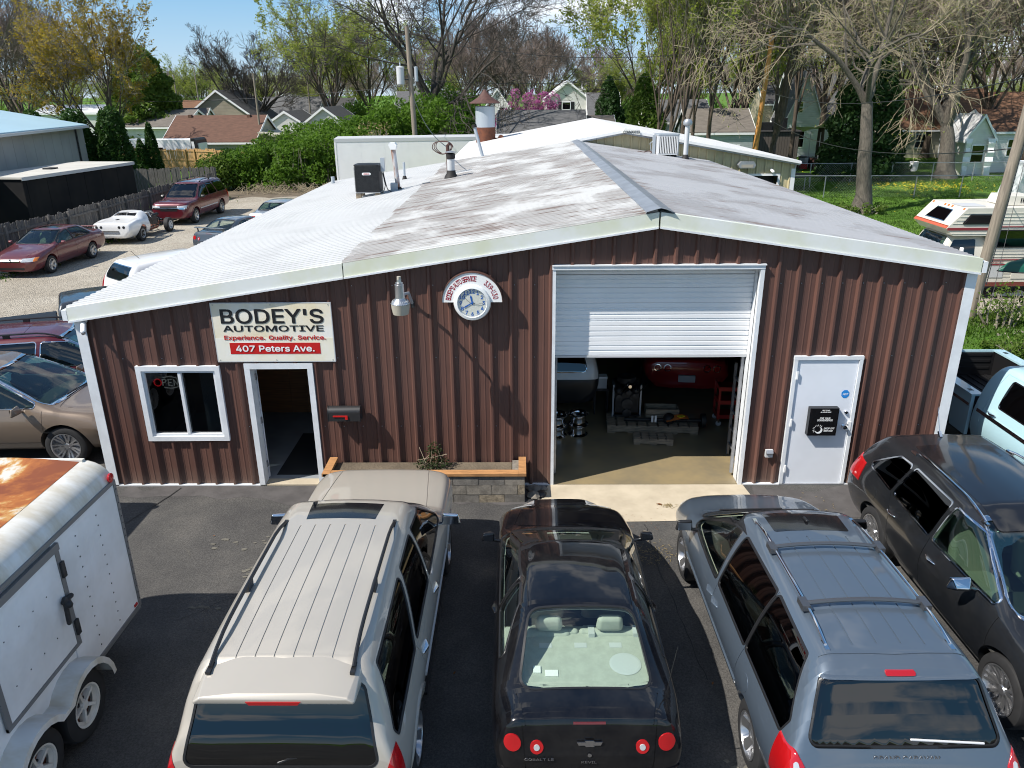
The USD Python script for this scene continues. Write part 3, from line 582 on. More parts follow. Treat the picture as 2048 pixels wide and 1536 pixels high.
def mirror(parent, x, y, z, mat, s, size=1.0, glassmat='chrome', fx=-1):
    a = blob([(x, y+s*.06, z+.02), (x, y+s*.21*size, z+.03), (x+.01, y+s*.07, z+.11*size), (x+.01, y+s*.19*size, z+.10*size), (x+.05, y+s*.10, z+.055), (x+.045, y+s*.17*size, z+.055)], [.022, .026, .022, .026, .04, .035], 14)+blob([(x, y-s*.03, z), (x, y+s*.07, z+.02)], .02)
    o = put('mirror', a, mat, parent, 40)
    MB().box(x-.0275, min(y+s*.062, y+s*.208*size), z+.016, x-.0225, max(y+s*.062, y+s*.208*size), z+.108*size).build('mirror_glass', glassmat, o)
def car(name, label, loc, head, sp, paintmat, group=None, glassmat=None, detail=2, cat='car', wheelmat='alloy'):
    """head: heading of the nose, radians from +x"""
    t = thing(name, label, cat, loc, head, group, scale=(SC,)*3)
    sk = Skin(sp['st'], sp.get('nx', 84)); A = sk.off(0.0)
    G = glassmat or sp.get('glass', 'glass_tint')
    R, rim, W, yw = sp['wheel']; axles = sp['axles']; AR = sp.get('arch', R+.055)
    arch = mf.Manifold(); archbig = mf.Manifold()
    for x in axles:
        for s in (-1, 1):
            cy = mf.Manifold.cylinder(.75, AR, AR, 40).transform(np.array([[1, 0, 0, x], [0, 0, 1, .52 if s > 0 else -1.27], [0, -1, 0, R+.01]], float)); arch = arch+cy
            cy = mf.Manifold.cylinder(.85, AR+.05, AR+.05, 24).transform(np.array([[1, 0, 0, x], [0, 0, 1, .45 if s > 0 else -1.30], [0, -1, 0, R+.01]], float)); archbig = archbig+cy
    x0, x1, zf = sp['cabin']
    cbox = mf.Manifold.cube((x1-x0, 2.4, 3)).translate((x0, -1.2, zf))
    for q in sp.get('cabin_cut', []): cbox = cbox-ext(q, -1.2, 1.2, 'xz')
    cav = (sk.off(-.045) ^ cbox)-archbig
    win = []   # (solid hole, solid trim, glass material)
    for q in sp['side']:
        poly, g = (q[0], q[1]) if isinstance(q, tuple) and isinstance(q[1], str) else (q, G)
        p = rnd(poly, .035)
        for s in (-1, 1): win.append((side_ext(p, s), side_ext(p.buffer(.018), s), g, 'side_window'))
    for key, nm in (('front', 'windscreen'), ('rear', 'rear_window')):
        if key in sp:
            poly, lo, hi, g, r = sp[key][:5]; p = rnd(poly, r); ax = (sp[key]+('yz',))[5]
            win.append((ext(p, lo, hi, ax), ext(p.buffer(sp.get('trimw', .02)), lo, hi, ax), g or G, nm))
    hole = mf.Manifold(); 
    for w in win: hole = hole+w[1]
    body = A-cav-arch-hole
    g6 = sk.band(.01, -.007); cut = mf.Manifold()
    for pl in sp.get('seams', []):
        ln = line(pl, .009)
        for s in (-1, 1): cut = cut+side_ext(ln, s)
    for pl in sp.get('top_seams', []): cut = cut+ext(line(pl[0], pl[1]), sp.get('topz', 1.0), 2.2, 'xy')
    for pl in sp.get('back_seams', []): cut = cut+ext(line(pl[0], .009), pl[1], pl[2], 'yz')
    if cut.num_tri(): body = body-(cut ^ g6)
    bo = put('body', body, paintmat, t, 32)
    if not sp.get('no_liner'):
        put('cabin_lining', ((sk.off(-.046)-sk.off(-.058)) ^ cbox)-hole-archbig, sp.get('lining', 'cloth_beige'), t, 40)
        put('cabin_floor', sk.off(-.05) ^ cbox ^ mf.Manifold.cube((x1-x0, 2.4, .03)).translate((x0, -1.2, zf)), 'cloth_dark', t)
    pane = sk.band(-.006, -.011); trim = sk.band(.003, -.03)
    for h, tr, g, nm in win:
        o = put(nm, pane ^ h, g, t, 40)
        if o is not None: put('window_trim', (tr-h) ^ trim, sp.get('trim', 'black_plastic'), o, 40)
    for k in sp.get('skins', []):
        nm, plane, poly, lo, hi, out, mat, both = k[:8]
        b = sk.band(out, -.02)
        for s in ((1, -1) if both else (1,)):
            pg = poly if isinstance(poly, Polygon) else Polygon(poly)
            if plane == 'xz': so = side_ext(pg, -s)
            elif plane == 'yz':
                import shapely.affinity as aff
                so = ext(pg if s > 0 else aff.scale(pg, -1, 1, origin=(0, 0)), lo, hi, 'yz')
            else:
                import shapely.affinity as aff
                so = ext(pg if s > 0 else aff.scale(pg, 1, -1, origin=(0, 0)), lo, hi, 'xy')
            put(nm, (so ^ b)-arch, mat, t, 35)
    for x in axles:
        for s in (-1, 1): wheel(t, x, s*yw, R, rim, W, sp['style'], wheelmat)
    ud = MB().box(axles[1]-.5, -.6, .22, axles[0]+.4, .6, .40); ud.build('underbody', 'black_plastic', t)
    return t, sk
def zat(sk, x, y):
    """height of the skin's upper side at (x, y)"""
    d = np.abs(sk.v[:, 0]-x)*1.0+np.abs(sk.v[:, 1]-y)*1.0
    c = np.argsort(d)[:14]; return sk.v[c, 2].max()
def yat(sk, x, z):
    d = np.abs(sk.v[:, 0]-x)+np.abs(sk.v[:, 2]-z); c = np.argsort(d)[:8]; return np.abs(sk.v[c, 1]).max()
def rail(parent, sk, x0, x1, y, mat, h=.05, r=.014, sides=(-1, 1), feet=3):
    for s in sides:
        xs = np.linspace(x0, x1, 14); zz = np.array([zat(sk, q, y) for q in np.linspace(x0, x1, 5)]); z = np.interp(xs, np.linspace(x0, x1, 5), zz)
        e = np.minimum(1, np.minimum(np.arange(14), np.arange(14)[::-1])/1.5); p = np.column_stack([xs, np.full(14, s*y), z+h*e+.004])
        m = MB().tube(p, r, 8)
        for q in np.linspace(0, 13, feet).astype(int): m.box(p[q, 0]-.06, s*y-.018, z[q]-.02, p[q, 0]+.06, s*y+.018, p[q, 2])
        m.build('roof_rail', mat, parent, 40)
def handle(parent, x, y, z, s, mat):
    put('door_handle', blob([(x-.09, s*y, z), (x+.09, s*y, z), (x, s*(y+.03), z)], .014), mat, parent, 40)
# ---------------------------------------------------------------- body shapes: (x, floor z, sill y, sill z, widest y, z, waist y, z, roof edge y, z, crown z)
SUV = dict(st=[(-2.66, .40, .68, .46, .80, .53, .78, .60, .70, .64, .65), (-2.60, .34, .80, .42, .90, .56, .88, .66, .80, .71, .73), (-2.575, .33, .84, .42, .925, .62, .905, .82, .84, .90, .93),
    (-2.53, .32, .85, .42, .935, .72, .90, 1.08, .82, 1.16, 1.19), (-2.38, .30, .86, .42, .94, .76, .898, 1.15, .73, 1.46, 1.50), (-2.24, .29, .86, .41, .942, .78, .90, 1.16, .665, 1.745, 1.80), (-2.12, .28, .86, .40, .945, .78, .90, 1.16, .655, 1.805, 1.87),
    (-1.2, .28, .86, .40, .945, .78, .90, 1.16, .66, 1.825, 1.90), (-.2, .28, .86, .40, .945, .78, .90, 1.16, .655, 1.82, 1.895), (.32, .28, .86, .40, .945, .78, .90, 1.15, .65, 1.785, 1.86), (.48, .28, .86, .40, .945, .78, .90, 1.15, .66, 1.715, 1.785),
    (.9, .28, .86, .40, .945, .78, .90, 1.14, .73, 1.46, 1.52), (1.34, .28, .86, .40, .945, .78, .895, 1.12, .79, 1.17, 1.215), (1.45, .28, .86, .40, .945, .78, .89, 1.10, .77, 1.145, 1.17), (2.1, .29, .85, .40, .935, .78, .88, 1.08, .74, 1.125, 1.15),
    (2.46, .32, .82, .42, .92, .76, .85, 1.04, .68, 1.10, 1.125), (2.60, .34, .78, .44, .88, .70, .79, .98, .62, 1.05, 1.07), (2.68, .36, .70, .46, .78, .64, .70, .88, .55, .94, .96), (2.72, .40, .60, .48, .66, .60, .58, .78, .46, .83, .84)],
    wheel=(.37, .235, .245, .80), axles=(1.72, -1.52), arch=.44, cabin=(-2.30, 1.25, .66), style=('five', 5, .085, -.01), glass='glass_dark', lining='cloth_beige',
    side=[[(1.14, 1.20), (.50, 1.66), (-.08, 1.735), (-.10, 1.195)], [(-.20, 1.195), (-.18, 1.74), (-.80, 1.75), (-1.16, 1.20)], [(-1.27, 1.20), (-.92, 1.75), (-2.08, 1.73), (-2.32, 1.28), (-2.28, 1.20)]],
    front=([(-.77, 1.215), (.77, 1.215), (.615, 1.765), (-.615, 1.765)], .2, 1.5, 'glass_tint', .06), rear=([(-.76, 1.13), (.76, 1.13), (.64, 1.70), (-.64, 1.70)], -2.7, -2.1, 'glass_dark', .06),
    seams=[[(1.22, .5), (1.20, 1.14)], [(-.15, .48), (-.15, 1.19)], [(-1.05, .84), (-1.22, 1.19)], [(-.15, .5), (-1.0, .5), (-1.04, .84)], [(1.2, .5), (-.15, .5)]],
    top_seams=[([(1.36, -.74), (1.30, 0), (1.36, .74)], .01), ([(1.3, .70), (2.5, .60)], .012), ([(1.3, -.70), (2.5, -.60)], .012)]+[([(-2.18, y), (-.22, y)], .016) for y in (-.385, -.23, -.077, .077, .23, .385)],
    skins=[('sunroof', 'xy', [(-.10, -.36), (.26, -.39), (.26, .39), (-.10, .36)], 1.5, 2.2, .003, 'black_gloss', False), ('tail_light', 'yz', rnd([(.80, .78), (.97, .78), (.97, 1.22), (.875, 1.22), (.83, 1.1)], .03), -2.7, -2.38, .006, 'red_lens', True),
        ('bumper_step', 'yz', [(-.86, .44), (.86, .44), (.86, .63), (-.86, .63)], -2.75, -2.4, .012, 'light_grey', False),
        ('headlight', 'yz', rnd([(.42, .84), (.86, .82), (.88, .97), (.44, .95)], .02), 2.2, 2.8, .008, 'lens_clear', True), ('grille_bar', 'yz', [(-.8, .80), (.8, .80), (.8, .865), (-.8, .865)], 2.3, 2.8, .015, 'chrome', False), ('grille', 'yz', [(-.42, .70), (.42, .70), (.42, .95), (-.42, .95)], 2.3, 2.8, .004, 'black_plastic', False),
        ('side_moulding', 'xz', [(1.18, .64), (1.18, .69), (-1.0, .69), (-1.0, .64)], 0, 0, .012, 'light_grey', True), ('wheel_flare', 'xz', Polygon([(1.72+.49*math.cos(a), .38+.49*math.sin(a)) for a in np.linspace(0, PI, 15)]), 0, 0, .012, 'same', True), ('wheel_flare', 'xz', Polygon([(-1.52+.49*math.cos(a), .38+.49*math.sin(a)) for a in np.linspace(0, PI, 15)]), 0, 0, .012, 'same', True)])
COUPE = dict(st=[(-2.29, .32, .52, .40, .62, .50, .60, .60, .50, .655, .67), (-2.25, .27, .66, .38, .76, .55, .72, .70, .62, .765, .785), (-2.21, .25, .72, .36, .805, .60, .76, .79, .66, .90, .925), (-2.17, .24, .74, .36, .82, .62, .77, .85, .66, .975, 1.005), (-2.08, .235, .76, .36, .835, .63, .785, .88, .655, 1.0, 1.035),
    (-1.84, .22, .78, .34, .855, .66, .805, .91, .65, 1.01, 1.05), (-1.74, .22, .78, .34, .857, .66, .81, .92, .64, 1.045, 1.09), (-1.25, .20, .79, .33, .862, .66, .815, .94, .57, 1.27, 1.325), (-1.02, .20, .79, .33, .862, .66, .815, .94, .555, 1.325, 1.385), (-.5, .20, .79, .33, .862, .66, .815, .94, .555, 1.345, 1.41), (-.05, .20, .79, .33, .862, .66, .815, .94, .56, 1.315, 1.385),
    (.12, .20, .79, .33, .862, .66, .815, .94, .575, 1.265, 1.33), (.55, .20, .79, .33, .862, .66, .815, .935, .63, 1.11, 1.17), (1.02, .20, .79, .33, .862, .66, .81, .89, .71, .915, .95), (1.14, .20, .79, .33, .86, .66, .80, .87, .68, .89, .92), (1.68, .20, .78, .34, .845, .62, .75, .76, .58, .795, .82),
    (1.95, .20, .73, .36, .80, .56, .67, .66, .5, .70, .715), (2.16, .22, .60, .38, .68, .52, .55, .58, .42, .62, .635), (2.29, .28, .44, .40, .50, .50, .42, .57, .32, .61, .62)],
    wheel=(.31, .20, .20, .745), axles=(1.36, -1.26), cabin=(-1.98, 1.05, .55), cabin_cut=[[(-3, 0), (-1.15, 0), (-1.15, .90), (-2.0, .97), (-3, .97)], [(.62, 0), (2, 0), (2, .84), (.62, .86)]], style=('five', 5, .07, 0), glass='glass_clear', lining='cloth_green_grey', trimw=.022,
    side=[[(.92, .955), (.16, 1.275), (-.58, 1.325), (-.60, .97)], [(-.68, .98), (-.66, 1.32), (-.98, 1.29), (-1.45, 1.035), (-1.40, .99)]],
    front=([(-.705, .985), (.705, .985), (.53, 1.335), (-.53, 1.335)], -.1, 1.2, 'glass_clear', .05), rear=([(-1.86, -.60), (-1.86, .60), (-1.13, .49), (-1.13, -.49)], 1.0, 2, 'glass_clear', .12, 'xy'),
    seams=[[(.98, .4), (1.0, .90)], [(-.62, .42), (-.64, .95)], [(.98, .4), (-.62, .42)]], back_seams=[([(-.55, .56), (-.58, .98)], -2.4, -2.0), ([(.55, .56), (.58, .98)], -2.4, -2.0), ([(-.56, .55), (.56, .55)], -2.4, -2.0)],
    top_seams=[([(-2.2, -.55), (-1.9, -.63)], .009), ([(-2.2, .55), (-1.9, .63)], .009), ([(1.1, -.6), (1.0, 0), (1.1, .6)], .03), ([(1.15, .64), (2.1, .48)], .01), ([(1.15, -.64), (2.1, -.48)], .01), ([(-1.1, .50), (.02, .52)], .014), ([(-1.1, -.50), (.02, -.52)], .014), ([(1.9, -.5), (2.12, 0), (1.9, .5)], .01)], topz=.7,
    skins=[('tail_light', 'yz', Polygon([(.665+.075*math.cos(a), .80+.075*math.sin(a)) for a in np.linspace(0, 2*PI, 20)[:-1]]), -2.4, -2.0, .012, 'red_lens', True), ('tail_light', 'yz', Polygon([(.455+.058*math.cos(a), .765+.058*math.sin(a)) for a in np.linspace(0, 2*PI, 20)[:-1]]), -2.4, -2.0, .010, 'red_lens', True),
        ('reverse_light', 'yz', Polygon([(.455+.026*math.cos(a), .765+.026*math.sin(a)) for a in np.linspace(0, 2*PI, 14)[:-1]]), -2.4, -2.0, .016, 'lens_clear', True), ('brake_light', 'yz', [(-.14, .955), (.14, .955), (.14, .972), (-.14, .972)], -2.3, -2.0, .006, 'tail_red_paint', False),
        ('headlight', 'yz', rnd([(.34, .58), (.66, .58), (.70, .70), (.40, .70)], .03), 1.9, 2.4, .006, 'lens_clear', True), ('rear_bumper', 'yz', [(-.80, .34), (.80, .34), (.80, .53), (-.80, .53)], -2.5, -2.0, .014, 'same', False)])
VAN = dict(st=[(-2.55, .34, .70, .42, .82, .52, .80, .60, .70, .645, .655), (-2.50, .28, .80, .40, .92, .60, .88, .74, .80, .80, .82), (-2.46, .27, .83, .40, .94, .66, .90, .88, .82, .93, .96), (-2.37, .26, .84, .40, .948, .70, .905, 1.02, .80, 1.10, 1.14), (-2.20, .25, .85, .38, .952, .72, .908, 1.06, .70, 1.40, 1.45), (-2.06, .25, .85, .38, .955, .72, .908, 1.06, .63, 1.615, 1.675),
    (-1.92, .25, .85, .38, .955, .72, .908, 1.06, .605, 1.67, 1.74), (-1.0, .22, .85, .36, .96, .74, .91, 1.06, .60, 1.685, 1.765), (.20, .22, .85, .36, .96, .74, .91, 1.06, .59, 1.665, 1.74), (.42, .22, .85, .36, .96, .74, .91, 1.055, .60, 1.60, 1.675), (.95, .22, .85, .36, .958, .74, .90, 1.035, .69, 1.30, 1.37), (1.46, .22, .85, .36, .95, .72, .88, .99, .75, 1.03, 1.075),
    (1.6, .22, .84, .36, .94, .70, .86, .96, .73, .995, 1.025), (2.08, .22, .81, .36, .91, .66, .79, .85, .62, .89, .92), (2.33, .23, .74, .38, .82, .60, .68, .75, .51, .795, .815), (2.48, .25, .60, .40, .68, .54, .54, .65, .42, .69, .70), (2.55, .29, .44, .42, .50, .50, .42, .57, .32, .60, .61)],
    wheel=(.335, .215, .22, .80), axles=(1.60, -1.43), cabin=(-2.20, 1.40, .62), style=('five', 5, .10, -.01), glass='glass_dark', lining='cloth_beige',
    side=[([(1.24, 1.065), (.56, 1.50), (.10, 1.61), (.02, 1.07)], 'glass_clear'), [(-.07, 1.075), (-.03, 1.62), (-1.02, 1.645), (-1.06, 1.075)], [(-1.10, 1.075), (-1.06, 1.645), (-1.84, 1.62), (-2.14, 1.22), (-2.10, 1.08)]],
    front=([(-.78, 1.08), (.78, 1.08), (.62, 1.635), (-.62, 1.635)], .0, 1.6, 'glass_clear', .06), rear=([(-.755, 1.165), (.755, 1.165), (.625, 1.60), (-.625, 1.60)], -2.6, -1.95, 'glass_dark', .05),
    seams=[[(1.26, .45), (1.30, 1.0)], [(-.06, .44), (-.06, 1.07)], [(1.26, .44), (-.06, .44)], [(-.06, .44), (-1.0, .44), (-1.04, .8), (-1.09, 1.08)], [(-1.09, 1.08), (-1.04, 1.66)]], back_seams=[([(-.80, .62), (-.82, 1.03)], -2.6, -2.3), ([(.80, .62), (.82, 1.03)], -2.6, -2.3)],
    top_seams=[([(-1.93, -.60), (-1.97, 0), (-1.93, .60)], .014), ([(1.56, -.7), (1.46, 0), (1.56, .7)], .03), ([(1.65, .72), (2.4, .46)], .01), ([(1.65, -.72), (2.4, -.46)], .01)]+[([(-1.85, y), (-.22, y)], .014) for y in (-.30, -.10, .10, .30)],
    skins=[('sunroof', 'xy', rnd([(-.11, -.385), (.31, -.40), (.31, .40), (-.11, .385)], .03), 1.5, 2.2, .003, 'black_gloss', False), ('tail_light', 'yz', rnd([(.785, .70), (.97, .72), (.96, 1.04), (.86, 1.12), (.80, 1.02)], .02), -2.62, -2.12, .008, 'red_lens', True), ('reverse_light', 'yz', rnd([(.83, .90), (.90, .90), (.885, 1.03), (.85, 1.06)], .015), -2.62, -2.2, .012, 'lens_clear', True),
        ('brake_light', 'yz', rnd([(-.12, 1.635), (.12, 1.635), (.12, 1.665), (-.12, 1.665)], .012), -2.4, -1.9, .012, 'red_lens', False), ('spoiler', 'yz', [(-.63, 1.612), (.63, 1.612), (.60, 1.628), (-.60, 1.628)], -2.5, -1.9, .02, 'same', False), ('headlight', 'yz', rnd([(.40, .60), (.82, .62), (.84, .76), (.46, .74)], .03), 2.0, 2.6, .006, 'lens_clear', True),
        ('side_moulding', 'xz', [(1.22, .585), (1.22, .63), (-1.02, .63), (-1.02, .585)], 0, 0, .012, 'same', True), ('fuel_door', 'xz', Polygon([(-1.32+.085*math.cos(a), .86+.085*math.sin(a)) for a in np.linspace(0, 2*PI, 22)[:-1]]), 0, 0, .003, 'same', True)])
CROSS = dict(st=[(-2.42, .38, .64, .45, .78, .56, .76, .68, .66, .73, .745), (-2.36, .31, .78, .42, .90, .64, .87, .84, .79, .93, .96), (-2.29, .28, .83, .40, .93, .72, .885, 1.01, .78, 1.12, 1.16), (-2.08, .26, .85, .38, .95, .76, .89, 1.08, .68, 1.46, 1.51), (-1.90, .25, .855, .38, .955, .76, .892, 1.08, .655, 1.575, 1.625), (-.8, .24, .86, .36, .955, .76, .892, 1.04, .66, 1.61, 1.69), (.0, .24, .86, .36, .955, .76, .892, 1.03, .65, 1.60, 1.68),
    (.24, .24, .86, .36, .955, .76, .892, 1.03, .63, 1.555, 1.615), (.85, .24, .86, .36, .953, .76, .89, 1.02, .71, 1.29, 1.35), (1.36, .24, .86, .36, .95, .74, .87, .99, .78, 1.04, 1.08), (1.48, .24, .86, .36, .948, .73, .86, .97, .75, 1.015, 1.045), (2.0, .24, .84, .38, .925, .70, .80, .90, .64, .935, .965), (2.25, .25, .77, .40, .85, .66, .70, .82, .54, .86, .885), (2.37, .28, .64, .42, .72, .60, .58, .73, .44, .775, .79), (2.43, .32, .50, .44, .56, .56, .46, .65, .36, .69, .70)],
    wheel=(.365, .25, .235, .81), axles=(1.50, -1.45), cabin=(-2.05, 1.30, .62), style=('split', 7, .035, 0), glass='glass_dark', lining='cloth_beige', trim='chrome',
    side=[([(1.17, 1.075), (.40, 1.505), (-.08, 1.545), (-.14, 1.08)], 'glass_green'), [(-.24, 1.085), (-.18, 1.55), (-1.02, 1.555), (-1.16, 1.13)], [(-1.25, 1.14), (-1.11, 1.55), (-1.42, 1.53), (-1.86, 1.24), (-1.84, 1.19)]],
    front=([(-.77, 1.085), (.77, 1.085), (.58, 1.585), (-.58, 1.585)], .0, 1.45, 'glass_green', .06), rear=([(-.68, 1.17), (.68, 1.17), (.56, 1.53), (-.56, 1.53)], -2.4, -1.85, 'glass_dark', .06),
    seams=[[(1.20, .46), (1.20, 1.02)], [(-.19, .45), (-.19, 1.08)], [(1.2, .45), (-1.0, .45), (-1.05, .86), (-1.22, 1.12)]], top_seams=[([(1.44, -.7), (1.36, 0), (1.44, .7)], .03), ([(1.55, .68), (2.3, .46)], .01), ([(1.55, -.68), (2.3, -.46)], .01), ([(-1.86, -.6), (-1.92, 0), (-1.86, .6)], .012), ([(-.45, -.52), (-.45, .52)], .01)],
    skins=[('tail_light', 'yz', rnd([(.72, .86), (.95, .88), (.93, 1.10), (.80, 1.22), (.75, 1.1)], .02), -2.45, -1.98, .010, 'red_lens', True), ('headlight', 'yz', rnd([(.42, .70), (.84, .72), (.80, .88), (.46, .80)], .03), 1.7, 2.5, .006, 'lens_clear', True), ('grille', 'yz', [(-.4, .50), (.4, .50), (.34, .76), (-.34, .76)], 2.1, 2.6, .004, 'black_plastic', False),
        ('fuel_door', 'xz', Polygon([(-1.55+.085*math.cos(a), .92+.085*math.sin(a)) for a in np.linspace(0, 2*PI, 22)[:-1]]), 0, 0, .003, 'same', True)])
SEDAN = dict(st=[(-2.38, .32, .56, .40, .68, .52, .66, .64, .56, .70, .715), (-2.33, .26, .70, .38, .80, .56, .77, .76, .66, .86, .885), (-2.24, .24, .76, .36, .85, .62, .80, .86, .68, .985, 1.01), (-1.80, .22, .79, .34, .875, .66, .82, .92, .67, 1.01, 1.045), (-1.66, .22, .79, .34, .878, .66, .825, .93, .66, 1.04, 1.08), (-1.12, .20, .80, .33, .885, .66, .83, .94, .59, 1.30, 1.355), (-.92, .20, .80, .33, .888, .66, .83, .94, .58, 1.345, 1.40), (-.4, .20, .80, .33, .89, .66, .83, .94, .58, 1.36, 1.42),
    (.12, .20, .80, .33, .89, .66, .83, .94, .585, 1.325, 1.39), (.30, .20, .80, .33, .888, .66, .83, .94, .60, 1.265, 1.33), (.68, .20, .80, .33, .885, .66, .83, .935, .66, 1.10, 1.155), (1.05, .20, .80, .33, .88, .66, .82, .91, .73, .945, .98), (1.18, .20, .80, .33, .878, .65, .81, .89, .70, .92, .95), (1.85, .20, .79, .34, .865, .62, .76, .79, .60, .825, .85), (2.15, .21, .74, .36, .82, .58, .69, .70, .52, .745, .765), (2.30, .23, .62, .38, .70, .54, .57, .63, .44, .675, .69), (2.38, .28, .46, .40, .52, .50, .44, .57, .34, .60, .61)],
    wheel=(.315, .20, .20, .765), axles=(1.40, -1.27), cabin=(-1.6, 1.02, .55), cabin_cut=[[(.62, 0), (2, 0), (2, .84), (.62, .86)]], style=('five', 5, .075, 0), glass='glass_green', lining='cloth_beige', nx=70,
    side=[[(.90, .965), (.28, 1.255), (-.18, 1.325), (-.18, .97)], [(-.25, .97), (-.25, 1.325), (-.92, 1.30), (-1.36, 1.02), (-1.32, .98)]],
    front=([(-.715, 1.0), (.715, 1.0), (.555, 1.345), (-.555, 1.345)], .05, 1.2, None, .05), rear=([(-.63, 1.075), (.63, 1.075), (.53, 1.325), (-.53, 1.325)], -1.75, -.9, None, .06),
    seams=[[(1.0, .42), (1.02, .9)], [(-.215, .42), (-.215, .96)], [(1.0, .42), (-.95, .42), (-1.05, .75), (-1.28, .98)]], topz=.7, top_seams=[([(1.14, -.64), (1.02, 0), (1.14, .64)], .03), ([(1.2, .68), (2.2, .5)], .01), ([(1.2, -.68), (2.2, -.5)], .01)],
    skins=[('headlight', 'yz', rnd([(.34, .575), (.78, .575), (.80, .70), (.40, .69)], .03), 1.9, 2.5, .006, 'lens_clear', True), ('indicator', 'yz', rnd([(.73, .58), (.82, .58), (.82, .70), (.74, .70)], .02), 1.8, 2.5, .009, 'amber_lens', True), ('grille', 'yz', rnd([(-.32, .57), (.32, .57), (.30, .67), (-.30, .67)], .02), 2.0, 2.6, .006, 'chrome', False), ('air_intake', 'yz', rnd([(-.45, .30), (.45, .30), (.45, .38), (-.45, .38)], .02), 2.0, 2.6, .004, 'black_plastic', False),
        ('tail_light', 'yz', rnd([(.36, .76), (.82, .76), (.80, .90), (.40, .90)], .03), -2.5, -2.1, .008, 'red_lens', True), ('side_moulding', 'xz', [(1.0, .50), (1.0, .56), (-.95, .56), (-.95, .50)], 0, 0, .012, 'same', True)])
def with_paint(sp, mat):
    q = dict(sp); q['skins'] = [tuple(mat if e == 'same' else e for e in k) for k in sp['skins']]; return q
# ---------------------------------------------------------------- the front row of vehicles
paint('paint_champagne', (.42, .385, .33), .25, .38); paint('paint_black', (.003, .003, .004), .0, .2, .1); paint('paint_steel_blue', (.092, .120, .155), .4, .36); paint('paint_charcoal', (.012, .0135, .016), .2, .3, .2)
paint('paint_maroon', (.10, .008, .016), .25, .3); paint('paint_taupe', (.20, .15, .11), .4, .36); paint('paint_wine', (.11, .018, .020), .15, .34); paint('paint_white', (.72, .72, .72), .0, .35); paint('paint_navy_grey', (.06, .075, .095), .35, .35); paint('paint_silver', (.30, .32, .34), .5, .35); paint('paint_light_blue', (.40, .60, .66), .0, .32); paint('paint_dark_pickup', (.028, .034, .042), .3, .3); paint('paint_red', (.30, .008, .012), .0, .25)
UP = PI/2
BACK = np.array([[0, 0, -1.], [-1, 0, 0], [0, 1., 0]])   # xy lettering on a tail facing -x, read from behind
def suv_spoiler(t, pm):
    m = blob([(-2.14, -.60, 1.795), (-2.14, .60, 1.795), (-2.49, -.56, 1.745), (-2.49, .56, 1.745), (-2.49, -.60, 1.72), (-2.49, .60, 1.72), (-2.2, -.61, 1.70), (-2.2, .61, 1.70), (-2.47, -.3, 1.765), (-2.47, .3, 1.765), (-2.16, -.3, 1.835), (-2.16, .3, 1.835)], .02)
    o = put('tail_spoiler', m, pm, t, 32); MB().add([(x, y, z) for x in (-2.517, -2.46) for y, z in ((-.21, 1.735), (.21, 1.735), (.185, 1.705), (-.185, 1.705))], [[0, 1, 2, 3], [4, 7, 6, 5], [0, 4, 5, 1], [1, 5, 6, 2], [2, 6, 7, 3], [3, 7, 4, 0]]).build('brake_light', 'red_lens', t)
def interior(t, sp, rows, mat, dashz, dashx, zseat=.62):
    for x, ys, hr in rows:
        for y in ys: seat(t, x, y, zseat, mat, .50 if len(ys) < 3 else .44)
    put('dashboard', blob([(dashx, -.62, dashz-.08), (dashx, .62, dashz-.08), (dashx+.3, -.6, dashz-.06), (dashx+.3, .6, dashz-.06), (dashx-.05, -.6, dashz-.3), (dashx-.05, .6, dashz-.3)], .06), 'cloth_dark', t, 50)
    steering(t, dashx-.16, .36, dashz-.02)
# champagne SUV
suv, sk = car('suv', 'champagne long suv with black roof rails parked nose to the planter', (-1.805, 6.74, 0), UP, with_paint(SUV, 'paint_champagne'), 'paint_champagne', cat='suv')
interior(suv, SUV, [(.05, (-.36, .36), 1), (-.9, (-.42, 0, .42), 1)], 'cloth_beige', 1.14, .85, .72)
rail(suv, sk, -2.24, -.16, .565, 'black_plastic', .055, .017)
for s in (-1, 1):
    mirror(suv, .98, s*.885, 1.16, 'chrome', s, 1.15); handle(suv, -.02, yat(sk, -.02, .98)-.004, .98, s, 'chrome'); handle(suv, -.98, yat(sk, -.98, .98)-.004, .98, s, 'chrome')
    o = MB().box(.9, s*.86-.03, .30, -.72, s*.86+.06*s, .335) if False else MB().box(-.9, min(s*.82, s*.92), .30, 1.1, max(s*.82, s*.92), .335); o.build('running_board', 'black_plastic', suv)
suv_spoiler(suv, 'paint_champagne')
put('antenna', blob([(.34, .36, 1.83), (.22, .36, 1.83), (.22, .36, 1.89)], .012), 'black_plastic', suv, 40)
put('rear_wiper', blob([(-2.53, .02, 1.15), (-2.49, -.22, 1.22)], .012)+blob([(-2.52, -.05, 1.18), (-2.505, -.45, 1.20)], .008), 'black_plastic', suv, 40)
MB().box(-2.62, -.10, .96, -2.575, .10, 1.02).build('badge', 'chrome', suv)
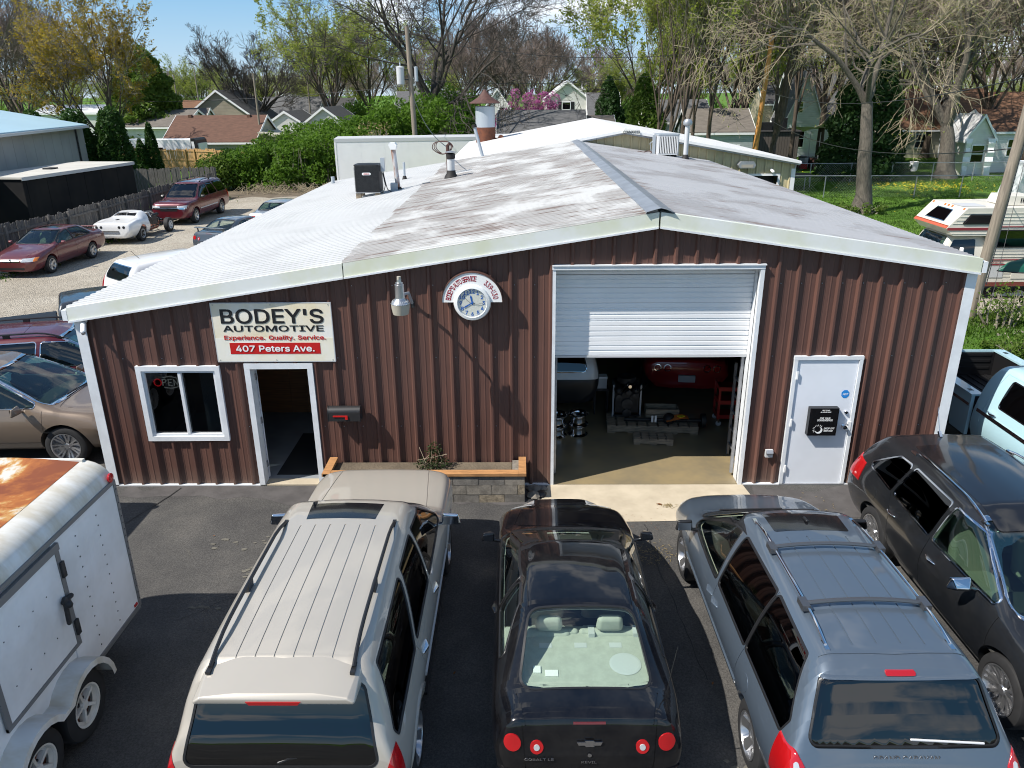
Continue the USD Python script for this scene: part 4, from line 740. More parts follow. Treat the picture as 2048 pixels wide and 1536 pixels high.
# black coupe with pale cloth seen through the rear window
cou, sk = car('coupe', 'small black two door coupe parked with its pale rear shelf showing through the back window', (.535, 6.99, 0), UP+.008, with_paint(COUPE, 'paint_black'), 'paint_black')
interior(cou, COUPE, [(.02, (-.34, .34), 1)], 'cloth_green_grey', .95, .6, .44)
for y in (-.33, .33): seat(cou, -.72, y, .46, 'cloth_green_grey', .58, .50, False, 'rear_seat', .10)
sh = put('parcel_shelf', sp_ := (Skin(COUPE['st'], 40).off(-.06) ^ mf.Manifold.cube((1.0, 2, .03)).translate((-1.95, -1, .955))), 'cloth_green_grey', cou)
for y in (-.30, .30): head_rest(cou, -1.06, y, 1.11, 'cloth_green_grey')
put('seat_top', blob([(-1.03, -.56, .96), (-1.03, -.04, .98)], .04)+blob([(-1.03, .04, .98), (-1.03, .56, .96)], .04), 'cloth_green_grey', cou, 50)
for y in (-.34, 0, .34): MB().box(-1.27, y-.06, .986, -1.20, y+.06, .9885).build('shelf_vent', 'light_grey', cou)
MB().lathe([(.001, .0), (.14, .0), (.15, .004), (.13, .006), (.001, .006)], 24, (-1.50, -.40, .986)).build('speaker_grille', 'light_grey', cou)
MB().box(-1.62, .40, .987, -1.53, .47, .999).build('paper_note', 'white_plain', cou); MB().box(-1.66, .24, .987, -1.58, .36, .993).build('paper_note', 'white_plain', cou)
for y in (-.12, -.56): MB().box(-1.12, y-.03, .986, -.99, y+.03, 1.03).build('seat_belt', 'light_grey', cou)
for s in (-1, 1):
    mirror(cou, .72, s*.84, .93, 'paint_black', s, .85); handle(cou, -.42, yat(sk, -.42, .82)-.004, .82, s, 'paint_black')
MB().tube([(-1.92, -.70, .94), (-1.99, -.715, 1.30), (-2.07, -.735, 1.66)], [.006, .004, .003], 6).build('antenna', 'black_plastic', cou)
bow = Polygon([(-.095, -.018), (-.045, -.018), (-.03, -.034), (.045, -.034), (.03, -.018), (.095, -.018), (.11, .018), (.045, .018), (.03, .034), (-.045, .034), (-.03, .018), (-.11, .018)])
tailx = lambda z: float(np.interp(z, [.60, .67, .785, .925, 1.0], [-2.30, -2.293, -2.253, -2.214, -2.175]))
MB().prism(bow, 0, .008).move(BACK, (tailx(.80)-.008, 0, .80)).build('emblem', 'chrome', cou)
text(MB(), 'COBALT LS', .026, .25, BACK, (tailx(.67)-.006, .56, .655), .005).build('badge_lettering', 'chrome', cou)
text(MB(), 'KEVIL', .026, .13, BACK, (tailx(.64)-.006, .07, .625), .003).build('dealer_lettering', 'chrome', cou)
MB().lathe([(.001, 0), (.018, 0), (.018, .006), (.001, .006)], 14).move(BACK, (tailx(.70)-.006, 0, .70)).build('lock', 'chrome', cou)
# blue grey minivan
vh = UP+.006
van, sk = car('minivan', 'blue grey minivan with roof crossbars parked in front of the overhead door', (2.89, 6.73, 0), vh, with_paint(VAN, 'paint_steel_blue'), 'paint_steel_blue', cat='minivan')
interior(van, VAN, [(.25, (-.42, .42), 1), (-.75, (-.42, .42), 1), (-1.7, (-.42, 0, .42), 1)], 'cloth_beige', 1.04, 1.0, .62)
rail(van, sk, -1.84, .12, .515, 'chrome', .04, .013, feet=2)
for x in (-1.36, -.46):
    z = zat(sk, x, 0)+.055; ys = np.linspace(-.53, .53, 9)
    MB().tube(np.column_stack([np.full(9, x), ys, z-.055*(ys/.53)**2*.75]), .02, 8).box(x-.07, -.565, z-.075, x+.07, -.495, z-.02).box(x-.07, .495, z-.075, x+.07, .565, z-.02).build('crossbar', 'dark_alloy', van, 40)
for s in (-1, 1):
    mirror(van, 1.02, s*.91, 1.06, 'black_plastic', s, 1.05); 
    for x in (.05, -.16): handle(van, x, yat(sk, x, .90)-.004, .90, s, 'paint_steel_blue')
put('rear_wiper', blob([(-2.345, -.62, 1.175), (-2.335, -.05, 1.205)], .010), 'light_grey', van, 40)
text(MB(), 'GRAND CARAVAN', .045, .52, BACK, (-2.40, .26, 1.06), .004).build('badge_lettering', 'chrome', van)
put('antenna', blob([(.13, .0, 1.755), (.05, .0, 1.765)], .016), 'black_plastic', van, 40)
put('wiper', blob([(1.50, .5, 1.06), (1.42, -.25, 1.12)], .010)+blob([(1.5, -.2, 1.06), (1.44, -.66, 1.09)], .010), 'black_plastic', van, 40)
# charcoal crossover, nose to the camera
xo, sk = car('crossover', 'charcoal crossover with glass roof and chrome rails backed up to the wall', (5.45, 7.33, 0), -UP+.006, with_paint(CROSS, 'paint_charcoal'), 'paint_charcoal', cat='crossover')
interior(xo, CROSS, [(.1, (-.38, .38), 1), (-.85, (-.42, 0, .42), 1)], 'cloth_beige', 1.04, .8, .62)
put('glass_roof', (sk.band(.004, -.02) ^ ext(rnd([(-1.5, -.52), (.42, -.52), (.42, .52), (-1.5, .52)], .05), 1.4, 1.8, 'xy')), 'black_gloss', xo, 40)
rail(xo, sk, -1.30, .30, .61, 'chrome', .03, .016, feet=2)
for s in (-1, 1):
    mirror(xo, .80, s*.925, 1.07, 'chrome', s, 1.2); handle(xo, .0, yat(sk, .0, .90)-.004, .90, s, 'chrome'); handle(xo, -1.0, yat(sk, -1., .93)-.004, .93, s, 'chrome')
MB().tube([(-1.80, -.02, 1.63), (-1.86, -.02, 1.69)], .025, 8).tube([(-1.85, -.02, 1.69), (-2.0, -.02, 1.98)], .004, 5).build('antenna', 'chrome', xo)
# ---------------------------------------------------------------- white box trailers
MATS['trailer_roof'] = usdkit.material(stage, '/World/Looks/trailer_roof', {
    'tc': ('texture_coordinate', {}), 'mp': ('mapping', {'scale': (1, .8, 1), 'location': (.4, .27, 0)}), 'n': ('noise_texture', {'scale': 1.25, 'detail': 9, 'roughness': .62, 'distortion': .3}),
    'r': ('rgb_ramp', {'ramp': [(0, (.60, .58, .54)), (.365, (.55, .52, .46)), (.40, (.46, .27, .09)), (.425, (.36, .115, .022)), (.50, (.20, .050, .014)), (.8, (.13, .036, .014)), (1, (.26, .08, .02))]}),
    'p': ('principled_bsdf', {'roughness': .75})}, [('tc.object', 'mp.vector'), ('mp.vector', 'n.vector'), ('n.fac', 'r.fac'), ('r.color', 'p.base_color')], surface='p.BSDF')
pbr('trailer_white', (.80, .81, .82), .42, var=(1.3, .16), col2=(.68, .68, .67), bump=(1.6, .02)); pbr('trailer_cap', (.66, .66, .64), .5, var=(1.6, .3), col2=(.50, .46, .38), stretch=(1, 2.5, 1)); pbr('trailer_trim', (.20, .20, .20), .5, .4)
def box_trailer(label, loc):
    t = thing('box_trailer', label, 'trailer', loc)
    Wd, Ln, zb, zs, zr = 2.0, 4.8, .47, 2.02, 2.30      # right side is x = 0, nose is y = 0
    MB().box(-Wd+.02, -Ln, zb+.01, -.012, -.012, zs).build('box_body', 'trailer_white', t)
    for i, (a, b) in enumerate(((-.002, -1.17), (-1.172, -2.37), (-2.372, -3.57), (-3.572, -Ln))):
        if i == 0 or i == 3: MB().box(-.012, b, zb+.03, 0, a, zs-.01).build('side_sheet', 'trailer_white', t)
    MB().box(-Wd, -Ln, zb+.03, -Wd+.018, -.01, zs-.01).build('side_sheet', 'trailer_white', t)
    pf = [(0, zs)]+[(-.28+.28*math.cos(a), zs+.24*math.sin(a)) for a in np.linspace(.15, PI/2, 7)]
    pr = pf+[(-Wd-q[0], q[1]) for q in pf[::-1]]; pr = [(x, z) for x, z in pr]
    MB().prism(pr[:8]+[(-.30, zs)], -Ln, -.0, 'xz').build('roof_cove', 'trailer_cap', t, 40); MB().prism(pr[8:]+[(-Wd+.30, zs)], -Ln, -.0, 'xz').build('roof_cove', 'trailer_cap', t, 40)
    for k in range(5):
        a = -.05-k*.95; b = max(-Ln, a-.945); n = 6; xs = np.linspace(-.282, -Wd+.282, 9); zc = zs+.243+.05*np.sin(np.linspace(0, PI, 9))
        v = [(x, y, z+dz) for y in (a, b) for dz in (0, -.03) for x, z in zip(xs, zc)]
        MB().add(v, [[i, i+1, 18+i+1, 18+i] for i in range(8)][:: 1]+[[i+1, i, 9+i, 9+i+1] for i in range(8)]+[[18+i, 18+i+1, 27+i+1, 27+i] for i in range(8)]).build('roof_sheet', 'trailer_roof', t, 30)
    MB().box(-Wd+.25, -.05, zs, -.25, -.0, zs+.262).build('front_cap', 'trailer_cap', t)
    MB().box(-.001, -Ln, zs-.022, .016, -.0, zs+.022).build('drip_rail', 'trailer_trim', t)
    MB().box(-.02, -.03, zb, .012, .010, zs).build('corner_trim', 'trailer_trim', t); MB().box(-.001, -Ln, zb-.02, .014, -1.95, zb+.03).build('bottom_rail', 'trailer_trim', t); MB().box(-.001, -.99, zb-.02, .014, -.02, zb+.03).build('bottom_rail', 'trailer_trim', t)
    # side door with frame, hinges, latch
    d = sub('side_door', t); MB().box(.0, -2.16, .90, .016, -1.16, 1.90).build('door_leaf', 'trailer_white', d)
    for b in ((-1.158, .86, -1.10, 1.96), (-2.22, .86, -2.162, 1.96)): MB().box(-.002, b[0], b[1], .022, b[2], b[3]).build('door_frame', 'trailer_trim', d)
    MB().box(-.002, -2.22, .86, .024, -1.10, .898).build('door_frame', 'trailer_trim', d)
    MB().box(-.002, -Ln, 1.905, .035, -1.10, 1.975).build('door_header', 'trailer_trim', d)
    for z in (1.70, 1.06): MB().box(.02, -1.145, z-.08, .045, -1.095, z+.08).build('hinge', 'steel_dark', d)
    put('latch', blob([(.03, -1.20, 1.42), (.09, -1.24, 1.40)], .035)+blob([(.06, -1.24, 1.46), (.07, -1.27, 1.22)], .022)+blob([(.05, -1.13, 1.42), (.05, -1.25, 1.43)], .025), 'steel_dark', d, 40)
    rb = MB()
    for y in (-.42, -.80): 
        for z in np.arange(zb+.12, zs-.05, .115): rb.box(-.001, y-.006, z-.006, .0045, y+.006, z+.006)
    for z in np.arange(zb+.1, zs-.05, .08): rb.box(.011, -.018, z-.005, .0165, -.008, z+.005)
    for y in np.arange(-2.0, -1.2, .2): 
        for z in (1.15, 1.6): rb.box(.015, y-.005, z-.005, .0195, y+.005, z+.005)
    tag(rb.build('rivets', 'steel_dark', t), kind='stuff')
    MB().lathe([(.001, 0), (.05, 0), (.05, .02), (.03, .03), (.001, .032)], 14).move(Ry(PI/2)*[[1, 1, 1]], (.005, -.07, zs+.07)).build('marker_light', 'red_lens', t, 40)
    MB().box(0, -.12, zb+.05, .012, -.06, zb+.08).build('reflector', 'red_lens', t)
    # tandem wheels under a double fender
    ys = (-1.36, -2.10); R = .335
    for y in ys:
        for x, s in ((.02, 0), (-Wd, PI)):
            w = sub('wheel', t, (x, y, R+.005), (0, 0, -90 if s == 0 else 90))
            wheel_mesh(w, R, .20, .19, 5)
    pts = []
    for a in np.linspace(PI*.02, PI*.78, 10): pts.append((ys[0]+.42*math.cos(a), R+.03+.42*math.sin(a)))
    for a in np.linspace(PI*.22, PI*.98, 10): pts.append((ys[1]+.42*math.cos(a), R+.03+.42*math.sin(a)))
    ins = [(p[0]*1+0, p[1]) for p in pts]; inner_ = [( (p[0]-c[0])*.86+c[0], (p[1]-c[1])*.86+c[1]) for p, c in zip(pts, [(ys[0], R+.03)]*10+[(ys[1], R+.03)]*10)]
    f = MB(); n = len(pts)
    v = [(x, p[0], p[1]) for x in (-.02, .19) for p in pts]+[(.195, p[0], p[1]) for p in inner_]
    f.add(v, [[i, i+1, n+i+1, n+i] for i in range(n-1)]+[[n+i, n+i+1, 2*n+i+1, 2*n+i] for i in range(n-1)]); f.build('fender', 'trailer_cap', t, 40)
    f = MB().box(-1.9, -Ln, .30, -.1, -.05, .465); f.build('chassis', 'steel_dark', t)
    return t
def wheel_mesh(w, R, rim, W, n):
    h = W/2; MB().lathe([(rim-.02, -h), (rim+.01, -h), (R-.05, -h*1.02), (R-.012, -h*.86), (R, -h*.6), (R, h*.6), (R-.012, h*.86), (R-.05, h*1.02), (rim+.018, h*1.0), (rim+.004, h*.86), (rim-.02, h*.8)], 36, axis='y').build('tyre', 'rubber', w, 40)
    m = MB().lathe([(rim-.03, -h*.8), (rim-.012, h*.84), (rim+.004, h*.92), (rim+.006, h*.98), (rim-.01, h*.97), (rim-.025, h*.7), (rim-.05, h*.5)], 36, axis='y').build('rim', 'trailer_cap', w, 30)
    sp = MB()
    for i in range(n):
        a = 2*PI*i/n; sp.bar((.05*math.cos(a), h*.35, .05*math.sin(a)), ((rim-.03)*math.cos(a), h*.5, (rim-.03)*math.sin(a)), .03, .062, (0, 1, 0))
    sp.lathe([(0, h*.75), (.045, h*.72), (.055, h*.4)], 14, axis='y').build('spokes', 'trailer_cap', w, 30)
    MB().lathe([(.001, h*.1), (rim-.02, h*.1)], 18, axis='y').build('hub_back', 'rusty', w)
    k = MB()
    for i in range(5): a = 2*PI*(i+.5)/5; k.box(.075*math.cos(a)-.01, h*.3, .075*math.sin(a)-.01, .075*math.cos(a)+.01, h*.5, .075*math.sin(a)+.01)
    k.build('lug_nuts', 'steel_dark', w)
box_trailer('white box trailer with a badly rusted roof and tandem wheels in the left foreground', (-4.25, 7.05, 0))
copy_of(stage.GetPrimAtPath('/World/box_trailer'), 'box_trailer', 'second white box trailer, standing left of the rusted one just out of view', (-7.15, 9.3, 0))
# wooden chock by the rear trailer wheel
solo('wheel_chock', MB().prism([(0, 0), (.30, 0), (.30, .10), (.05, .13)], 0, .14, 'xz').move(Rz(.3), (-4.05, 4.86, 0)), 'pallet_wood', 'wooden block lying on the asphalt by the rear trailer wheel', 'wood block')

# ---------------------------------------------------------------- left yard
tp, sk = car('crossover', 'taupe crossover with many spoked wheels parked nose to the left end of the shop', (-8.98, 12.2, 0), .03, with_paint(CROSS, 'paint_taupe'), 'paint_taupe', cat='crossover')
interior(tp, CROSS, [(.1, (-.38, .38), 1)], 'cloth_beige', 1.04, .8, .62)
for s in (-1, 1): mirror(tp, .88, s*.925, 1.03, 'paint_taupe', s, 1.15)
put('wiper', blob([(1.40, .5, 1.08), (1.36, -.3, 1.11)], .012), 'black_plastic', tp, 40)
mx, sk = car('crossover', 'wine red crossover with silver roof rails behind the taupe one', (-9.05, 14.2, 0), math.radians(15), with_paint(CROSS, 'paint_maroon'), 'paint_maroon', cat='crossover')
rail(mx, sk, -1.5, .25, .60, 'black_plastic', .05, .018)
for s in (-1, 1):
    mirror(mx, .88, s*.925, 1.03, 'paint_maroon', s, 1.1)
    for x in (.0, -1.0): handle(mx, x, yat(sk, x, .90)-.004, .90, s, 'paint_maroon')
sd, sk = car('sedan', 'dark red four door sedan parked along the grey board fence', (-17.1, 27.65, 0), -UP-.035, with_paint(SEDAN, 'paint_wine'), 'paint_wine')
interior(sd, SEDAN, [(.0, (-.36, .36), 1)], 'cloth_beige', .97, .62, .46)
for s in (-1, 1): mirror(sd, .72, s*.88, .94, 'paint_wine', s, .95)
put('rear_spoiler', blob([(-2.12, -.62, 1.12), (-2.12, .62, 1.12), (-2.22, -.6, 1.12), (-2.22, .6, 1.12)], .018)+blob([(-2.15, -.5, 1.0), (-2.17, -.5, 1.11)], .02)+blob([(-2.15, .5, 1.0), (-2.17, .5, 1.11)], .02), 'paint_wine', sd, 40)
put('sunroof', sk.band(.003, -.02) ^ ext(rnd([(-.45, -.36), (.0, -.38), (.0, .38), (-.45, .36)], .04), 1.3, 1.6, 'xy'), 'black_gloss', sd, 40)
MB().lathe([(.001, 0), (.045, 0), (.03, .012), (.001, .014)], 14).move(Ry(PI/2), (2.385, 0, .64)).build('emblem', 'chrome', sd)
ms_, sk = car('suv', 'wine red long suv standing against the grey board fence near the hedge', (-16.45, 38.95, 0), -UP-.03, with_paint(SUV, 'paint_maroon'), 'paint_maroon', cat='suv')
interior(ms_, SUV, [(.05, (-.36, .36), 1)], 'cloth_beige', 1.14, .85, .72)
suv_spoiler(ms_, 'paint_maroon'); rail(ms_, sk, -2.05, .1, .575, 'black_plastic', .06, .018)
for s in (-1, 1): mirror(ms_, .98, s*.90, 1.16, 'black_plastic', s, 1.1)
wc, sk = car('suv', 'white vehicle half hidden behind the left eave of the shop roof', (-9.55, 21.95, 0), math.radians(50), with_paint(CROSS, 'paint_white'), 'paint_white', cat='suv')
MB().tube([(-1.55, 0, 1.66), (-1.75, 0, 1.90)], .008, 5).build('antenna', 'black_plastic', wc)
bl, sk = car('coupe', 'blue grey coupe with a rear wing, mostly hidden behind the shop roof', (-11.0, 30.6, 0), math.radians(72), with_paint(COUPE, 'paint_navy_grey'), 'paint_navy_grey')
put('rear_spoiler', blob([(-2.0, -.70, 1.17), (-2.0, .70, 1.17), (-2.16, -.68, 1.18), (-2.16, .68, 1.18)], .018)+blob([(-2.05, -.6, 1.0), (-2.08, -.6, 1.17)], .03)+blob([(-2.05, .6, 1.0), (-2.08, .6, 1.17)], .03), 'paint_navy_grey', bl, 40)
car('sedan', 'silver sedan far down the gravel yard, showing only above the shop roof', (-10.75, 35.6, 0), math.radians(80), with_paint(SEDAN, 'paint_silver'), 'paint_silver')
# dark pickup with a soft bed cover
PICK = dict(st=[(-1.02, .42, .78, .50, .88, .66, .86, .98, .80, 1.06, 1.08), (-1.0, .40, .84, .50, .93, .70, .90, 1.06, .80, 1.20, 1.24), (-.96, .38, .86, .48, .95, .76, .92, 1.14, .70, 1.66, 1.70), (-.86, .38, .86, .48, .955, .78, .925, 1.15, .655, 1.77, 1.83), (-.2, .36, .86, .46, .96, .78, .925, 1.15, .66, 1.80, 1.865), (.55, .36, .86, .46, .96, .78, .925, 1.15, .655, 1.78, 1.85),
    (.75, .36, .86, .46, .96, .78, .925, 1.15, .67, 1.70, 1.77), (1.1, .36, .86, .46, .96, .78, .92, 1.14, .73, 1.46, 1.52), (1.5, .36, .86, .46, .96, .78, .915, 1.13, .80, 1.19, 1.23), (1.62, .36, .85, .46, .955, .78, .91, 1.11, .78, 1.16, 1.19), (2.5, .38, .84, .48, .94, .76, .88, 1.04, .74, 1.11, 1.14), (2.85, .40, .80, .50, .90, .72, .82, .98, .68, 1.05, 1.07), (2.96, .44, .74, .52, .80, .66, .72, .86, .6, .92, .94)],
    wheel=(.39, .24, .26, .82), axles=(2.05, -2.05), cabin=(-.9, 1.4, .70), style=('five', 5, .09, 0), glass='glass_dark',
    side=[[(1.28, 1.21), (.66, 1.66), (.12, 1.71), (.10, 1.21)], [(.02, 1.21), (.03, 1.71), (-.72, 1.70), (-.80, 1.21)]], front=([(-.80, 1.23), (.80, 1.23), (.62, 1.74), (-.62, 1.74)], .4, 1.62, None, .06), rear=([(-.70, 1.22), (.70, 1.22), (.60, 1.62), (-.60, 1.62)], -1.1, -.75, None, .05),
    seams=[[(1.34, .5), (1.34, 1.13)], [(.06, .5), (.06, 1.20)], [(-.84, .5), (-.84, 1.2)], [(1.34, .5), (-.84, .5)]], skins=[('headlight', 'yz', rnd([(.50, .78), (.88, .78), (.88, .96), (.52, .96)], .02), 2.5, 3.1, .008, 'lens_clear', True), ('side_moulding', 'xz', [(1.34, .70), (1.34, .75), (-.95, .75), (-.95, .70)], 0, 0, .01, 'same', True)])
def pickup(label, loc, head, pm, cover, length=2.25, sp=PICK):
    t, sk = car('pickup', label, loc, head, with_paint(sp, pm), pm, cat='pickup')
    xb, xf = -1.05-length, -1.05; oy, iy = .955, .80
    arch = [(-2.05+.46*math.cos(a), .40+.46*math.sin(a)) for a in np.linspace(0, PI, 13)]
    for s in (-1, 1):
        pg = Polygon([(xb, .50), (xf, .50), (xf, 1.26), (xb, 1.24)]).difference(Polygon(arch+[(-2.51, .2), (-1.59, .2)]))
        prof = ext(pg, min(s*iy, s*oy), max(s*iy, s*oy), 'xz') if False else ext(pg, -max(s*iy, s*oy), -min(s*iy, s*oy), 'xz').transform(np.array([[1, 0, 0, 0], [0, -1, 0, 0], [0, 0, 1, 0]], float)) if False else None
        m = MB().prism(pg, min(s*iy, s*oy), max(s*iy, s*oy), 'xz'); m.build('bed_side', pm, t)
        MB().box(xb, min(s*(iy-.01), s*(oy+.012)), 1.262, xf, max(s*(iy-.01), s*(oy+.012)), 1.285).build('bed_rail', pm if not cover else 'black_plastic', t)
    MB().box(xb-.06, -.92, .55, xb-.003, .92, 1.25).build('tailgate', pm, t); MB().box(xf-.05, -iy+.01, .72, xf-.004, iy-.01, 1.27).build('bed_front', 'black_plastic', t)
    MB().box(xb, -iy+.002, .66, xf-.06, iy-.002, .72).build('bed_floor', 'black_plastic', t)
    for k in range(9): MB().box(xb+.01, -.68+k*.165, .721, xf-.07, -.62+k*.165, .735).build('bed_rib', 'black_plastic', t)
    MB().box(xb-.16, -.9, .46, xb-.065, .9, .60).build('rear_bumper', 'chrome', t)
    for s in (-1, 1): MB().box(xb-.03, min(s*.80, s*.958), .78, xb+.002, max(s*.80, s*.958), 1.12).build('tail_light', 'red_lens', t); mirror(t, 1.05, s*.93, 1.16, 'black_plastic', s, 1.2)
    if cover: MB().add([(x, y, z) for x in (xb-.02, xf-.02) for y, z in ((-.93, 1.288), (-.5, 1.315), (0, 1.32), (.5, 1.315), (.93, 1.288))], [[i, i+5, i+6, i+1] for i in range(4)]).box(xb-.02, -.94, 1.286, xf-.02, .94, 1.30).build('bed_cover', 'black_plastic', t, 40)
    return t, sk
pbr('cover_vinyl', (.05, .055, .06), .55, var=(4, .2))
pk, sk = pickup('dark pickup with a grey vinyl bed cover beside the left end of the shop', (-9.15, 16.35, 0), math.radians(30), 'paint_dark_pickup', True)
# light blue crew cab pickup with its bed towards the back
p2 = dict(PICK); p2['st'] = [(x-(.55 if x < 0 else 0), *r) for x, *r in PICK['st']]; p2['cabin'] = (-1.4, 1.4, .70); p2['glass'] = 'glass_tint'; p2['axles'] = (2.05, -2.55)
p2['side'] = [[(1.20, 1.24), (.62, 1.66), (.14, 1.70), (.12, 1.24)], [(-.22, 1.26), (-.20, 1.69), (-.98, 1.69), (-.98, 1.26)]]; p2['seams'] = [[(1.34, .5), (1.34, 1.13)], [(-.08, .5), (-.08, 1.20), (.02, 1.72)], [(-1.30, .55), (-1.28, 1.2), (-1.2, 1.74), (-.1, 1.76)], [(1.34, .5), (-1.3, .5)]]
p2['rear'] = ([(-.70, 1.22), (.70, 1.22), (.60, 1.62), (-.60, 1.62)], -1.65, -1.3, None, .05); p2['skins'] = PICK['skins'][:1]+[('chrome_moulding', 'xz', [(2.2, 1.02), (2.2, 1.075), (-1.42, 1.075), (-1.42, 1.02)], 0, 0, .012, 'chrome', True), ('chrome_moulding', 'xz', [(1.3, .50), (1.3, .53), (-1.40, .53), (-1.40, .50)], 0, 0, .012, 'chrome', True)]; p2['trim'] = 'chrome'
t = thing('pickup', 'light blue crew cab pickup with an open black lined bed right of the shop', 'pickup', (8.16, 9.95, 0), -UP, scale=(SC,)*3)
def blue_pickup(t):
    global car
    pm = 'paint_light_blue'
    real = thing
    def fake(*a, **k): return t
    globals()['thing'] = fake
    try: _, sk = car('pickup', '', (0, 0, 0), 0, with_paint(p2, pm), pm)
    finally: globals()['thing'] = real
    xb, xf = -1.62-2.35, -1.62; oy, iy = .955, .78
    arch = [(-2.55+.46*math.cos(a), .40+.46*math.sin(a)) for a in np.linspace(0, PI, 13)]
    for s in (-1, 1):
        pg = Polygon([(xb, .50), (xf, .50), (xf, 1.20), (xb, 1.20)]).difference(Polygon(arch+[(-3.01, .2), (-2.09, .2)]))
        MB().prism(pg, min(s*.90, s*oy), max(s*.90, s*oy), 'xz').build('bed_side', pm, t)
        MB().box(xb, min(s*iy, s*.898), .72, xf, max(s*iy, s*.898), 1.198).build('bed_liner', 'black_plastic', t)
        MB().box(xb-.01, min(s*(iy-.02), s*(oy+.006)), 1.202, xf, max(s*(iy-.02), s*(oy+.006)), 1.235).build('bed_rail', pm, t)
        for x in (xf-.22, (xb+xf)/2, xb+.2): MB().box(x-.05, min(s*.83, s*.90), 1.2355, x+.05, max(s*.83, s*.90), 1.237).build('stake_pocket', 'black_plastic', t)
        MB().box(xb+.02, min(s*.956, s*.966), 1.02, xf-.02, max(s*.956, s*.966), 1.07).build('chrome_moulding', 'chrome', t)
        handle(t, -1.02, yat(sk, -1.02, 1.0)-.002, 1.13, s, 'chrome'); handle(t, .12, yat(sk, .12, 1.0)-.002, 1.13, s, 'chrome')
    MB().box(xb-.06, -.93, .55, xb-.012, .93, 1.225).build('tailgate', pm, t); MB().box(xb-.01, -iy+.003, .72, xb+.03, iy-.003, 1.19).build('bed_liner', 'black_plastic', t)
    MB().box(xf-.05, -iy+.003, .72, xf-.004, iy-.003, 1.22).build('bed_liner', 'black_plastic', t); MB().box(xb, -.898, .66, xf, .898, .718).build('bed_floor', 'black_plastic', t)
    for z in (.86, 1.0, 1.13): MB().box(xb+.031, -.7, z, xb+.045, .7, z+.05).build('liner_rib', 'black_plastic', t)
    for k in range(9): MB().box(xb+.04, -.68+k*.165, .719, xf-.06, -.62+k*.165, .735).build('bed_rib', 'black_plastic', t)
    MB().box(xb-.17, -.9, .46, xb-.065, .9, .60).build('rear_bumper', 'chrome', t)
    for s in (-1, 1): mirror(t, 1.1, s*.93, 1.18, 'chrome', s, 1.2)
blue_pickup(t)
# ---------------------------------------------------------------- stripped white sports car: rear bodywork, the rest bare frame
SPORT = dict(st=[(-2.30, .40, .60, .46, .70, .56, .66, .64, .56, .72, .735), (-2.27, .32, .70, .42, .82, .58, .76, .76, .62, .86, .875), (-2.20, .28, .74, .40, .86, .60, .80, .83, .62, .90, .92), (-1.9, .26, .78, .36, .90, .62, .82, .90, .60, .93, .955), (-1.45, .24, .78, .34, .92, .64, .80, .95, .56, .98, 1.0), (-1.1, .22, .77, .33, .90, .62, .78, .92, .54, 1.03, 1.06), (-.75, .22, .76, .33, .87, .60, .78, .88, .50, 1.14, 1.19), (-.45, .22, .76, .33, .86, .60, .78, .86, .49, 1.18, 1.23), (.0, .22, .76, .33, .86, .60, .78, .86, .50, 1.16, 1.21),
    (.12, .22, .76, .33, .86, .60, .78, .86, .52, 1.10, 1.15), (.62, .22, .76, .33, .87, .60, .78, .86, .66, .88, .92), (.8, .22, .76, .33, .88, .60, .78, .86, .64, .86, .88), (1.3, .22, .77, .34, .91, .60, .80, .82, .60, .80, .82), (1.9, .22, .74, .36, .84, .54, .70, .66, .50, .68, .69), (2.3, .26, .56, .38, .62, .48, .54, .54, .42, .56, .57)],
    wheel=(.33, .20, .22, .76), axles=(1.24, -1.24), cabin=(-1.0, .75, .45), cabin_cut=[[(-3, 0), (-.80, 0), (-1.0, 1.0), (-3, 1)]], style=('five', 5, .07, 0), glass='glass_tint', nx=70, side=[[(.55, .90), (.15, 1.09), (-.38, 1.16), (-.42, .88)]], front=([(-.64, .91), (.64, .91), (.49, 1.15), (-.49, 1.15)], .0, .8, None, .04),
    rear=([(-1.02, -.47), (-1.02, .47), (-.70, .42), (-.70, -.42)], .9, 2, None, .04, 'xy'), topz=.6, seams=[],
    skins=[('tail_light', 'yz', Polygon([(c+.06*math.cos(a), .745+.06*math.sin(a)) for a in np.linspace(0, 2*PI, 18)[:-1]]), -2.5, -1.8, .008, 'LAMP', True) for c in (.40, .60)])
rd = dict(SPORT); rd['skins'] = [tuple('red_lens' if e == 'LAMP' else e for e in k) for k in SPORT['skins']]+[('lamp_bezel', 'yz', Polygon([(c+.078*math.cos(a), .745+.078*math.sin(a)) for a in np.linspace(0, 2*PI, 22)[:-1]]).difference(Polygon([(c+.060*math.cos(a), .745+.060*math.sin(a)) for a in np.linspace(0, 2*PI, 22)[:-1]])), -2.5, -1.8, .012, 'chrome', True) for c in (.40, .60)]
t = thing('stripped_sports_car', 'white sports car stripped to its rear bodywork, bare frame and engine showing', 'sports car', (-16.75, 32.5+1.24*SC, 0), UP-.05, scale=(SC,)*3)
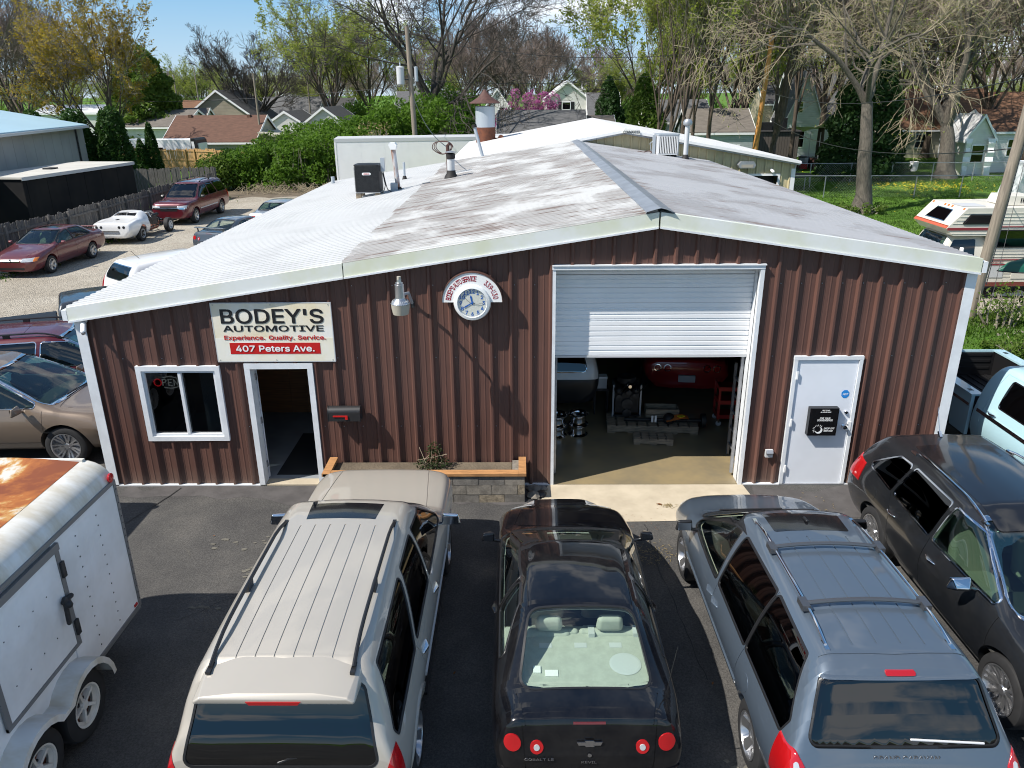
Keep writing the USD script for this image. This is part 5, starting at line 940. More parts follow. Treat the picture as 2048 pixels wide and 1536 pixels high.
def stripped(t):
    sk = Skin(SPORT['st'], 70); A = sk.off(0.); half = mf.Manifold.cube((2.15, 3, 3)).translate((-2.4, -1.5, -.5))
    arch = mf.Manifold()
    for s in (-1, 1): arch = arch+mf.Manifold.cylinder(.8, .39, .39, 36).transform(np.array([[1, 0, 0, -1.24], [0, 0, 1, .5 if s > 0 else -1.3], [0, -1, 0, .34]], float))
    win = ext(rnd([(-1.05, -.50), (-1.05, .50), (-.68, .44), (-.68, -.44)], .04), .9, 2, 'xy')
    body = ((A-sk.off(-.04)) ^ half)-arch-win-ext([(-.55, -.2), (1, -.2), (1, 2), (-.28, 2), (-.38, 1.0), (-.55, .8)], -2, 2, 'xz')
    body = body-ext(rnd([(-.42, .44), (.42, .44), (.38, .60), (-.38, .60)], .03), -2.6, -2.1, 'yz')
    put('rear_bodywork', body, 'paint_white', t, 32)
    for c in (.40, .60):
        for s in (-1, 1): put('lamp_socket', sk.band(.006, -.02) ^ ext(Polygon([(s*c+.058*math.cos(a), .75+.058*math.sin(a)) for a in np.linspace(0, 2*PI, 16)[:-1]]), -2.5, -1.9, 'yz'), 'black_plastic', t, 40)
    put('fuel_lid', sk.band(.006, -.02) ^ ext(Polygon([(-1.62+.09*math.cos(a), .09*math.sin(a)) for a in np.linspace(0, 2*PI, 16)[:-1]]), .8, 1.2, 'xy'), 'black_plastic', t, 40)
    MB().box(-2.22, -.40, .45, -2.10, .40, .58).build('bumper_recess', 'light_grey', t)
    for s in (-1, 1):
        MB().tube([(-1.9, s*.42, .42), (-.9, s*.62, .34), (.5, s*.62, .34), (1.0, s*.40, .42), (1.75, s*.38, .44)], .05, 6).build('frame_rail', 'rusty', t, 40)
        wheel(t, -1.24, s*.74, .33, .19, .22, ('steel', 5, .07, 0), 'steel_dark'); wheel(t, 1.24, s*.78, .33, .19, .22, ('steel', 5, .07, 0), 'light_grey')
        MB().tube([(1.24, s*.70, .33), (1.2, s*.40, .46), (1.22, s*.36, .70)], .035, 6).build('suspension_arm', 'steel_dark', t)
        MB().tube([(.15, s*.60, .4), (.1, s*.60, .8), (-.35, s*.50, 1.12)], .025, 6).build('door_post', 'steel_dark', t)
    for x in (1.72, .75, -.2): MB().tube([(x, -.55, .40), (x, .55, .40)], .04, 6).build('cross_member', 'rusty', t)
    MB().tube([(.1, -.60, .80), (.14, -.5, 1.02), (.14, .5, 1.02), (.1, .60, .80)], .025, 6).tube([(-.3, -.5, 1.13), (.14, -.46, 1.04)], .02, 6).tube([(-.3, .5, 1.13), (.14, .46, 1.04)], .02, 6).build('screen_frame', 'light_grey', t)
    put('engine', mf.Manifold.cube((.62, .42, .36)).translate((.78, -.21, .42))+blob([(.85, -.26, .80), (1.3, -.26, .80)], .08)+blob([(.85, .26, .80), (1.3, .26, .80)], .08), 'engine_black', t, 40)
    put('intake', mf.Manifold.cube((.42, .22, .12)).translate((.86, -.11, .78))+mf.Manifold.cylinder(.07, .14, .14, 20).translate((1.06, 0, .90)), 'alloy', t, 40)
    r = random.Random(3)
    for k in range(9):
        a = (r.uniform(.5, 1.6), r.uniform(-.45, .45), r.uniform(.5, .8)); b = (r.uniform(.5, 1.6), r.uniform(-.5, .5), r.uniform(.45, .85)); m_ = tuple((p+q)/2+(.18 if i == 2 else 0) for i, (p, q) in enumerate(zip(a, b)))
        MB().tube([a, m_, b], .018, 5).build('hose', ['black_plastic', 'steel_dark', 'light_grey', 'rusty'][k % 4], t)
    MB().box(-.2, -.55, .40, .6, .55, .44).build('floor_pan', 'rusty', t); MB().box(.55, -.6, .40, .59, .6, .82).build('firewall', 'steel_dark', t)
stripped(t)
# ---------------------------------------------------------------- camper van
pbr('camper_white', (.66, .63, .55), .4, var=(2, .1)); pbr('camper_stripe', (.24, .03, .04), .4); pbr('camper_red', (.50, .10, .05), .4); pbr('curtain', (.19, .12, .16), .8, var=(30, .5), stretch=(6, 1, .2)); pbr('camper_brown', (.16, .04, .03), .5)
rv = thing('camper_van', 'old cream motorhome with a red striped overcab bunk standing right of the shop', 'motorhome', (12.07, 21.95, 0), .0)
side = [(.0, 2.07), (.50, 2.63), (6.2, 2.66), (6.2, .52), (1.24, .52), (1.24, 1.86), (.22, 1.86)]
wd = 1.95
MB().prism(side, 0, wd, 'xz').build('body', 'camper_white', rv)
for z in np.arange(.68, 2.55, .095):
    if 1.95 < z < 2.16: continue
    x0 = 1.25 if z < 1.9 else max(.03, (z-2.07)*.9+.03)
    MB().box(x0, -.012, z, 6.2, -.0, z+.012).build('siding_ridge', 'camper_white', rv)
MB().add([(.012+.0, y, z) if False else (x, y, z) for y in (.02, wd-.02) for x, z in ((-.012, 2.075), (-.012+.07, 2.155), (.03, 2.155), (.02, 2.075))], [[0, 1, 5, 4], [0, 4, 7, 3], [1, 2, 6, 5]]).build('nose_stripe', 'camper_red', rv)
for b in ((.02, 2.02, 1.25, 2.09), (1.3, 2.10, 6.2, 2.13), (1.3, 1.16, 6.2, 1.19), (1.3, 1.02, 6.2, 1.05)): MB().box(b[0], -.016, b[1], b[2], -.002, b[3]).build('side_stripe', 'camper_stripe', rv)
text(MB(), 'rockwood', .07, .42, FACE, (1.36, -.017, 1.075), .003, False, shear=.25).build('lettering', 'camper_stripe', rv)
def on_nose(s, y, z=0):   # point on the slanted bunk front
    return (s*.50, y, 2.07+s*.56)
w = sub('bunk_window', rv); q = [(.24, .42), (.24, 1.52), (.80, 1.40), (.80, .54)]
o = np.array([-.745, 0, .665])
for nm, k, g, mt in (('window_frame', .016, 0, 'chrome'), ('curtain', .019, .04, 'curtain'), ('pane', .026, .04, 'glass_tint')):
    p = [np.array(on_nose(s+(g if i in (0, 1) else -g), y+(g if i in (0, 3) else -g)))+o*k for i, (s, y) in enumerate(q)]
    MB().add(p+[np.array(a)-o*.012 for a in p], [[0, 1, 2, 3], [0, 4, 5, 1], [1, 5, 6, 2], [2, 6, 7, 3], [3, 7, 4, 0]]).build(nm, mt, w)
for y in (.12, .75, .95, 1.15, 1.82): MB().box(-.03, -.03, -.012, .03, .03, .012).move(Ry(-.84), np.array(on_nose(.93, y))+o*.012).build('marker_light', 'amber_lens', rv)
def side_window(poly, r):
    w = sub('side_window', rv); p = Polygon(poly)
    MB().prism(p.buffer(.035, join_style=1), -.024, -.012, 'xz').build('window_frame', 'black_plastic', w); MB().prism(p, -.027, -.0245, 'xz').build('curtain', 'curtain', w); MB().prism(p, -.032, -.029, 'xz').build('pane', 'glass_tint', w)
side_window([(.46, 2.22), (.62, 2.43), (1.16, 2.43), (1.16, 2.22)], .03); side_window([(1.50, 1.56), (1.50, 2.0), (2.7, 2.0), (2.7, 1.56)], .02); side_window([(3.5, 1.56), (3.5, 2.0), (4.5, 2.0), (4.5, 1.56)], .02)
# van cab under the bunk
cab = Skin([(-.9, .40, .70, .45, .80, .55, .76, .70, .66, .82, .84), (-.82, .36, .80, .44, .90, .6, .86, .9, .74, 1.02, 1.04), (-.2, .34, .84, .42, .94, .7, .90, 1.12, .80, 1.18, 1.21), (.0, .34, .85, .42, .95, .7, .91, 1.2, .78, 1.36, 1.39), (.32, .34, .85, .42, .95, .7, .91, 1.2, .72, 1.82, 1.84), (1.25, .34, .85, .42, .95, .7, .91, 1.2, .72, 1.85, 1.855)], 50)
cw = mf.Manifold.cube((3, .975*2, 3)).translate((-1, -.975, -.5)); T = lambda m: m.translate((0, .975, 0)).scale((1, wd/1.95, 1))
dw = ext(rnd([(.13, 1.26), (.36, 1.72), (.98, 1.74), (.98, 1.24)], .04), -1.2, 1.2, 'xz'); fw_ = ext(rnd([(-.78, 1.27), (.78, 1.27), (.66, 1.80), (-.66, 1.80)], .05), -.3, .4, 'yz'); cv = cab.off(-.04) ^ mf.Manifold.cube((1.5, 2, 2)).translate((-.2, -1, .9))
put('cab_body', T(cab.off(0.)-cv-dw-fw_), 'camper_white', rv, 32); put('windscreen', T(cab.band(-.005, -.012) ^ fw_), 'glass_green', rv, 40); [put('cab_window', T(cab.band(-.005, -.012) ^ dw ^ mf.Manifold.cube((4, 2, 4)).translate((-2, q, -1))), 'glass_tint', rv, 40) for q in (-2.001, .001)]
MB().box(-.1, .05, .88, 1.2, wd-.05, .9).build('cab_floor', 'cloth_dark', rv); seat(rv, .75, .55, .95, 'cloth_beige'); 
MB().box(.30, -.015, .34, .98, -.006, .37).box(.98, -.015, .55, 1.0, -.006, 1.2).build('door_seam', 'black_plastic', rv)
put('mirror', blob([(.42, -.27, 1.30), (.42, -.17, 1.30), (.42, -.27, 1.55), (.42, -.17, 1.55)], .03), 'white_plain', rv, 40); MB().tube([(.44, .0, 1.22), (.42, -.2, 1.28)], .012, 6).tube([(.44, .0, 1.10), (.42, -.2, 1.28)], .012, 6).build('mirror_arm', 'chrome', rv)
MB().box(.0, -.02, .95, 1.2, -.008, 1.0).build('side_stripe', 'camper_stripe', rv)
for x in (.0, 4.2):
    for y, s in ((.16, 1), (wd-.16, -1)): w = sub('wheel', rv, (x-.35 if x == 0 else x, y, .36), (0, 0, 180 if s > 0 else 0)); wheel_mesh(w, .36, .21, .24, 5)
MB().box(.5, .3, 2.635, 1.15, .9, 2.66).build('roof_hatch', 'light_grey', rv); 
u = MB().prism([(1.75, 2.655), (2.75, 2.655), (2.65, 2.90), (1.85, 2.90)], .45, 1.35, 'xz').build('air_conditioner', 'camper_white', rv)
for k in range(6): MB().box(2.2+k*.06, .44, 2.72, 2.225+k*.06, .449, 2.85).build('vent_slot', 'black_plastic', rv)
MB().box(1.45, -.016, .66, 1.85, -.003, .98).build('locker_door', 'light_grey', rv); MB().box(2.1, -.016, .62, 3.0, -.003, .98).build('locker_door', 'camper_white', rv)
MB().box(1.24, -.01, .40, 6.2, wd, .515).build('skirt', 'camper_brown', rv)
# ---------------------------------------------------------------- green boat upside down on a small trailer
bt = thing('rowboat', 'dark green boat lying keel up on a rack beside the motorhome', 'boat', (12.93, 20.6, 1.14), 0)
pbr('boat_green', (.008, .085, .055), .35)
st = []
for x, w, h in ((0, .02, .05), (.25, .16, .24), (.7, .30, .36), (1.4, .42, .40), (2.6, .45, .40), (3.4, .36, .38), (3.9, .05, .2)): st.append([(x, w*math.cos(a), h*math.sin(a)**.8) for a in np.linspace(0, PI, 9)])
v = np.array(st).reshape(-1, 3); f = [[i*9+j, i*9+j+1, (i+1)*9+j+1, (i+1)*9+j] for i in range(6) for j in range(8)]
obj('hull', (v, np.array(f)), 'boat_green', bt, 40); 
for s in (1, -1): MB().tube([(x, s*(w+.01), .01) for x, w in ((0, .02), (.25, .16), (.7, .30), (1.4, .42), (2.6, .45), (3.4, .36), (3.9, .05))], .018, 6).build('gunwale', 'steel_dark', bt)
MB().box(.72, -.352, .10, .86, -.34, .19).build('decal', 'red_plain', bt)
tr = thing('boat_trailer', 'small single axle boat trailer under the green boat', 'trailer', (12.93, 20.6, 0), 0)
MB().bar((.0, 0, .5), (3.4, 0, .5), .07).bar((.9, -.35, .5), (.9, .35, .5), .06).bar((2.4, -.4, .5), (2.4, .4, .5), .06).build('frame', 'galvanised', tr)
for x in (.9, 2.4): MB().bar((x, 0, .5), (x, 0, 1.10), .05).bar((x, -.35, 1.11), (x, .35, 1.11), .05).build('support', 'galvanised', tr)
for y in (-.5, .5): w = sub('wheel', tr, (1.35, y, .25), (0, 0, 0 if y > 0 else 180)); wheel_mesh(w, .25, .14, .14, 5)
MB().bar((1.35, -.5, .25), (1.35, .5, .25), .05).build('axle', 'steel_dark', tr)
# ---------------------------------------------------------------- things on the front wall
def flatboard(parent, name, mat, x0, z0, x1, z1, y, d): return MB().box(x0, y-d, z0, x1, y, z1).build(name, mat, parent)
sg = thing('shop_sign', "cream BODEY'S AUTOMOTIVE sign board above the office door", 'sign', (-4.477, D-.036, 2.079))
W_, H_ = 1.729, .879
flatboard(sg, 'board', 'sign_cream', 0, 0, W_, H_, 0, .02); frame(sg, 'edge', 'light_grey', -.012, -.012, W_+.012, H_+.012, .012, -.022, .004)
flatboard(sg, 'lower_panel', 'sign_white', .001, .001, W_-.001, .36, -.0205, .0015)
def lett(parent, s, h, w, x, z, mat, bold=True, shear=0, y=-.0225): text(MB(), s, h, w, FACE, (x, y, z), .003, bold, shear=shear).build('lettering', mat, parent)
lett(sg, "BODEY'S", .205, 1.50, .12, .585, 'black_plastic'); lett(sg, 'AUTOMOTIVE', .085, 1.47, .135, .462, 'black_plastic')
lett(sg, 'Experience.', .062, .60, .135, .335, 'red_plain', y=-.0245); lett(sg, 'Quality.', .062, .375, .79, .335, 'red_plain', y=-.0245); lett(sg, 'Service.', .062, .41, 1.215, .335, 'red_plain', y=-.0245)
flatboard(sg, 'red_band', 'red_plain', .20, .115, 1.53, .285, -.023, .0025)
lett(sg, '407 Peters Ave.', .088, 1.16, .285, .155, 'white_plain', y=-.028)
for x in (.03, W_/2, W_-.03):
    for z in (.02, H_-.02): MB().box(x-.006, -.0255, z-.006, x+.006, -.019, z+.006).build('screw', 'galvanised', sg)
# clock with an arched name board
ck = thing('wall_clock', 'round white wall clock under an arched name board with a phone number', 'clock', (-.690, D-.035, 2.985))
Rr = .262
MB().lathe([(.001, .0), (.24, .0), (.255, .02), (Rr, .06), (Rr+.005, .12), (Rr-.012, .165), (Rr-.05, .175), (Rr-.058, .150)], 56).move(Rx(PI/2)).build('case', 'clock_ring', ck, 35)
MB().lathe([(.001, .148), (Rr-.052, .148)], 48).move(Rx(PI/2)).build('dial', 'clock_face', ck)
for k in range(1, 13):
    a = PI/2-k*PI/6; r = .163; h = .052
    m = MB(); text(m, str(k), h, None, FACE, (0, 0, 0), .002, True, True); v, f = m.arr(); v[:, 2] -= h/2; m.v = [v+np.array([r*math.cos(a), -.149, r*math.sin(a)])]; m.f = [f]; m.build('numeral', 'blue_plain', ck)
tk = MB()
for k in range(60): a = k*PI/30; tk.bar((.192*math.cos(a), -.1495, .192*math.sin(a)), (.201*math.cos(a), -.1495, .201*math.sin(a)), .003, .002, (0, 1, 0))
tag(tk.build('minute_marks', 'blue_plain', ck), kind='stuff')
def hand(ang, l, w0, w1, mat, y, name, tail=.03):
    c, s = math.cos(ang), math.sin(ang); t = np.array([c, 0, s]); n = np.array([-s, 0, c])
    v = [-t*tail-n*w0/2, -t*tail+n*w0/2, t*l*.75+n*w1/2, t*l, t*l*.75-n*w1/2]; v = [p+[0, y, 0] for p in v]+[p+[0, y+.002, 0] for p in v]
    MB().add(v, [[0, 1, 2], [0, 2, 4], [4, 2, 3], [0, 4, 9], [0, 9, 5], [1, 6, 7], [1, 7, 2], [2, 7, 8], [2, 8, 3], [3, 8, 9], [3, 9, 4]]).build(name, mat, ck)
hand(PI/2+math.radians(10.5), .115, .012, .026, 'blue_plain', -.153, 'hour_hand'); hand(PI/2-math.radians(240), .150, .010, .020, 'blue_plain', -.156, 'minute_hand')
MB().tube([(-.12, -.158, .095), (-.05, -.158, .02), (0, -.158, 0), (.06, -.158, -.02), (.13, -.158, -.01), (.155, -.158, .005)], .0022, 5).build('second_hand', 'black_plastic', ck)
MB().lathe([(.001, .149), (.014, .149), (.014, .160), (.001, .162)], 14).move(Rx(PI/2)).build('hand_boss', 'blue_plain', ck)
MB().lathe([(.001, .171), (Rr-.056, .169)], 40).move(Rx(PI/2)).build('glass', 'glass_plain', ck)
ar = [(r*math.cos(a), r*math.sin(a)+.005) for r, aa in ((.425, np.linspace(0, PI, 41)), (.255, np.linspace(PI, 0, 41))) for a in aa]
MB().prism(ar, -.135, -.095, 'xz').build('name_board', 'white_plain', ck); 
ar2 = [(r*math.cos(a), r*math.sin(a)+.005) for r, aa in ((.433, np.linspace(0, PI, 41)), (.4255, np.linspace(PI, 0, 41))) for a in aa]
MB().prism(ar2, -.145, -.0, 'xz').build('board_rim', 'rust_brown', ck)
def arc_text(s, a0, a1, r, h, mat):
    adv = [(.5 if c in " '-1I" else 1) for c in s]; tot = sum(adv); p = 0
    for c, w in zip(s, adv):
        a = a0+(a1-a0)*(p+w/2)/tot; p += w
        if c == ' ': continue
        m = MB(); text(m, c, h, h*(.18 if c in "'1I" else .5), None, (0, 0, 0), .002, True, True); v, f = m.arr(); v[:, 0] -= (v[:, 0].max()+v[:, 0].min())/2; v = v @ Rz(a-PI/2).T
        m.v = [v @ FACE.T+np.array([r*math.cos(a), -.1355, r*math.sin(a)+.005])]; m.f = [f]; m.build('lettering', mat, ck)
pbr('maroon_letters', (.30, .015, .03), .5)
arc_text("BODEY'S AUTO SERVICE", math.radians(174), math.radians(79), .305, .072, 'maroon_letters'); arc_text('339-1130', math.radians(58), math.radians(7), .305, .072, 'maroon_letters')
# yard light on a long arm
lm = thing('yard_light', 'grey barn light hanging on a long arm left of the clock', 'lamp', (-1.625, 10.02, 3.05))
MB().tube([(.06, .70, -.12), (.05, .45, .10), (.03, .16, .16), (.02, .06, .14)], .022, 8).build('arm', 'pipe_grey', lm, 40); MB().box(.03, .67, -.17, .09, .70, -.07).build('wall_plate', 'steel_dark', lm)
MB().lathe([(.001, .40), (.03, .40), (.034, .36), (.05, .355), (.05, .335), (.062, .33), (.066, .15), (.075, .135), (.12, .09), (.128, .07), (.12, .068), (.06, .14)], 28).build('housing', 'alloy', lm, 35)
MB().lathe([(.127, .066), (.12, .0), (.105, -.075), (.098, -.08), (.001, -.078)], 28).build('refractor', 'cloth_beige', lm, 40); MB().cyl(0, 0, .40, .44, .028, .026, 12).build('photocell', 'cloth_beige', lm, 40)
rb = MB()
for k in range(28): a = k*2*PI/28; rb.bar((.128*math.cos(a), .128*math.sin(a), .07), (.10*math.cos(a), .10*math.sin(a), .115), .005)
tag(rb.build('shade_ribs', 'light_grey', lm), kind='stuff')
# mailbox
mb_ = thing('mailbox', 'black metal mailbox with a red flag on the wall beside the office door', 'mailbox', (-2.66, D-.04, 1.17))
sec = [(-.17, 0), (0, 0), (0, .13)]+[(-.085+.085*math.cos(a), .13+.085*math.sin(a)) for a in np.linspace(0, PI, 12)]
pf = MB().prism(sec, -.232, .232, 'yz'); pf.build('box', 'condenser_black', mb_, 35)
sc2 = [(-.085+(y+.085)*1.05, .107+(z-.107)*1.05) for y, z in sec]
MB().prism(sc2, .233, .245, 'yz').build('door', 'condenser_black', mb_, 35); MB().prism(sc2, -.244, -.233, 'yz').build('back_plate', 'condenser_black', mb_, 35)
MB().box(-.16, -.182, .075, .045, -.172, .093).box(.02, -.184, .03, .06, -.173, .092).build('flag', 'red_plain', mb_)
# security camera
sc_ = thing('security_camera', 'small white security camera under the left end of the roof edge', 'camera', (-6.35, D-.05, 2.70))
put('camera_body', blob([(.0, -.05, -.03), (.045, -.16, -.10)], .04), 'white_plain', sc_, 40); MB().tube([(0, .03, 0), (0, -.05, -.03)], .022, 10).build('bracket', 'white_plain', sc_); MB().lathe([(.001, .0), (.028, .0), (.03, -.008)], 14).move(Rx(.9), (.055, -.195, -.118)).build('lens', 'black_gloss', sc_)
MB().tube([(0, .02, .02), (.08, -.03, .07), (.15, -.02, .06), (.10, .02, .11)], .006, 5).build('cable', 'white_plain', sc_)
# key drop box
db = thing('key_drop_box', 'black night drop box with white print hung on the white steel door', 'drop box', (4.327, YF-.031, .873))
MB().box(0, -.088, 0, .431, 0, .447).build('box', 'black_plastic', db); MB().box(.0, -.092, .0, .431, -.0885, .447).build('front_plate', 'black_gloss', db)
for s, h, w, z in (('PULL TO OPEN', .017, .11, .405), ('24 HOUR DROP', .017, .155, .375), ('FOR YOUR', .027, .155, .272), ('CONVENIENCE', .027, .235, .240)): text(MB(), s, h, w, FACE, (.235-w/2, -.0925, z), .0012, True, shear=.15).build('lettering', 'white_plain', db)
text(MB(), 'DROP OFF', .026, .155, FACE, (.24, -.0925, .105), .0012, True, shear=.15).build('lettering', 'white_plain', db); text(MB(), 'SERVICE', .026, .135, FACE, (.24, -.0925, .066), .0012, True, shear=.15).build('lettering', 'white_plain', db)
ring = Polygon([(.165+.055*math.cos(a), .09+.055*math.sin(a)) for a in np.linspace(0, 2*PI, 26)[:-1]]).difference(Polygon([(.15+.045*math.cos(a), .105+.045*math.sin(a)) for a in np.linspace(0, 2*PI, 26)[:-1]]))
MB().prism(ring, -.094, -.0925, 'xz').build('moon', 'white_plain', db)
for k in range(9): a = math.radians(50+k*20); MB().bar((.155+.058*math.cos(a), -.0932, .10+.058*math.sin(a)), (.155+.082*math.cos(a), -.0932, .10+.082*math.sin(a)), .006, .0014, (0, 1, 0)).build('sun_ray', 'white_plain', db)
ob = thing('outlet_box', 'small grey weatherproof outlet box low on the wall left of the steel door', 'outlet', (3.808, D-.036, .55))
MB().box(-.055, -.05, -.06, .055, 0, .06).build('box', 'light_grey', ob); MB().prism([(-.07, 0), (-.07, .01), (-.085, .02), (-.052, .065), (-.05, 0)], -.05, .05, 'yz').build('lid', 'galvanised', ob)
# neon sign behind the office window
ns = thing('neon_open_sign', 'neon OPEN sign with only its O lit, behind the left office window pane', 'neon sign', (-5.374, D+.07, 1.70))
def oval(rx, rz, cx=0, n=26): return [(cx+rx*math.cos(a), 0, rz*math.sin(a)) for a in np.linspace(0, 2*PI, n)]
MB().tube(oval(.055, .055, -.135), .007, 6).build('letter_tube', 'neon_red', ns)
for p in ([(-.06, 0, -.05), (-.06, 0, .05), (-.02, 0, .05), (0, 0, .03), (-.02, 0, .005), (-.06, 0, .0)], [(.085, 0, -.05), (.03, 0, -.05), (.03, 0, .05), (.085, 0, .05)], [(.03, 0, 0), (.075, 0, 0)], [(.115, 0, -.05), (.115, 0, .05), (.17, 0, -.05), (.17, 0, .05)]): MB().tube(p, .0065, 5).build('letter_tube', 'neon_pale', ns)
MB().tube([(.05+.17*math.cos(a), .004, .092*math.sin(a)) for a in np.linspace(-2.2, 2.2, 24)], .005, 5).build('border_tube', 'neon_pale', ns)
MB().box(-.2, .02, -.1, .25, .035, .1).build('backing', 'black_plastic', ns)
# ---------------------------------------------------------------- block planter between the doors
pl = thing('block_planter', 'planter of concrete blocks with a cedar cap along the foot of the wall', 'planter', (-2.95, 10.14, 0))
rn = random.Random(2)
Lp, x0 = 3.0, 0
for c in range(3):
    z0 = -.03+c*.158; x = -.19*(c % 2)
    while x < Lp-.01:
        a, b = max(0, x), min(Lp, x+.385)
        if b-a > .05: MB().box(a+.004, rn.uniform(-.004, .004), z0+.004, b-.004, .19, z0+.154).build('block', rn.choice(['block_grey', 'block_grey', 'block_buff', 'block_dark']), pl)
        x += .385
    y = .195
    while y < .52: MB().box(Lp-.19, y, z0+.004, Lp, min(y+.34, .53), z0+.154).build('block', 'block_grey', pl); y += .345
MB().box(.02, .012, -.02, Lp-.02, .17, .44).build('mortar_bed', 'mortar', pl); 
MB().box(0, -.025, .447, Lp-.095, .11, .490).build('cap_board', 'cedar', pl); MB().box(Lp-.093, -.025, .447, Lp+.02, .54, .492).build('cap_board', 'cedar', pl); MB().box(-.02, -.025, .447, .10, .54, .494).build('cap_board', 'cedar', pl)
MB().box(.03, .19, .2, Lp-.2, .54, .40).build('soil', 'dirt', pl)
def leaves(n, c, r, size, seed, flat=.6, spread=None):
    """leaf quads spread through an ellipsoid c, r"""
    g = np.random.default_rng(seed); p = g.normal(size=(n, 3)); p /= np.linalg.norm(p, axis=1, keepdims=True); p = np.asarray(c)+p*np.asarray(r)*(g.random((n, 1))**.45)
    return leaf_quads(p, size, g, flat)
def leaf_quads(p, size, g, flat=.6, k=4):
    n = len(p); a = g.normal(size=(n, 3)); a[:, 2] *= flat; a /= np.linalg.norm(a, axis=1, keepdims=True); b = g.normal(size=(n, 3)); b -= a*(a*b).sum(1, keepdims=True); b /= np.linalg.norm(b, axis=1, keepdims=True)
    s = size*g.uniform(.6, 1.35, (n, 1)); a = a*s; b = b*s*.5
    v = np.stack([p-a, p+b*.9-a*.1, p+a, p-b*.9-a*.1], 1).reshape(-1, 3); i = np.arange(n)*4
    return v, np.vstack([np.column_stack([i, i+1, i+2]), np.column_stack([i, i+2, i+3])])
def leaf_mat(name, c1, c2, trans=.35):
    MATS[name] = usdkit.material(stage, '/World/Looks/'+name, {
        'g': ('geometry', {}), 'r': ('rgb_ramp', {'ramp': [(0, c1), (1, c2)]}), 'd': ('principled_bsdf', {'roughness': .6, 'specular_ior_level': .3}), 't': ('translucent_bsdf', {}), 'm': ('mix_closure', {'fac': trans})},
        [('g.random_per_island', 'r.fac'), ('r.color', 'd.base_color'), ('r.color', 't.color'), ('d.BSDF', 'm.closure1'), ('t.BSDF', 'm.closure2')], surface='m.closure')
leaf_mat('leaf_planter', (.03, .05, .012), (.16, .15, .06)); leaf_mat('straw', (.30, .23, .11), (.20, .14, .07), .2); leaf_mat('dead_leaf', (.22, .09, .03), (.34, .17, .07), .2)
pt = thing('planter_shrub', 'small straggly shrub growing in the block planter', 'shrub', (-1.36, 10.48, .38))
obj('foliage', leaves(420, (0, 0, .10), (.30, .12, .12), .022, 4), 'leaf_planter', pt); obj('foliage', leaves(200, (.03, .03, .30), (.14, .08, .16), .022, 5), 'leaf_planter', pt)
g_ = np.random.default_rng(8); 
for k in range(9): MB().tube([(g_.normal(0, .04), 0, 0), (g_.normal(0, .1), g_.normal(0, .04), .16), (g_.normal(0, .16), g_.normal(0, .06), .2+.2*g_.random())], .004, 4).build('stem', 'pallet_wood', pt)
# broken stones in the corner beside the planter
for k, (x, y, s) in enumerate(((.20, 10.50, .12), (.30, 10.34, .10), (.18, 10.28, .13), (.33, 10.52, .08), (.14, 10.12, .07), (.27, 10.16, .05))):
    m = mf.Manifold.sphere(s, 8).scale((1, .8, .55)); v = m.to_mesh(); p = v.vert_properties[:, :3].copy(); p *= 1+.35*(meshkit.noise(p*14+k*3.1)[:, None]-.5); p = p @ Rz(k).T+[x, y, s*.3]
    tag(obj('broken_block', (p, v.tri_verts), ['block_dark', 'steel_dark', 'block_grey'][k % 3]), ['larger', 'smaller', 'lowest', 'inner', 'foremost', 'tiny'][k]+' dark lump of broken concrete in the corner between planter and overhead door', 'stone', 'broken concrete beside the planter')
# litter on the lot
def litter(name, label, x, y, n, r, size, mat, seed):
    g = np.random.default_rng(seed); p = np.column_stack([g.normal(x, r, n), g.normal(y, r*.6, n), g.uniform(.004, .02, n)]); a = g.uniform(0, 2*PI, n); d = np.column_stack([np.cos(a), np.sin(a), g.normal(0, .1, n)])*size*g.uniform(.5, 1.3, (n, 1)); e = np.column_stack([-np.sin(a), np.cos(a), g.normal(0, .3, n)])*size*.12
    v = np.stack([p-d, p+e, p+d, p-e], 1).reshape(-1, 3); i = np.arange(n)*4
    o = obj(name, (v, np.vstack([np.column_stack([i, i+1, i+2]), np.column_stack([i, i+2, i+3])])), mat); tag(o, label, 'litter', kind='stuff')
litter('straw_litter', 'dry straw scattered on the concrete apron before the overhead door', 2.18, 10.02, 60, .06, .03, 'straw', 1)
litter('straw_litter', 'scattered dry straw on the asphalt right of the black coupe', 1.75, 8.75, 160, .22, .03, 'straw', 2)
litter('leaf_litter', 'brown leaf bits lying along the front edge of the concrete apron', 1.7, 9.6, 40, .35, .02, 'dead_leaf', 3)
litter('straw_litter', 'dry straw on the asphalt near the steel door', 4.05, 9.9, 160, .3, .03, 'straw', 5)
for i, (x, y, s) in enumerate(((2.06, 10.06, .05), (1.98, 6.35, .03), (-.72, 6.5, .025), (1.95, 5.15, .03), (-4.3, 9.2, .02))):
    tag(obj('fallen_leaf', leaf_quads(np.array([[x, y, .012]]), s, np.random.default_rng(i+4), .1), 'dead_leaf'), 'single brown dead leaf lying '+['on the concrete apron', 'between the coupe and the minivan', 'between the champagne suv and the coupe', 'near the rear wheel of the minivan', 'on open asphalt beside the trailer'][i], 'leaf')
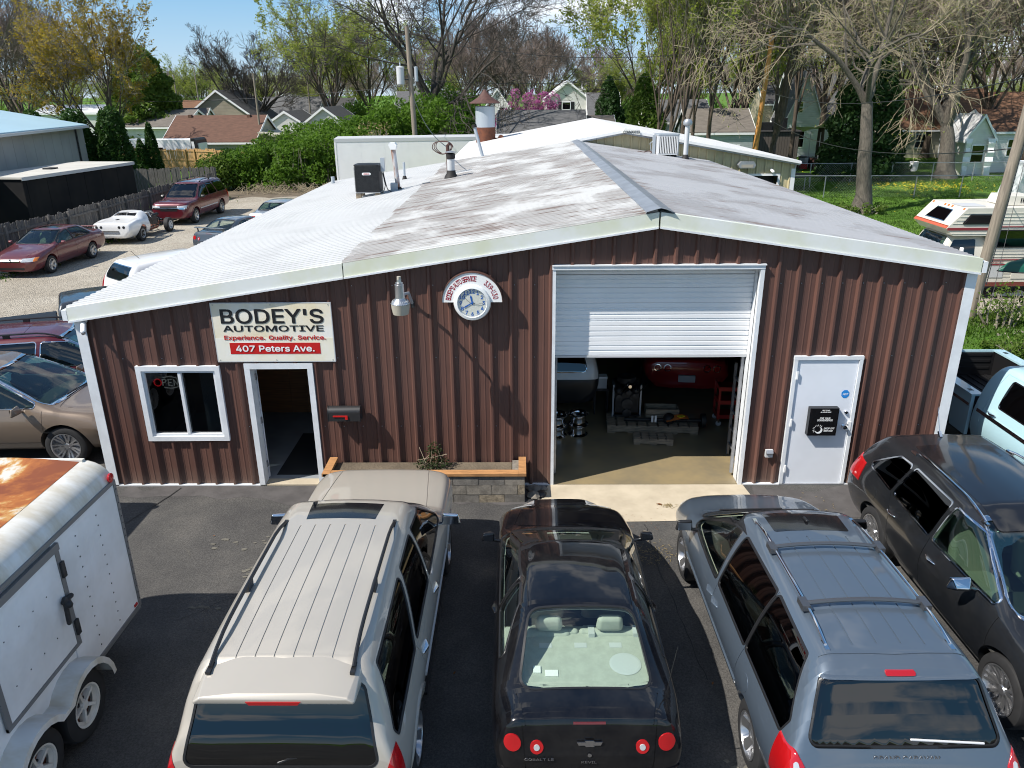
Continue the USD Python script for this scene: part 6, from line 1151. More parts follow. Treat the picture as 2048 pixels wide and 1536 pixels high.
# ---------------------------------------------------------------- inside the overhead door
def stack_rims(label, x, y, n=2):
    for k in range(n):
        t = thing('chrome_wheel', label % ('upper' if k else 'lower'), 'wheel rim', (x, y, .003+k*.21), 0, 'chrome wheel rims stacked on the garage floor')
        MB().lathe([(.155, .0), (.175, .0), (.18, .01), (.165, .025), (.14, .045), (.135, .10), (.14, .15), (.165, .175), (.182, .185), (.182, .2), (.165, .205), (.15, .19), (.125, .16), (.12, .06), (.14, .012), (.155, 0)], 36).build('rim', 'chrome', t, 40)
        m = MB()
        for i in range(5): a = 2*PI*i/5; m.bar((.02*math.cos(a), .02*math.sin(a), .12), (.13*math.cos(a), .13*math.sin(a), .15), .05, .02)
        m.build('spokes', 'chrome', t); MB().cyl(0, 0, .10, .145, .04, .035, 14).build('hub', 'dark_alloy', t, 40)
stack_rims('%s chrome rim of the right stack just inside the overhead door', 1.02, 12.60); stack_rims('%s chrome rim of the left stack just inside the overhead door', .64, 12.55)
def pallet(label, x, y, Lx, Ly, rz, h=.13, nb=6):
    t = thing('pallet', label, 'pallet', (x, y, .003), rz)
    for k in range(3): MB().box(-Lx/2, -Ly/2+k*(Ly-.05)/2, .022, Lx/2, -Ly/2+k*(Ly-.05)/2+.05, h-.022).build('stringer', 'pallet_wood', t)
    for k in range(nb):
        w = Lx/nb*.8; a = -Lx/2+k*(Lx-w)/(nb-1)
        MB().box(a, -Ly/2-.01, h-.021, a+w, Ly/2+.01, h).build('deck_board', 'pallet_wood', t)
        if k % 2 == 0: MB().box(a, -Ly/2-.01, 0, a+w, Ly/2+.01, .0215).build('bottom_board', 'pallet_wood', t)
    return t
pallet('long wooden pallet carrying an axle and engine parts inside the garage', 2.38, 12.88, 1.62, .55, -.06, .15, 9); pallet('short broken wooden pallet in front of the long one', 2.31, 12.25, .68, .26, -.08, .12, 5)
en = thing('engine', 'dark dismantled engine on a stand inside the garage', 'engine', (1.93, 13.15, .15))
put('block', mf.Manifold.cube((.42, .5, .40)).translate((-.21, -.2, .12))+blob([(-.16, -.2, .55), (-.16, .25, .55)], .08)+blob([(.16, -.2, .55), (.16, .25, .55)], .08), 'engine_black', en, 40)
for x, z, r in ((0, .30, .10), (-.15, .42, .06), (.15, .46, .055), (.02, .52, .05), (0, .12, .08)): MB().lathe([(.001, 0), (r, 0), (r*.9, .012), (r*.9, .025), (r, .035), (r*.3, .04), (.001, .04)], 24).move(Rx(PI/2), (x, -.21, z)).build('pulley', 'steel_dark', en, 40)
MB().lathe([(.001, 0), (.05, 0), (.05, .05), (.03, .08), (.001, .08)], 20).move(Rx(PI/2), (.03, -.22, .66)).build('alternator', 'chrome', en, 40); MB().lathe([(.09, .62), (.17, .66), (.17, .76), (.09, .78)], 24).build('air_cleaner', 'engine_black', en, 40)
for k in range(6): MB().tube([(-.2+.08*k, -.2, .4+.05*(k % 3)), (-.1+.07*k, -.3, .62), (.1+.05*k, -.1, .74-.1*(k % 2))], .012, 5).build('hose', 'black_plastic', en)
for x in (-.24, .26): MB().bar((x, -.1, 0), (x, -.1, .62), .03).build('stand_post', 'pipe_grey', en)
MB().bar((-.24, -.1, .02), (.26, -.1, .02), .04).build('stand_base', 'steel_dark', en)
wb = thing('battery_box', 'white plastic box standing behind the engine in the garage', 'box', (1.52, 13.6, .52)); MB().box(-.1, -.08, 0, .1, .08, .2).build('box', 'light_grey', wb); MB().box(-.105, -.085, .2, .105, .085, .235).build('lid', 'white_plain', wb)
st_ = thing('metal_stool', 'dark metal stool holding the white box', 'stool', (1.52, 13.6, .003)); MB().box(-.14, -.12, .48, .14, .12, .515).build('seat', 'steel_dark', st_)
for x in (-.12, .12):
    for y in (-.1, .1): MB().bar((x, y, 0), (x, y, .48), .025).build('leg', 'steel_dark', st_)
cr = thing('wooden_crate', 'open wooden crate standing on the long pallet', 'crate', (2.58, 13.02, .155), -.04)
for z in (.0, .105): MB().box(-.30, -.15, z, .30, -.13, z+.095).build('slat', 'pallet_wood', cr); MB().box(-.30, .13, z, .30, .15, z+.095).build('slat', 'pallet_wood', cr)
for x in (-.30, .28): MB().box(x, -.128, 0, x+.02, .128, .20).build('end_board', 'pallet_wood', cr)
MB().box(-.28, -.128, .001, .28, .128, .02).build('bottom', 'pallet_wood', cr)
ax = thing('rear_axle', 'dark vehicle axle lying across the long pallet', 'axle', (2.62, 12.74, .21), -.05)
MB().tube([(-.75, 0, 0), (.62, 0, 0)], .035, 10).build('tube', 'engine_black', ax, 40); put('differential', mf.Manifold.sphere(.11, 20).translate((.05, 0, .02)), 'engine_black', ax, 40)
MB().lathe([(.001, -.04), (.12, -.04), (.13, -.02), (.13, .04), (.05, .06), (.001, .06)], 24, axis='x').move(None, (.66, 0, 0)).build('brake_drum', 'engine_black', ax, 40)
for y in (.02, .08): MB().box(-.30+y, -.12, .0, -.265+y, -.09, .12).build('white_fitting', 'white_plain', ax)
rg = thing('orange_rag', 'orange rag draped over the axle on the long pallet', 'rag', (2.80, 12.66, .25)); 
p = [(x, y, .03*math.sin(9*x+4*y)+.05*(1-(x/.22)**2)) for x in np.linspace(-.2, .2, 9) for y in np.linspace(-.09, .09, 5)]; obj('cloth', (p, [[i*5+j, (i+1)*5+j, (i+1)*5+j+1, i*5+j+1] for i in range(8) for j in range(4)]), 'orange_cloth', rg, 60)
yb = thing('yellow_tag', 'small yellow tag lying on the orange rag', 'tag', (2.86, 12.62, .325), .5); MB().box(-.06, -.04, 0, .06, .04, .012).build('card', 'yellow_plain', yb)
tc_ = thing('tool_cart', 'red three shelf tool cart at the right side of the garage', 'tool cart', (3.80, 13.1, .003), -.05)
for z in (.16, .44, .70): MB().box(-.2, -.2, z, .55, .2, z+.02).box(-.2, -.215, z, .55, -.2, z+.075).box(-.215, -.215, z, -.2, .2, z+.075).build('shelf', 'tool_red', tc_)
for x in (-.2, .53):
    for y in (-.2, .18): MB().box(x-.012, y-.012 if y < 0 else y, .14, x+.025, y+.025, .775).build('post', 'tool_red', tc_)
for x in (-.17, .5):
    for y in (-.17, .17): MB().lathe([(.001, -.015), (.045, -.015), (.05, 0), (.045, .015), (.001, .015)], 16, (x, y, .05), 'y').build('caster', 'light_grey', tc_, 40); MB().box(x-.02, y-.025, .07, x+.02, y-.018, .14).build('fork', 'chrome', tc_)
ld = thing('step_ladder', 'grey metal ladder leaning just inside the right door jamb', 'ladder', (3.50, 11.45, .003))
for y in (0, .32): MB().bar((0, y, 0), (.07, y+.25, 1.55), .035, .05).build('stile', 'galvanised', ld)
for k in range(5): z = .2+k*.28; MB().bar((.07*z/1.55, .25*z/1.55, z), (.07*z/1.55, .32+.25*z/1.55, z), .03).build('rung', 'galvanised', ld)
rc, sk = car('sports_car', 'red sports car, only its tail showing deep inside the garage', (3.50, 16.45, -.06), UP-.10, with_paint(rd, 'paint_red'), 'paint_red')
MB().box(-2.36, -.17, .46, -2.30, .17, .60).build('plate', 'light_grey', rc); text(MB(), 'CORVETTE', .035, .30, BACK, (-2.255, .15, .80), .005).build('badge_lettering', 'chrome', rc)
HATCH = dict(CROSS); HATCH['rear'] = ([(-.70, .95), (.70, .95), (.56, 1.53), (-.56, 1.53)], -2.5, -1.85, 'glass_dark', .06); HATCH['skins'] = [('rear_bumper', 'yz', [(-.97, .3), (.97, .3), (.97, .80), (-.97, .80)], -2.6, -1.9, .008, 'black_plastic', False)]
wh, sk = car('hatchback', 'white hatchback at the left side of the garage, its rear corner showing', (.60, 15.65, .0), UP-.02, with_paint(HATCH, 'paint_white'), 'paint_white', cat='car')
# ---------------------------------------------------------------- things on the roofs
def rz_(x): return zroof(x)+.04
c1 = thing('condenser', 'black finned air conditioner condenser on the left roof slope', 'air conditioner', (-3.80, 19.75, rz_(-3.80)), .0)
MB().box(-.31, -.3, .10, .31, .3, .11).build('base_pan', 'light_grey', c1)
cb = MB().prism(rnd([(-.30, -.29), (.30, -.29), (.30, .29), (-.30, .29)], .06), .11, .74, 'xy'); cb.build('case', 'condenser_black', c1, 35)
fn = MB()
for k in range(26): 
    z = .14+k*.0225; fn.box(-.306, -.297, z, .306, -.291, z+.010); fn.box(.300, -.28, z, .307, .28, z+.010); fn.box(-.307, -.28, z, -.300, .28, z+.010)
tag(fn.build('louvres', 'steel_dark', c1), kind='stuff')
MB().prism(rnd([(-.315, -.305), (.315, -.305), (.315, .305), (-.315, .305)], .07), .741, .775, 'xy').build('top_cap', 'pbr_condenser_top' if False else 'steel_dark', c1, 35); MB().lathe([(.24, .776), (.25, .782), (.001, .80)], 24).build('fan_guard', 'condenser_black', c1, 40)
lo = MB().prism(rnd([(-.11, -.03), (.11, -.03), (.11, .03), (-.11, .03)], .029), .300, .306, 'xz').move(None, (0, -.60, .56)); lo.build('badge', 'white_plain', c1); text(MB(), 'LENNOX', .028, .15, FACE, (-.075, -.3065, .547), .002, True).build('lettering', 'red_plain', c1)
for x in (-.24, .24): MB().box(x-.06, -.28, -.05, x+.06, -.16, .09).build('foot_block', 'pallet_wood', c1); MB().box(x-.06, .16, -.05, x+.06, .28, .09).build('foot_block', 'pallet_wood', c1)
MB().box(.33, -.1, .60, .42, .02, .92).build('disconnect_box', 'pipe_grey', c1); MB().tube([(.37, -.04, .6), (.42, -.04, .3), (.46, -.05, .16), (.62, -.1, .06)], .012, 6).tube([(.35, .02, .55), (.40, .0, .25), (.36, 0, .12)], .010, 6).build('conduit', 'black_plastic', c1)
p1 = thing('vent_pipe', 'leaning white vent pipe streaked with rust beside the black condenser', 'vent pipe', (-3.13, 20.1, rz_(-3.13)))
MB().tube([(0, 0, .0), (-.075, 0, 1.02)], .06, 16).build('pipe', 'pipe_white', p1, 40); MB().box(-.18, -.13, -.03, .0, .07, .17).build('junction_box', 'pipe_grey', p1)
MB().prism([(-.13, .99), (.0, .99), (.03, 1.10), (-.02, 1.16), (-.14, 1.16), (-.18, 1.10)], -.09, .09, 'xz').build('cap', 'white_plain', p1); MB().cyl(0, 0, -.03, .07, .12, .075, 14).build('tar_boot', 'tar', p1, 40)
p2_ = thing('flue', 'black and grey flue pipe with a tarred foot on the old roof sheets', 'flue', (-1.83, 20.9, rz_(-1.83)))
MB().lathe([(.21, -.05), (.17, .05), (.125, .12), (.115, .20)], 20).build('tar_boot', 'tar', p2_, 40); MB().cyl(0, 0, .18, .50, .10, .10, 20).build('pipe', 'light_grey', p2_, 40); MB().lathe([(.10, .49), (.12, .50), (.12, .62), (.105, .63)], 20).build('collar', 'tar', p2_, 40); MB().lathe([(.001, .70), (.15, .665), (.15, .65), (.001, .66)], 20).build('cap', 'galvanised', p2_, 40)
p3 = thing('plumbing_vent', 'short thin vent pipe behind the leaning rusty one', 'vent pipe', (-3.38, 23.0, rz_(-3.38)))
MB().cyl(0, 0, 0, .48, .035, .035, 12).build('pipe', 'pipe_grey', p3, 40); MB().cyl(0, 0, -.04, .10, .09, .045, 12).build('tar_boot', 'tar', p3, 40)
p4 = thing('plumbing_vent', 'grey stub of pipe at the far left eave of the shop roof', 'vent pipe', (-6.25, 26.2, rz_(-6.25))); MB().cyl(0, 0, -.1, .22, .06, .06, 12).build('pipe', 'pipe_grey', p4, 40)
p5 = thing('vent_pipe', 'thin grey vent pipe leaning in front of the rusty ventilator', 'vent pipe', (-1.28, 27.05, rz_(-1.28))); MB().tube([(0, 0, 0), (-.26, .1, .95)], .055, 12).build('pipe', 'pipe_grey', p5, 40); MB().tube([(-.255, .1, .93), (-.28, .11, 1.03)], .085, 12).build('cap', 'tar', p5, 40)
p6 = thing('vent_pipe', 'pale grey vent pipe with a rounded cap right of the grey condenser', 'vent pipe', (5.36, 25.9, rz_(5.36)))
MB().cyl(0, 0, 0, 1.05, .075, .075, 18).build('pipe', 'light_grey', p6, 40); MB().lathe([(.075, 1.0), (.14, 1.04), (.15, 1.12), (.10, 1.2), (.001, 1.22)], 20).build('cap', 'galvanised', p6, 40); MB().cyl(0, 0, -.08, .12, .15, .08, 14).build('tar_boot', 'tar', p6, 40)
c2 = thing('condenser', 'pale grey air conditioner condenser on the right roof slope', 'air conditioner', (4.79, 26.3, rz_(4.79)-.03))
MB().prism(rnd([(-.36, -.34), (.36, -.34), (.36, .34), (-.36, .34)], .07), .05, .66, 'xy').build('case', 'light_grey', c2, 35); MB().prism(rnd([(-.37, -.35), (.37, -.35), (.37, .35), (-.37, .35)], .08), .661, .70, 'xy').build('top_cap', 'pipe_grey', c2, 35)
for k in range(12): MB().box(-.31+k*.054, -.349, .10, -.285+k*.054, -.341, .62).build('louvre', 'white_plain', c2)
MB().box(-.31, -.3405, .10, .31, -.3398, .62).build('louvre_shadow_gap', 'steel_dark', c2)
for x in (-.26, .26): MB().box(x-.04, -.3, -.05, x+.04, .3, .048).build('foot_rail', 'steel_dark', c2)
MB().box(-.47, -.2, .0, -.39, -.05, .66).build('disconnect_box', 'pipe_grey', c2)
MB().tube([(-.75+.25*math.cos(a), -.15+.1*math.sin(a), .12+.04*math.sin(2*a)) for a in np.linspace(0, 2*PI, 22)], .018, 6).build('cable_coil', 'rust_brown', c2); MB().tube([(-.5, -.1, .15), (-.55, -.1, .4), (-.42, -.1, .5)], .012, 5).build('conduit', 'pipe_grey', c2)
# ---------------------------------------------------------------- vegetation
def col(u, d, v=185.):
    """the point of the plane y = d seen in that direction: used to carry distances over from the photograph"""
    q = _fw+_r*(u-1024)/CF-_u*(v-768)/CF; return np.array([0, 0, CH])+q*d/q[1]
pbr('bark_dark', (.055, .047, .040), .95, var=(6, .4), stretch=(3, 3, .5)); pbr('bark_grey', (.15, .13, .105), .95, var=(5, .5), stretch=(4, 4, .6), bump=(11, .05)); pbr('bark_brown', (.10, .075, .055), .95, var=(6, .4), stretch=(3, 3, .5))
pbr('twig_mauve', (.19, .145, .122), .9); pbr('twig_tan', (.28, .235, .155), .9); pbr('twig_dark', (.06, .05, .042), .9); pbr('twig_grey', (.25, .22, .17), .9)
leaf_mat('leaf_spring', (.30, .35, .06), (.50, .53, .13), .6); leaf_mat('leaf_olive', (.33, .245, .035), (.47, .375, .08), .45); leaf_mat('leaf_hedge', (.11, .21, .022), (.40, .52, .08), .55); leaf_mat('leaf_dark', (.03, .07, .016), (.10, .16, .035), .35); leaf_mat('leaf_arbor', (.035, .085, .014), (.13, .20, .04), .35); leaf_mat('leaf_pink', (.42, .12, .30), (.60, .26, .48), .4); leaf_mat('leaf_mid', (.12, .19, .03), (.30, .36, .07), .5)
def tubes(P, Rr, k):
    """many polylines of equal length as tubes: P (n, m, 3), Rr (n, m)"""
    n, m = P.shape[:2]; t = np.gradient(P, axis=1); t /= np.linalg.norm(t, axis=2, keepdims=True)+1e-9
    a = np.cross(t, np.where(np.abs(t[..., 2:]) < .9, [0, 0, 1.], [1., 0, 0])); a /= np.linalg.norm(a, axis=2, keepdims=True)+1e-9; b = np.cross(t, a)
    an = np.arange(k)*2*PI/k
    v = P[:, :, None]+Rr[:, :, None, None]*(np.cos(an)[:, None]*a[:, :, None]+np.sin(an)[:, None]*b[:, :, None])
    i, j = np.meshgrid(np.arange(m-1), np.arange(k), indexing='ij'); q = np.stack([i*k+j, i*k+(j+1) % k, (i+1)*k+(j+1) % k, (i+1)*k+j], -1).reshape(-1, 4)
    q = (q[None]+(np.arange(n)*m*k)[:, None, None]).reshape(-1, 4)
    return v.reshape(-1, 3), np.vstack([q[:, [0, 1, 2]], q[:, [0, 2, 3]]])
def grow(seed, H, r0, fork, counts, ang, ratio, wander=.12, up=.12, droop=0., lean=(0, 0), first=None, flare=1.35, limb=.62):
    """levels of branches: list of (points, radii) arrays"""
    g = np.random.default_rng(seed); lv = [[] for _ in range(len(counts)+1)]
    def br(p, d, ln, r, level, m):
        pts = [p]; d = d/np.linalg.norm(d); rr = [r]; n = m-1
        for s in range(n):
            d = d+g.normal(0, wander*(.35 if level == 0 else 1), 3)+np.array([0, 0, up if level < len(counts)-1 else up-droop]); d /= np.linalg.norm(d)
            pts.append(pts[-1]+d*ln/n); rr.append(r*(1-(.72 if level else .35)*(s+1)/n))
        lv[level].append((np.array(pts), np.array(rr)))
        if level >= len(counts): return
        for c in range(counts[level]):
            t = 1.0 if (level == 0 and c < 3) else g.uniform(.30 if level else fork_lo, 1.0); x = t*n; i = min(int(x), n-1); q = pts[i]+(pts[i+1]-pts[i])*(x-i)
            pd = pts[i+1]-pts[i]; pd /= np.linalg.norm(pd); s = g.normal(size=3); s -= pd*(s@pd); s /= np.linalg.norm(s)
            if level == 0: az = 2*PI*(c+g.uniform(-.3, .3))/counts[0]; s = np.array([math.cos(az), math.sin(az), 0])
            a = g.normal(ang[level], .14); nd = pd*math.cos(a)+s*math.sin(a)
            L_ = ln*ratio[level]*g.uniform(.7, 1.2)*(1.25-.5*t if level else 1); R_ = max(.006, rr[i]*(limb if level == 0 else .55)*g.uniform(.75, 1.05))
            br(q, nd, L_, R_, level+1, 7 if level == 0 else 5 if level == 1 else 4 if level == 2 else 3)
    fork_lo = .72
    br(np.zeros(3), np.array([lean[0], lean[1], 1.]), fork, r0, 0, 7)
    out = [(np.stack([a for a, _ in l]), np.stack([b for _, b in l])) for l in lv if l]
    z = max(o[0][..., 2].max() for o in out); s = H/z
    return [(P*s, R_*s) for P, R_ in out], g
def tree(name, label, cat, loc, seed, H, r0, fork, counts, ang, ratio, bark, twig, leaf=None, nleaf=0, lsize=.1, group=None, rotz=0, flare=True, rmin=.007, **kw):
    t = thing(name, label, cat, loc, rotz, group); lv, g = grow(seed, H, r0, fork, counts, ang, ratio, **kw)
    m = MB()
    for i, (P, R_) in enumerate(lv[:3]):
        if i == 0 and flare: R_ = R_*np.array([1.45, 1.05]+[1]*(R_.shape[1]-2))
        m.add(*tubes(P, R_, (12, 8, 5)[i]))
    m.build('trunk', bark, t, 50)
    m = MB()
    for P, R_ in lv[3:]: m.add(*tubes(P, np.maximum(R_, rmin), 3))
    m.build('crown', twig, t)
    if leaf:
        P = lv[-1][0]; i = g.integers(0, len(P), nleaf); s = g.random((nleaf, 1)); p = P[i, 0]*(1-s)+P[i, -1]*s+g.normal(0, lsize*.8, (nleaf, 3))
        obj('foliage', leaf_quads(p, lsize, g, .8), leaf, t)
    return t
def at(u, d, z=0): q = col(u, d); return (float(q[0]), float(d), z)
# big bare tree behind the white trailer
tree('bare_tree', 'huge dark bare tree with spreading limbs in the middle distance', 'tree', at(868, 60), 11, 23, .55, 7.0, (7, 7, 8, 7, 3), (.62, .75, .8, .8, .8), (1.75, .62, .55, .5, .5), 'bark_dark', 'twig_dark', wander=.14, up=.05, rmin=.012)
# right-hand trees on the lawn
tree('lawn_tree', 'rough barked lawn tree with a tangle of drooping pale twigs, right of the tan building', 'tree', (17.1, 39.2, 0), 23, 15, .42, 5.6, (6, 6, 6, 5, 2), (.6, .8, .8, .8, .8), (1.15, .75, .62, .58, .6), 'bark_grey', 'twig_tan', 'leaf_spring', 2500, .05, wander=.2, up=.02, droop=.25, rmin=.009)
r2 = tree('lawn_tree', 'massive two trunked lawn tree behind the wire fences at the right', 'tree', (29.4, 55, 0), 31, 17, .62, 3.6, (6, 6, 6, 6, 2), (.42, .7, .8, .8, .8), (2.2, .6, .6, .55, .5), 'bark_grey', 'twig_tan', 'leaf_spring', 4000, .06, wander=.18, up=.06, droop=.15, rmin=.01, limb=.8)
tree('lawn_tree', 'slender forked tree rising behind the right end of the tan building', 'tree', at(1556, 52), 37, 16, .30, 2.6, (4, 6, 7, 6, 3), (.25, .6, .7, .8, .8), (3.2, .5, .5, .5, .5), 'bark_brown', 'twig_grey', 'leaf_spring', 5000, .06, wander=.08, up=.14, rmin=.009, limb=.8)
# kinds used again and again
KIND = {}
def kind(key, name, label, cat, u, d, *a, **k):
    p = at(u, d); KIND[key] = tree(name, label, cat, p, *a, **k); return KIND[key]
kind('fan', 'bare_tree', 'fan shaped bare dark tree standing behind the beige gabled house', 'tree', 503, 96, 41, 14.5, .36, 2.6, (12, 7, 7, 6, 2), (.80, .5, .6, .7, .7), (3.0, .5, .5, .5, .5), 'bark_dark', 'twig_dark', wander=.10, up=.10, rmin=.014)
kind('gold', 'golden_tree', 'tall golden olive flowering tree at the left', 'tree', 205, 52, 43, 14.5, .28, 3.0, (6, 7, 7, 6, 2), (.38, .55, .6, .7, .7), (2.6, .55, .55, .5, .5), 'bark_brown', 'twig_grey', 'leaf_olive', 21000, .09, wander=.10, up=.12, rmin=.009)
kind('green', 'spring_tree', 'light green spring tree left of the transformer pole', 'tree', 668, 92, 47, 17, .35, 4.0, (6, 7, 7, 6), (.45, .6, .65, .7), (2.3, .55, .55, .5), 'bark_brown', 'twig_grey', 'leaf_spring', 15000, .125, wander=.12, up=.10, rmin=.012)
kind('grey', 'bare_tree', 'greyish mauve bare tree of the far tree line, beside the fan shaped tree', 'tree', 618, 140, 53, 15, .28, 4.0, (7, 7, 7, 6), (.4, .55, .6, .7), (2.2, .55, .55, .5), 'bark_brown', 'twig_mauve', wander=.12, up=.12, rmin=.022)
kind('tall', 'slender_tree', 'tall slender tree with thin upright limbs behind the tan building', 'tree', 1348, 47, 59, 17, .20, 5.5, (5, 7, 7, 6), (.22, .45, .6, .7), (2.0, .45, .5, .5), 'bark_brown', 'twig_grey', 'leaf_spring', 9000, .08, wander=.06, up=.14, rmin=.008)
kind('haze', 'spring_tree', 'yellow green spring tree at the right of the sky gap', 'tree', 1262, 80, 61, 15, .28, 3.5, (7, 7, 7, 6), (.5, .6, .65, .7), (2.1, .55, .55, .5), 'bark_brown', 'twig_grey', 'leaf_spring', 13000, .125, wander=.12, up=.10, rmin=.011)
cnt = {}
PLACE = {'fan': 'fan shaped bare tree', 'gold': 'golden flowering tree', 'green': 'light green spring tree', 'grey': 'bare mauve grey tree', 'tall': 'tall slender tree with upright limbs', 'haze': 'yellow green spring tree'}
def more(key, u, d, s, where, group=None, rot=None):
    g = np.random.default_rng(int(u*7+d+3000)); src = KIND[key]
    return copy_of(src, src.GetName(), PLACE[key]+' '+where, at(u, d), g.uniform(0, 6.28) if rot is None else rot, group, s)
for u, d, s, w in ((35, 66, .92, 'at the left edge of the picture'), (120, 92, 1.0, 'behind the pale blue roof'), (-60, 60, 1.1, 'beyond the left edge'), (330, 160, .75, 'far behind the dark evergreen'), (12, 95, 1.25, 'high at the far left corner')): more('grey', u, d, s, w)
for u, d, s, w in ((655, 104, .85, 'right of the fan shaped tree'), (735, 100, .95, 'behind the transformer pole'), (405, 135, .72, 'far off behind the beige gabled house'), (600, 150, .62, 'in the far gap right of the fan shaped tree'), (355, 150, .62, 'far off right of the dark evergreen')): more('green', u, d, s, w)
far = 'bare trees of the far tree line'
gl = np.random.default_rng(77)
for k in range(58):
    u = -120+k*41+gl.uniform(-14, 14); d = gl.uniform(125, 185); top = 118 if u < 1150 or u > 1300 else 150
    top += gl.uniform(-22, 25) + (28 if 250 < u < 620 else 0) - (22 if 850 < u < 1120 else 0)
    h = (187-top)*d/1530+5.76; q = at(u, d)
    copy_of(KIND['grey'], 'bare_tree', 'bare mauve grey tree in the far tree line along the skyline', q, gl.uniform(0, 6.28), far, h/15)
for k in range(26):
    u = -100+k*92+gl.uniform(-25, 25); d = gl.uniform(110, 170); h = (187-gl.uniform(125, 160))*d/1530+5.76
    copy_of(KIND['haze'], 'spring_tree', 'small spring green tree among the far bare trees on the skyline', at(u, d), gl.uniform(0, 6.28), 'spring trees of the far tree line', h/15)
for u, d, s, w in ((940, 110, 1.1, 'behind the big bare tree'), (1010, 120, 1.15, 'right of the big bare tree'), (1075, 105, .95, 'behind the pink redbuds'), (1195, 130, .9, 'in the sky gap')): more('grey', u, d, s, w)
for u, d, s, w in ((1300, 62, 1.05, 'left of the slender trees'), (1455, 75, 1.25, 'behind the yellow pole'), (1500, 90, 1.2, 'above the brown roofed garage'), (1620, 95, 1.35, 'behind the gabled grey house'), (1720, 88, 1.3, 'behind the lawn tree'), (1830, 92, 1.35, 'between the two lawn trees'), (1925, 85, 1.2, 'above the brown roof at the right'), (2040, 80, 1.25, 'at the right edge'), (1380, 100, 1.3, 'high above the tan building'), (1230, 120, .8, 'low in the sky gap')): more('haze', u, d, s, w)
for u, d, s, w in ((1322, 50, .9, 'leftmost of the slender group'), (1372, 45, 1.0, 'centre of the slender group'), (1392, 53, .95, 'behind the pale vent pipe'), (1425, 49, 1.1, 'rightmost of the slender group'), (1596, 58, 1.15, 'beside the forked tree'), (1680, 70, 1.2, 'behind the white tarpaulin'), (1800, 66, 1.1, 'before the brown roofed house')): more('tall', u, d, s, w)
for u, d, s, w in ((1490, 62, 1.15, 'above the dark shed'), (1655, 64, 1.2, 'over the gabled grey house'), (1770, 60, 1.15, 'between the lawn trees, nearer'), (1990, 62, 1.15, 'over the white porch'), (1870, 72, 1.3, 'right of the massive tree'), (2080, 58, 1.2, 'beyond the right edge')): more('grey', u, d, s, w)
# evergreens
def conifer(name, label, cat, loc, H, R0, n, leaf, seed, size=.16, power=.8, group=None):
    t = thing(name, label, cat, loc, 0, group); g = np.random.default_rng(seed)
    z = H*(1-g.random(n)**.62)*.97+.03*H; a = g.uniform(0, 2*PI, n); lump = .72+.5*meshkit.noise(np.column_stack([np.cos(a)*2+3, np.sin(a)*2+3, z*1.1+seed]))
    r = R0*np.clip(1-z/H, 0, 1)**power*lump*(.55+.45*g.random(n)**.4); p = np.column_stack([r*np.cos(a), r*np.sin(a), z])
    obj('crown', leaf_quads(p, size, g, .9), leaf, t); MB().cyl(0, 0, 0, H*.85, R0*.10, .03, 8).build('trunk', 'bark_brown', t); return t
conifer('evergreen_tree', 'broad dark green evergreen behind the golden tree', 'tree', at(283, 84), 10.6, 4.6, 17000, 'leaf_mid', 5, .24, .42)
conifer('evergreen_tree', 'slim green evergreen right of the broad dark evergreen', 'tree', at(327, 88), 7.4, 1.7, 6000, 'leaf_mid', 6, .18, .8)
conifer('evergreen_tree', 'dark evergreen beside the white house with black shutters', 'tree', at(1218, 88), 7.4, 2.6, 7000, 'leaf_dark', 7, .2, .7)
conifer('evergreen_tree', 'dark green bushy evergreen under the limbs behind the wire fences', 'tree', (23.6, 55.5, 0), 8.5, 3.2, 15000, 'leaf_dark', 8, .17, .5)
conifer('evergreen_tree', 'spruce with drooping dark boughs behind the grey condenser', 'tree', at(1290, 60), 7.2, 2.4, 6000, 'leaf_mid', 9, .18, .7)
ab = conifer('arborvitae', 'rightmost and largest arborvitae column behind the grey building', 'shrub', (-24.2, 47.5, 0), 5.2, 1.25, 9000, 'leaf_arbor', 12, .13, .30)
for x, y, s, w in ((-26.1, 47.0, .98, 'second arborvitae from the right beside the grey building corner'), (-34.0, 56, .95, 'arborvitae showing above the right rake of the pale blue roof'), (-37.5, 56.5, .92, 'leftmost arborvitae showing above the pale blue roof')): copy_of(ab, 'arborvitae', w, (x, y, 0), x, None, s)
conifer('arborvitae', 'young pointed arborvitae by the new wooden fence', 'shrub', at(285, 56), 4.1, .75, 4500, 'leaf_arbor', 14, .10, .6)
conifer('arborvitae', 'short arborvitae left of the young pointed one', 'shrub', at(262, 55.5), 3.0, .75, 3500, 'leaf_arbor', 15, .10, .6)
# hedge of green shrubs along the far side of the gravel
def bush(label, loc, r, h, n, leaf, seed, size=.12, group=None, dens=1, name='hedge_shrub'):
    t = thing(name, label, 'shrub', loc, 0, group); g = np.random.default_rng(seed)
    c = g.uniform(-1, 1, (26, 3))*[r*.72, r*.5, h*.34]+[0, 0, h*.5]; s = g.uniform(.26, .5, 26)*min(r, h*.9); i = g.integers(0, 26, n)
    p = g.normal(size=(n, 3)); p /= np.linalg.norm(p, axis=1, keepdims=True); p = c[i]+p*(s[i]*(.45+.55*g.random(n)**.35))[:, None]; p = p[p[:, 2] > .05]
    obj('foliage', leaf_quads(p, size, g, .8), leaf, t)
    m = MB()
    for k in range(16): x, y = g.uniform(-.6, .6, 2)*[r, r*.5]; m.tube([(x*.7, y, 0), (x*.9+g.normal(0, .1), y, h*.35), (x*1.1+g.normal(0, .2), y+g.normal(0, .15), h*.8)], [.03, .022, .008], 4)
    m.build('stems', 'twig_grey', t); return t
hg = 'green shrubs along the far edge of the gravel yard'
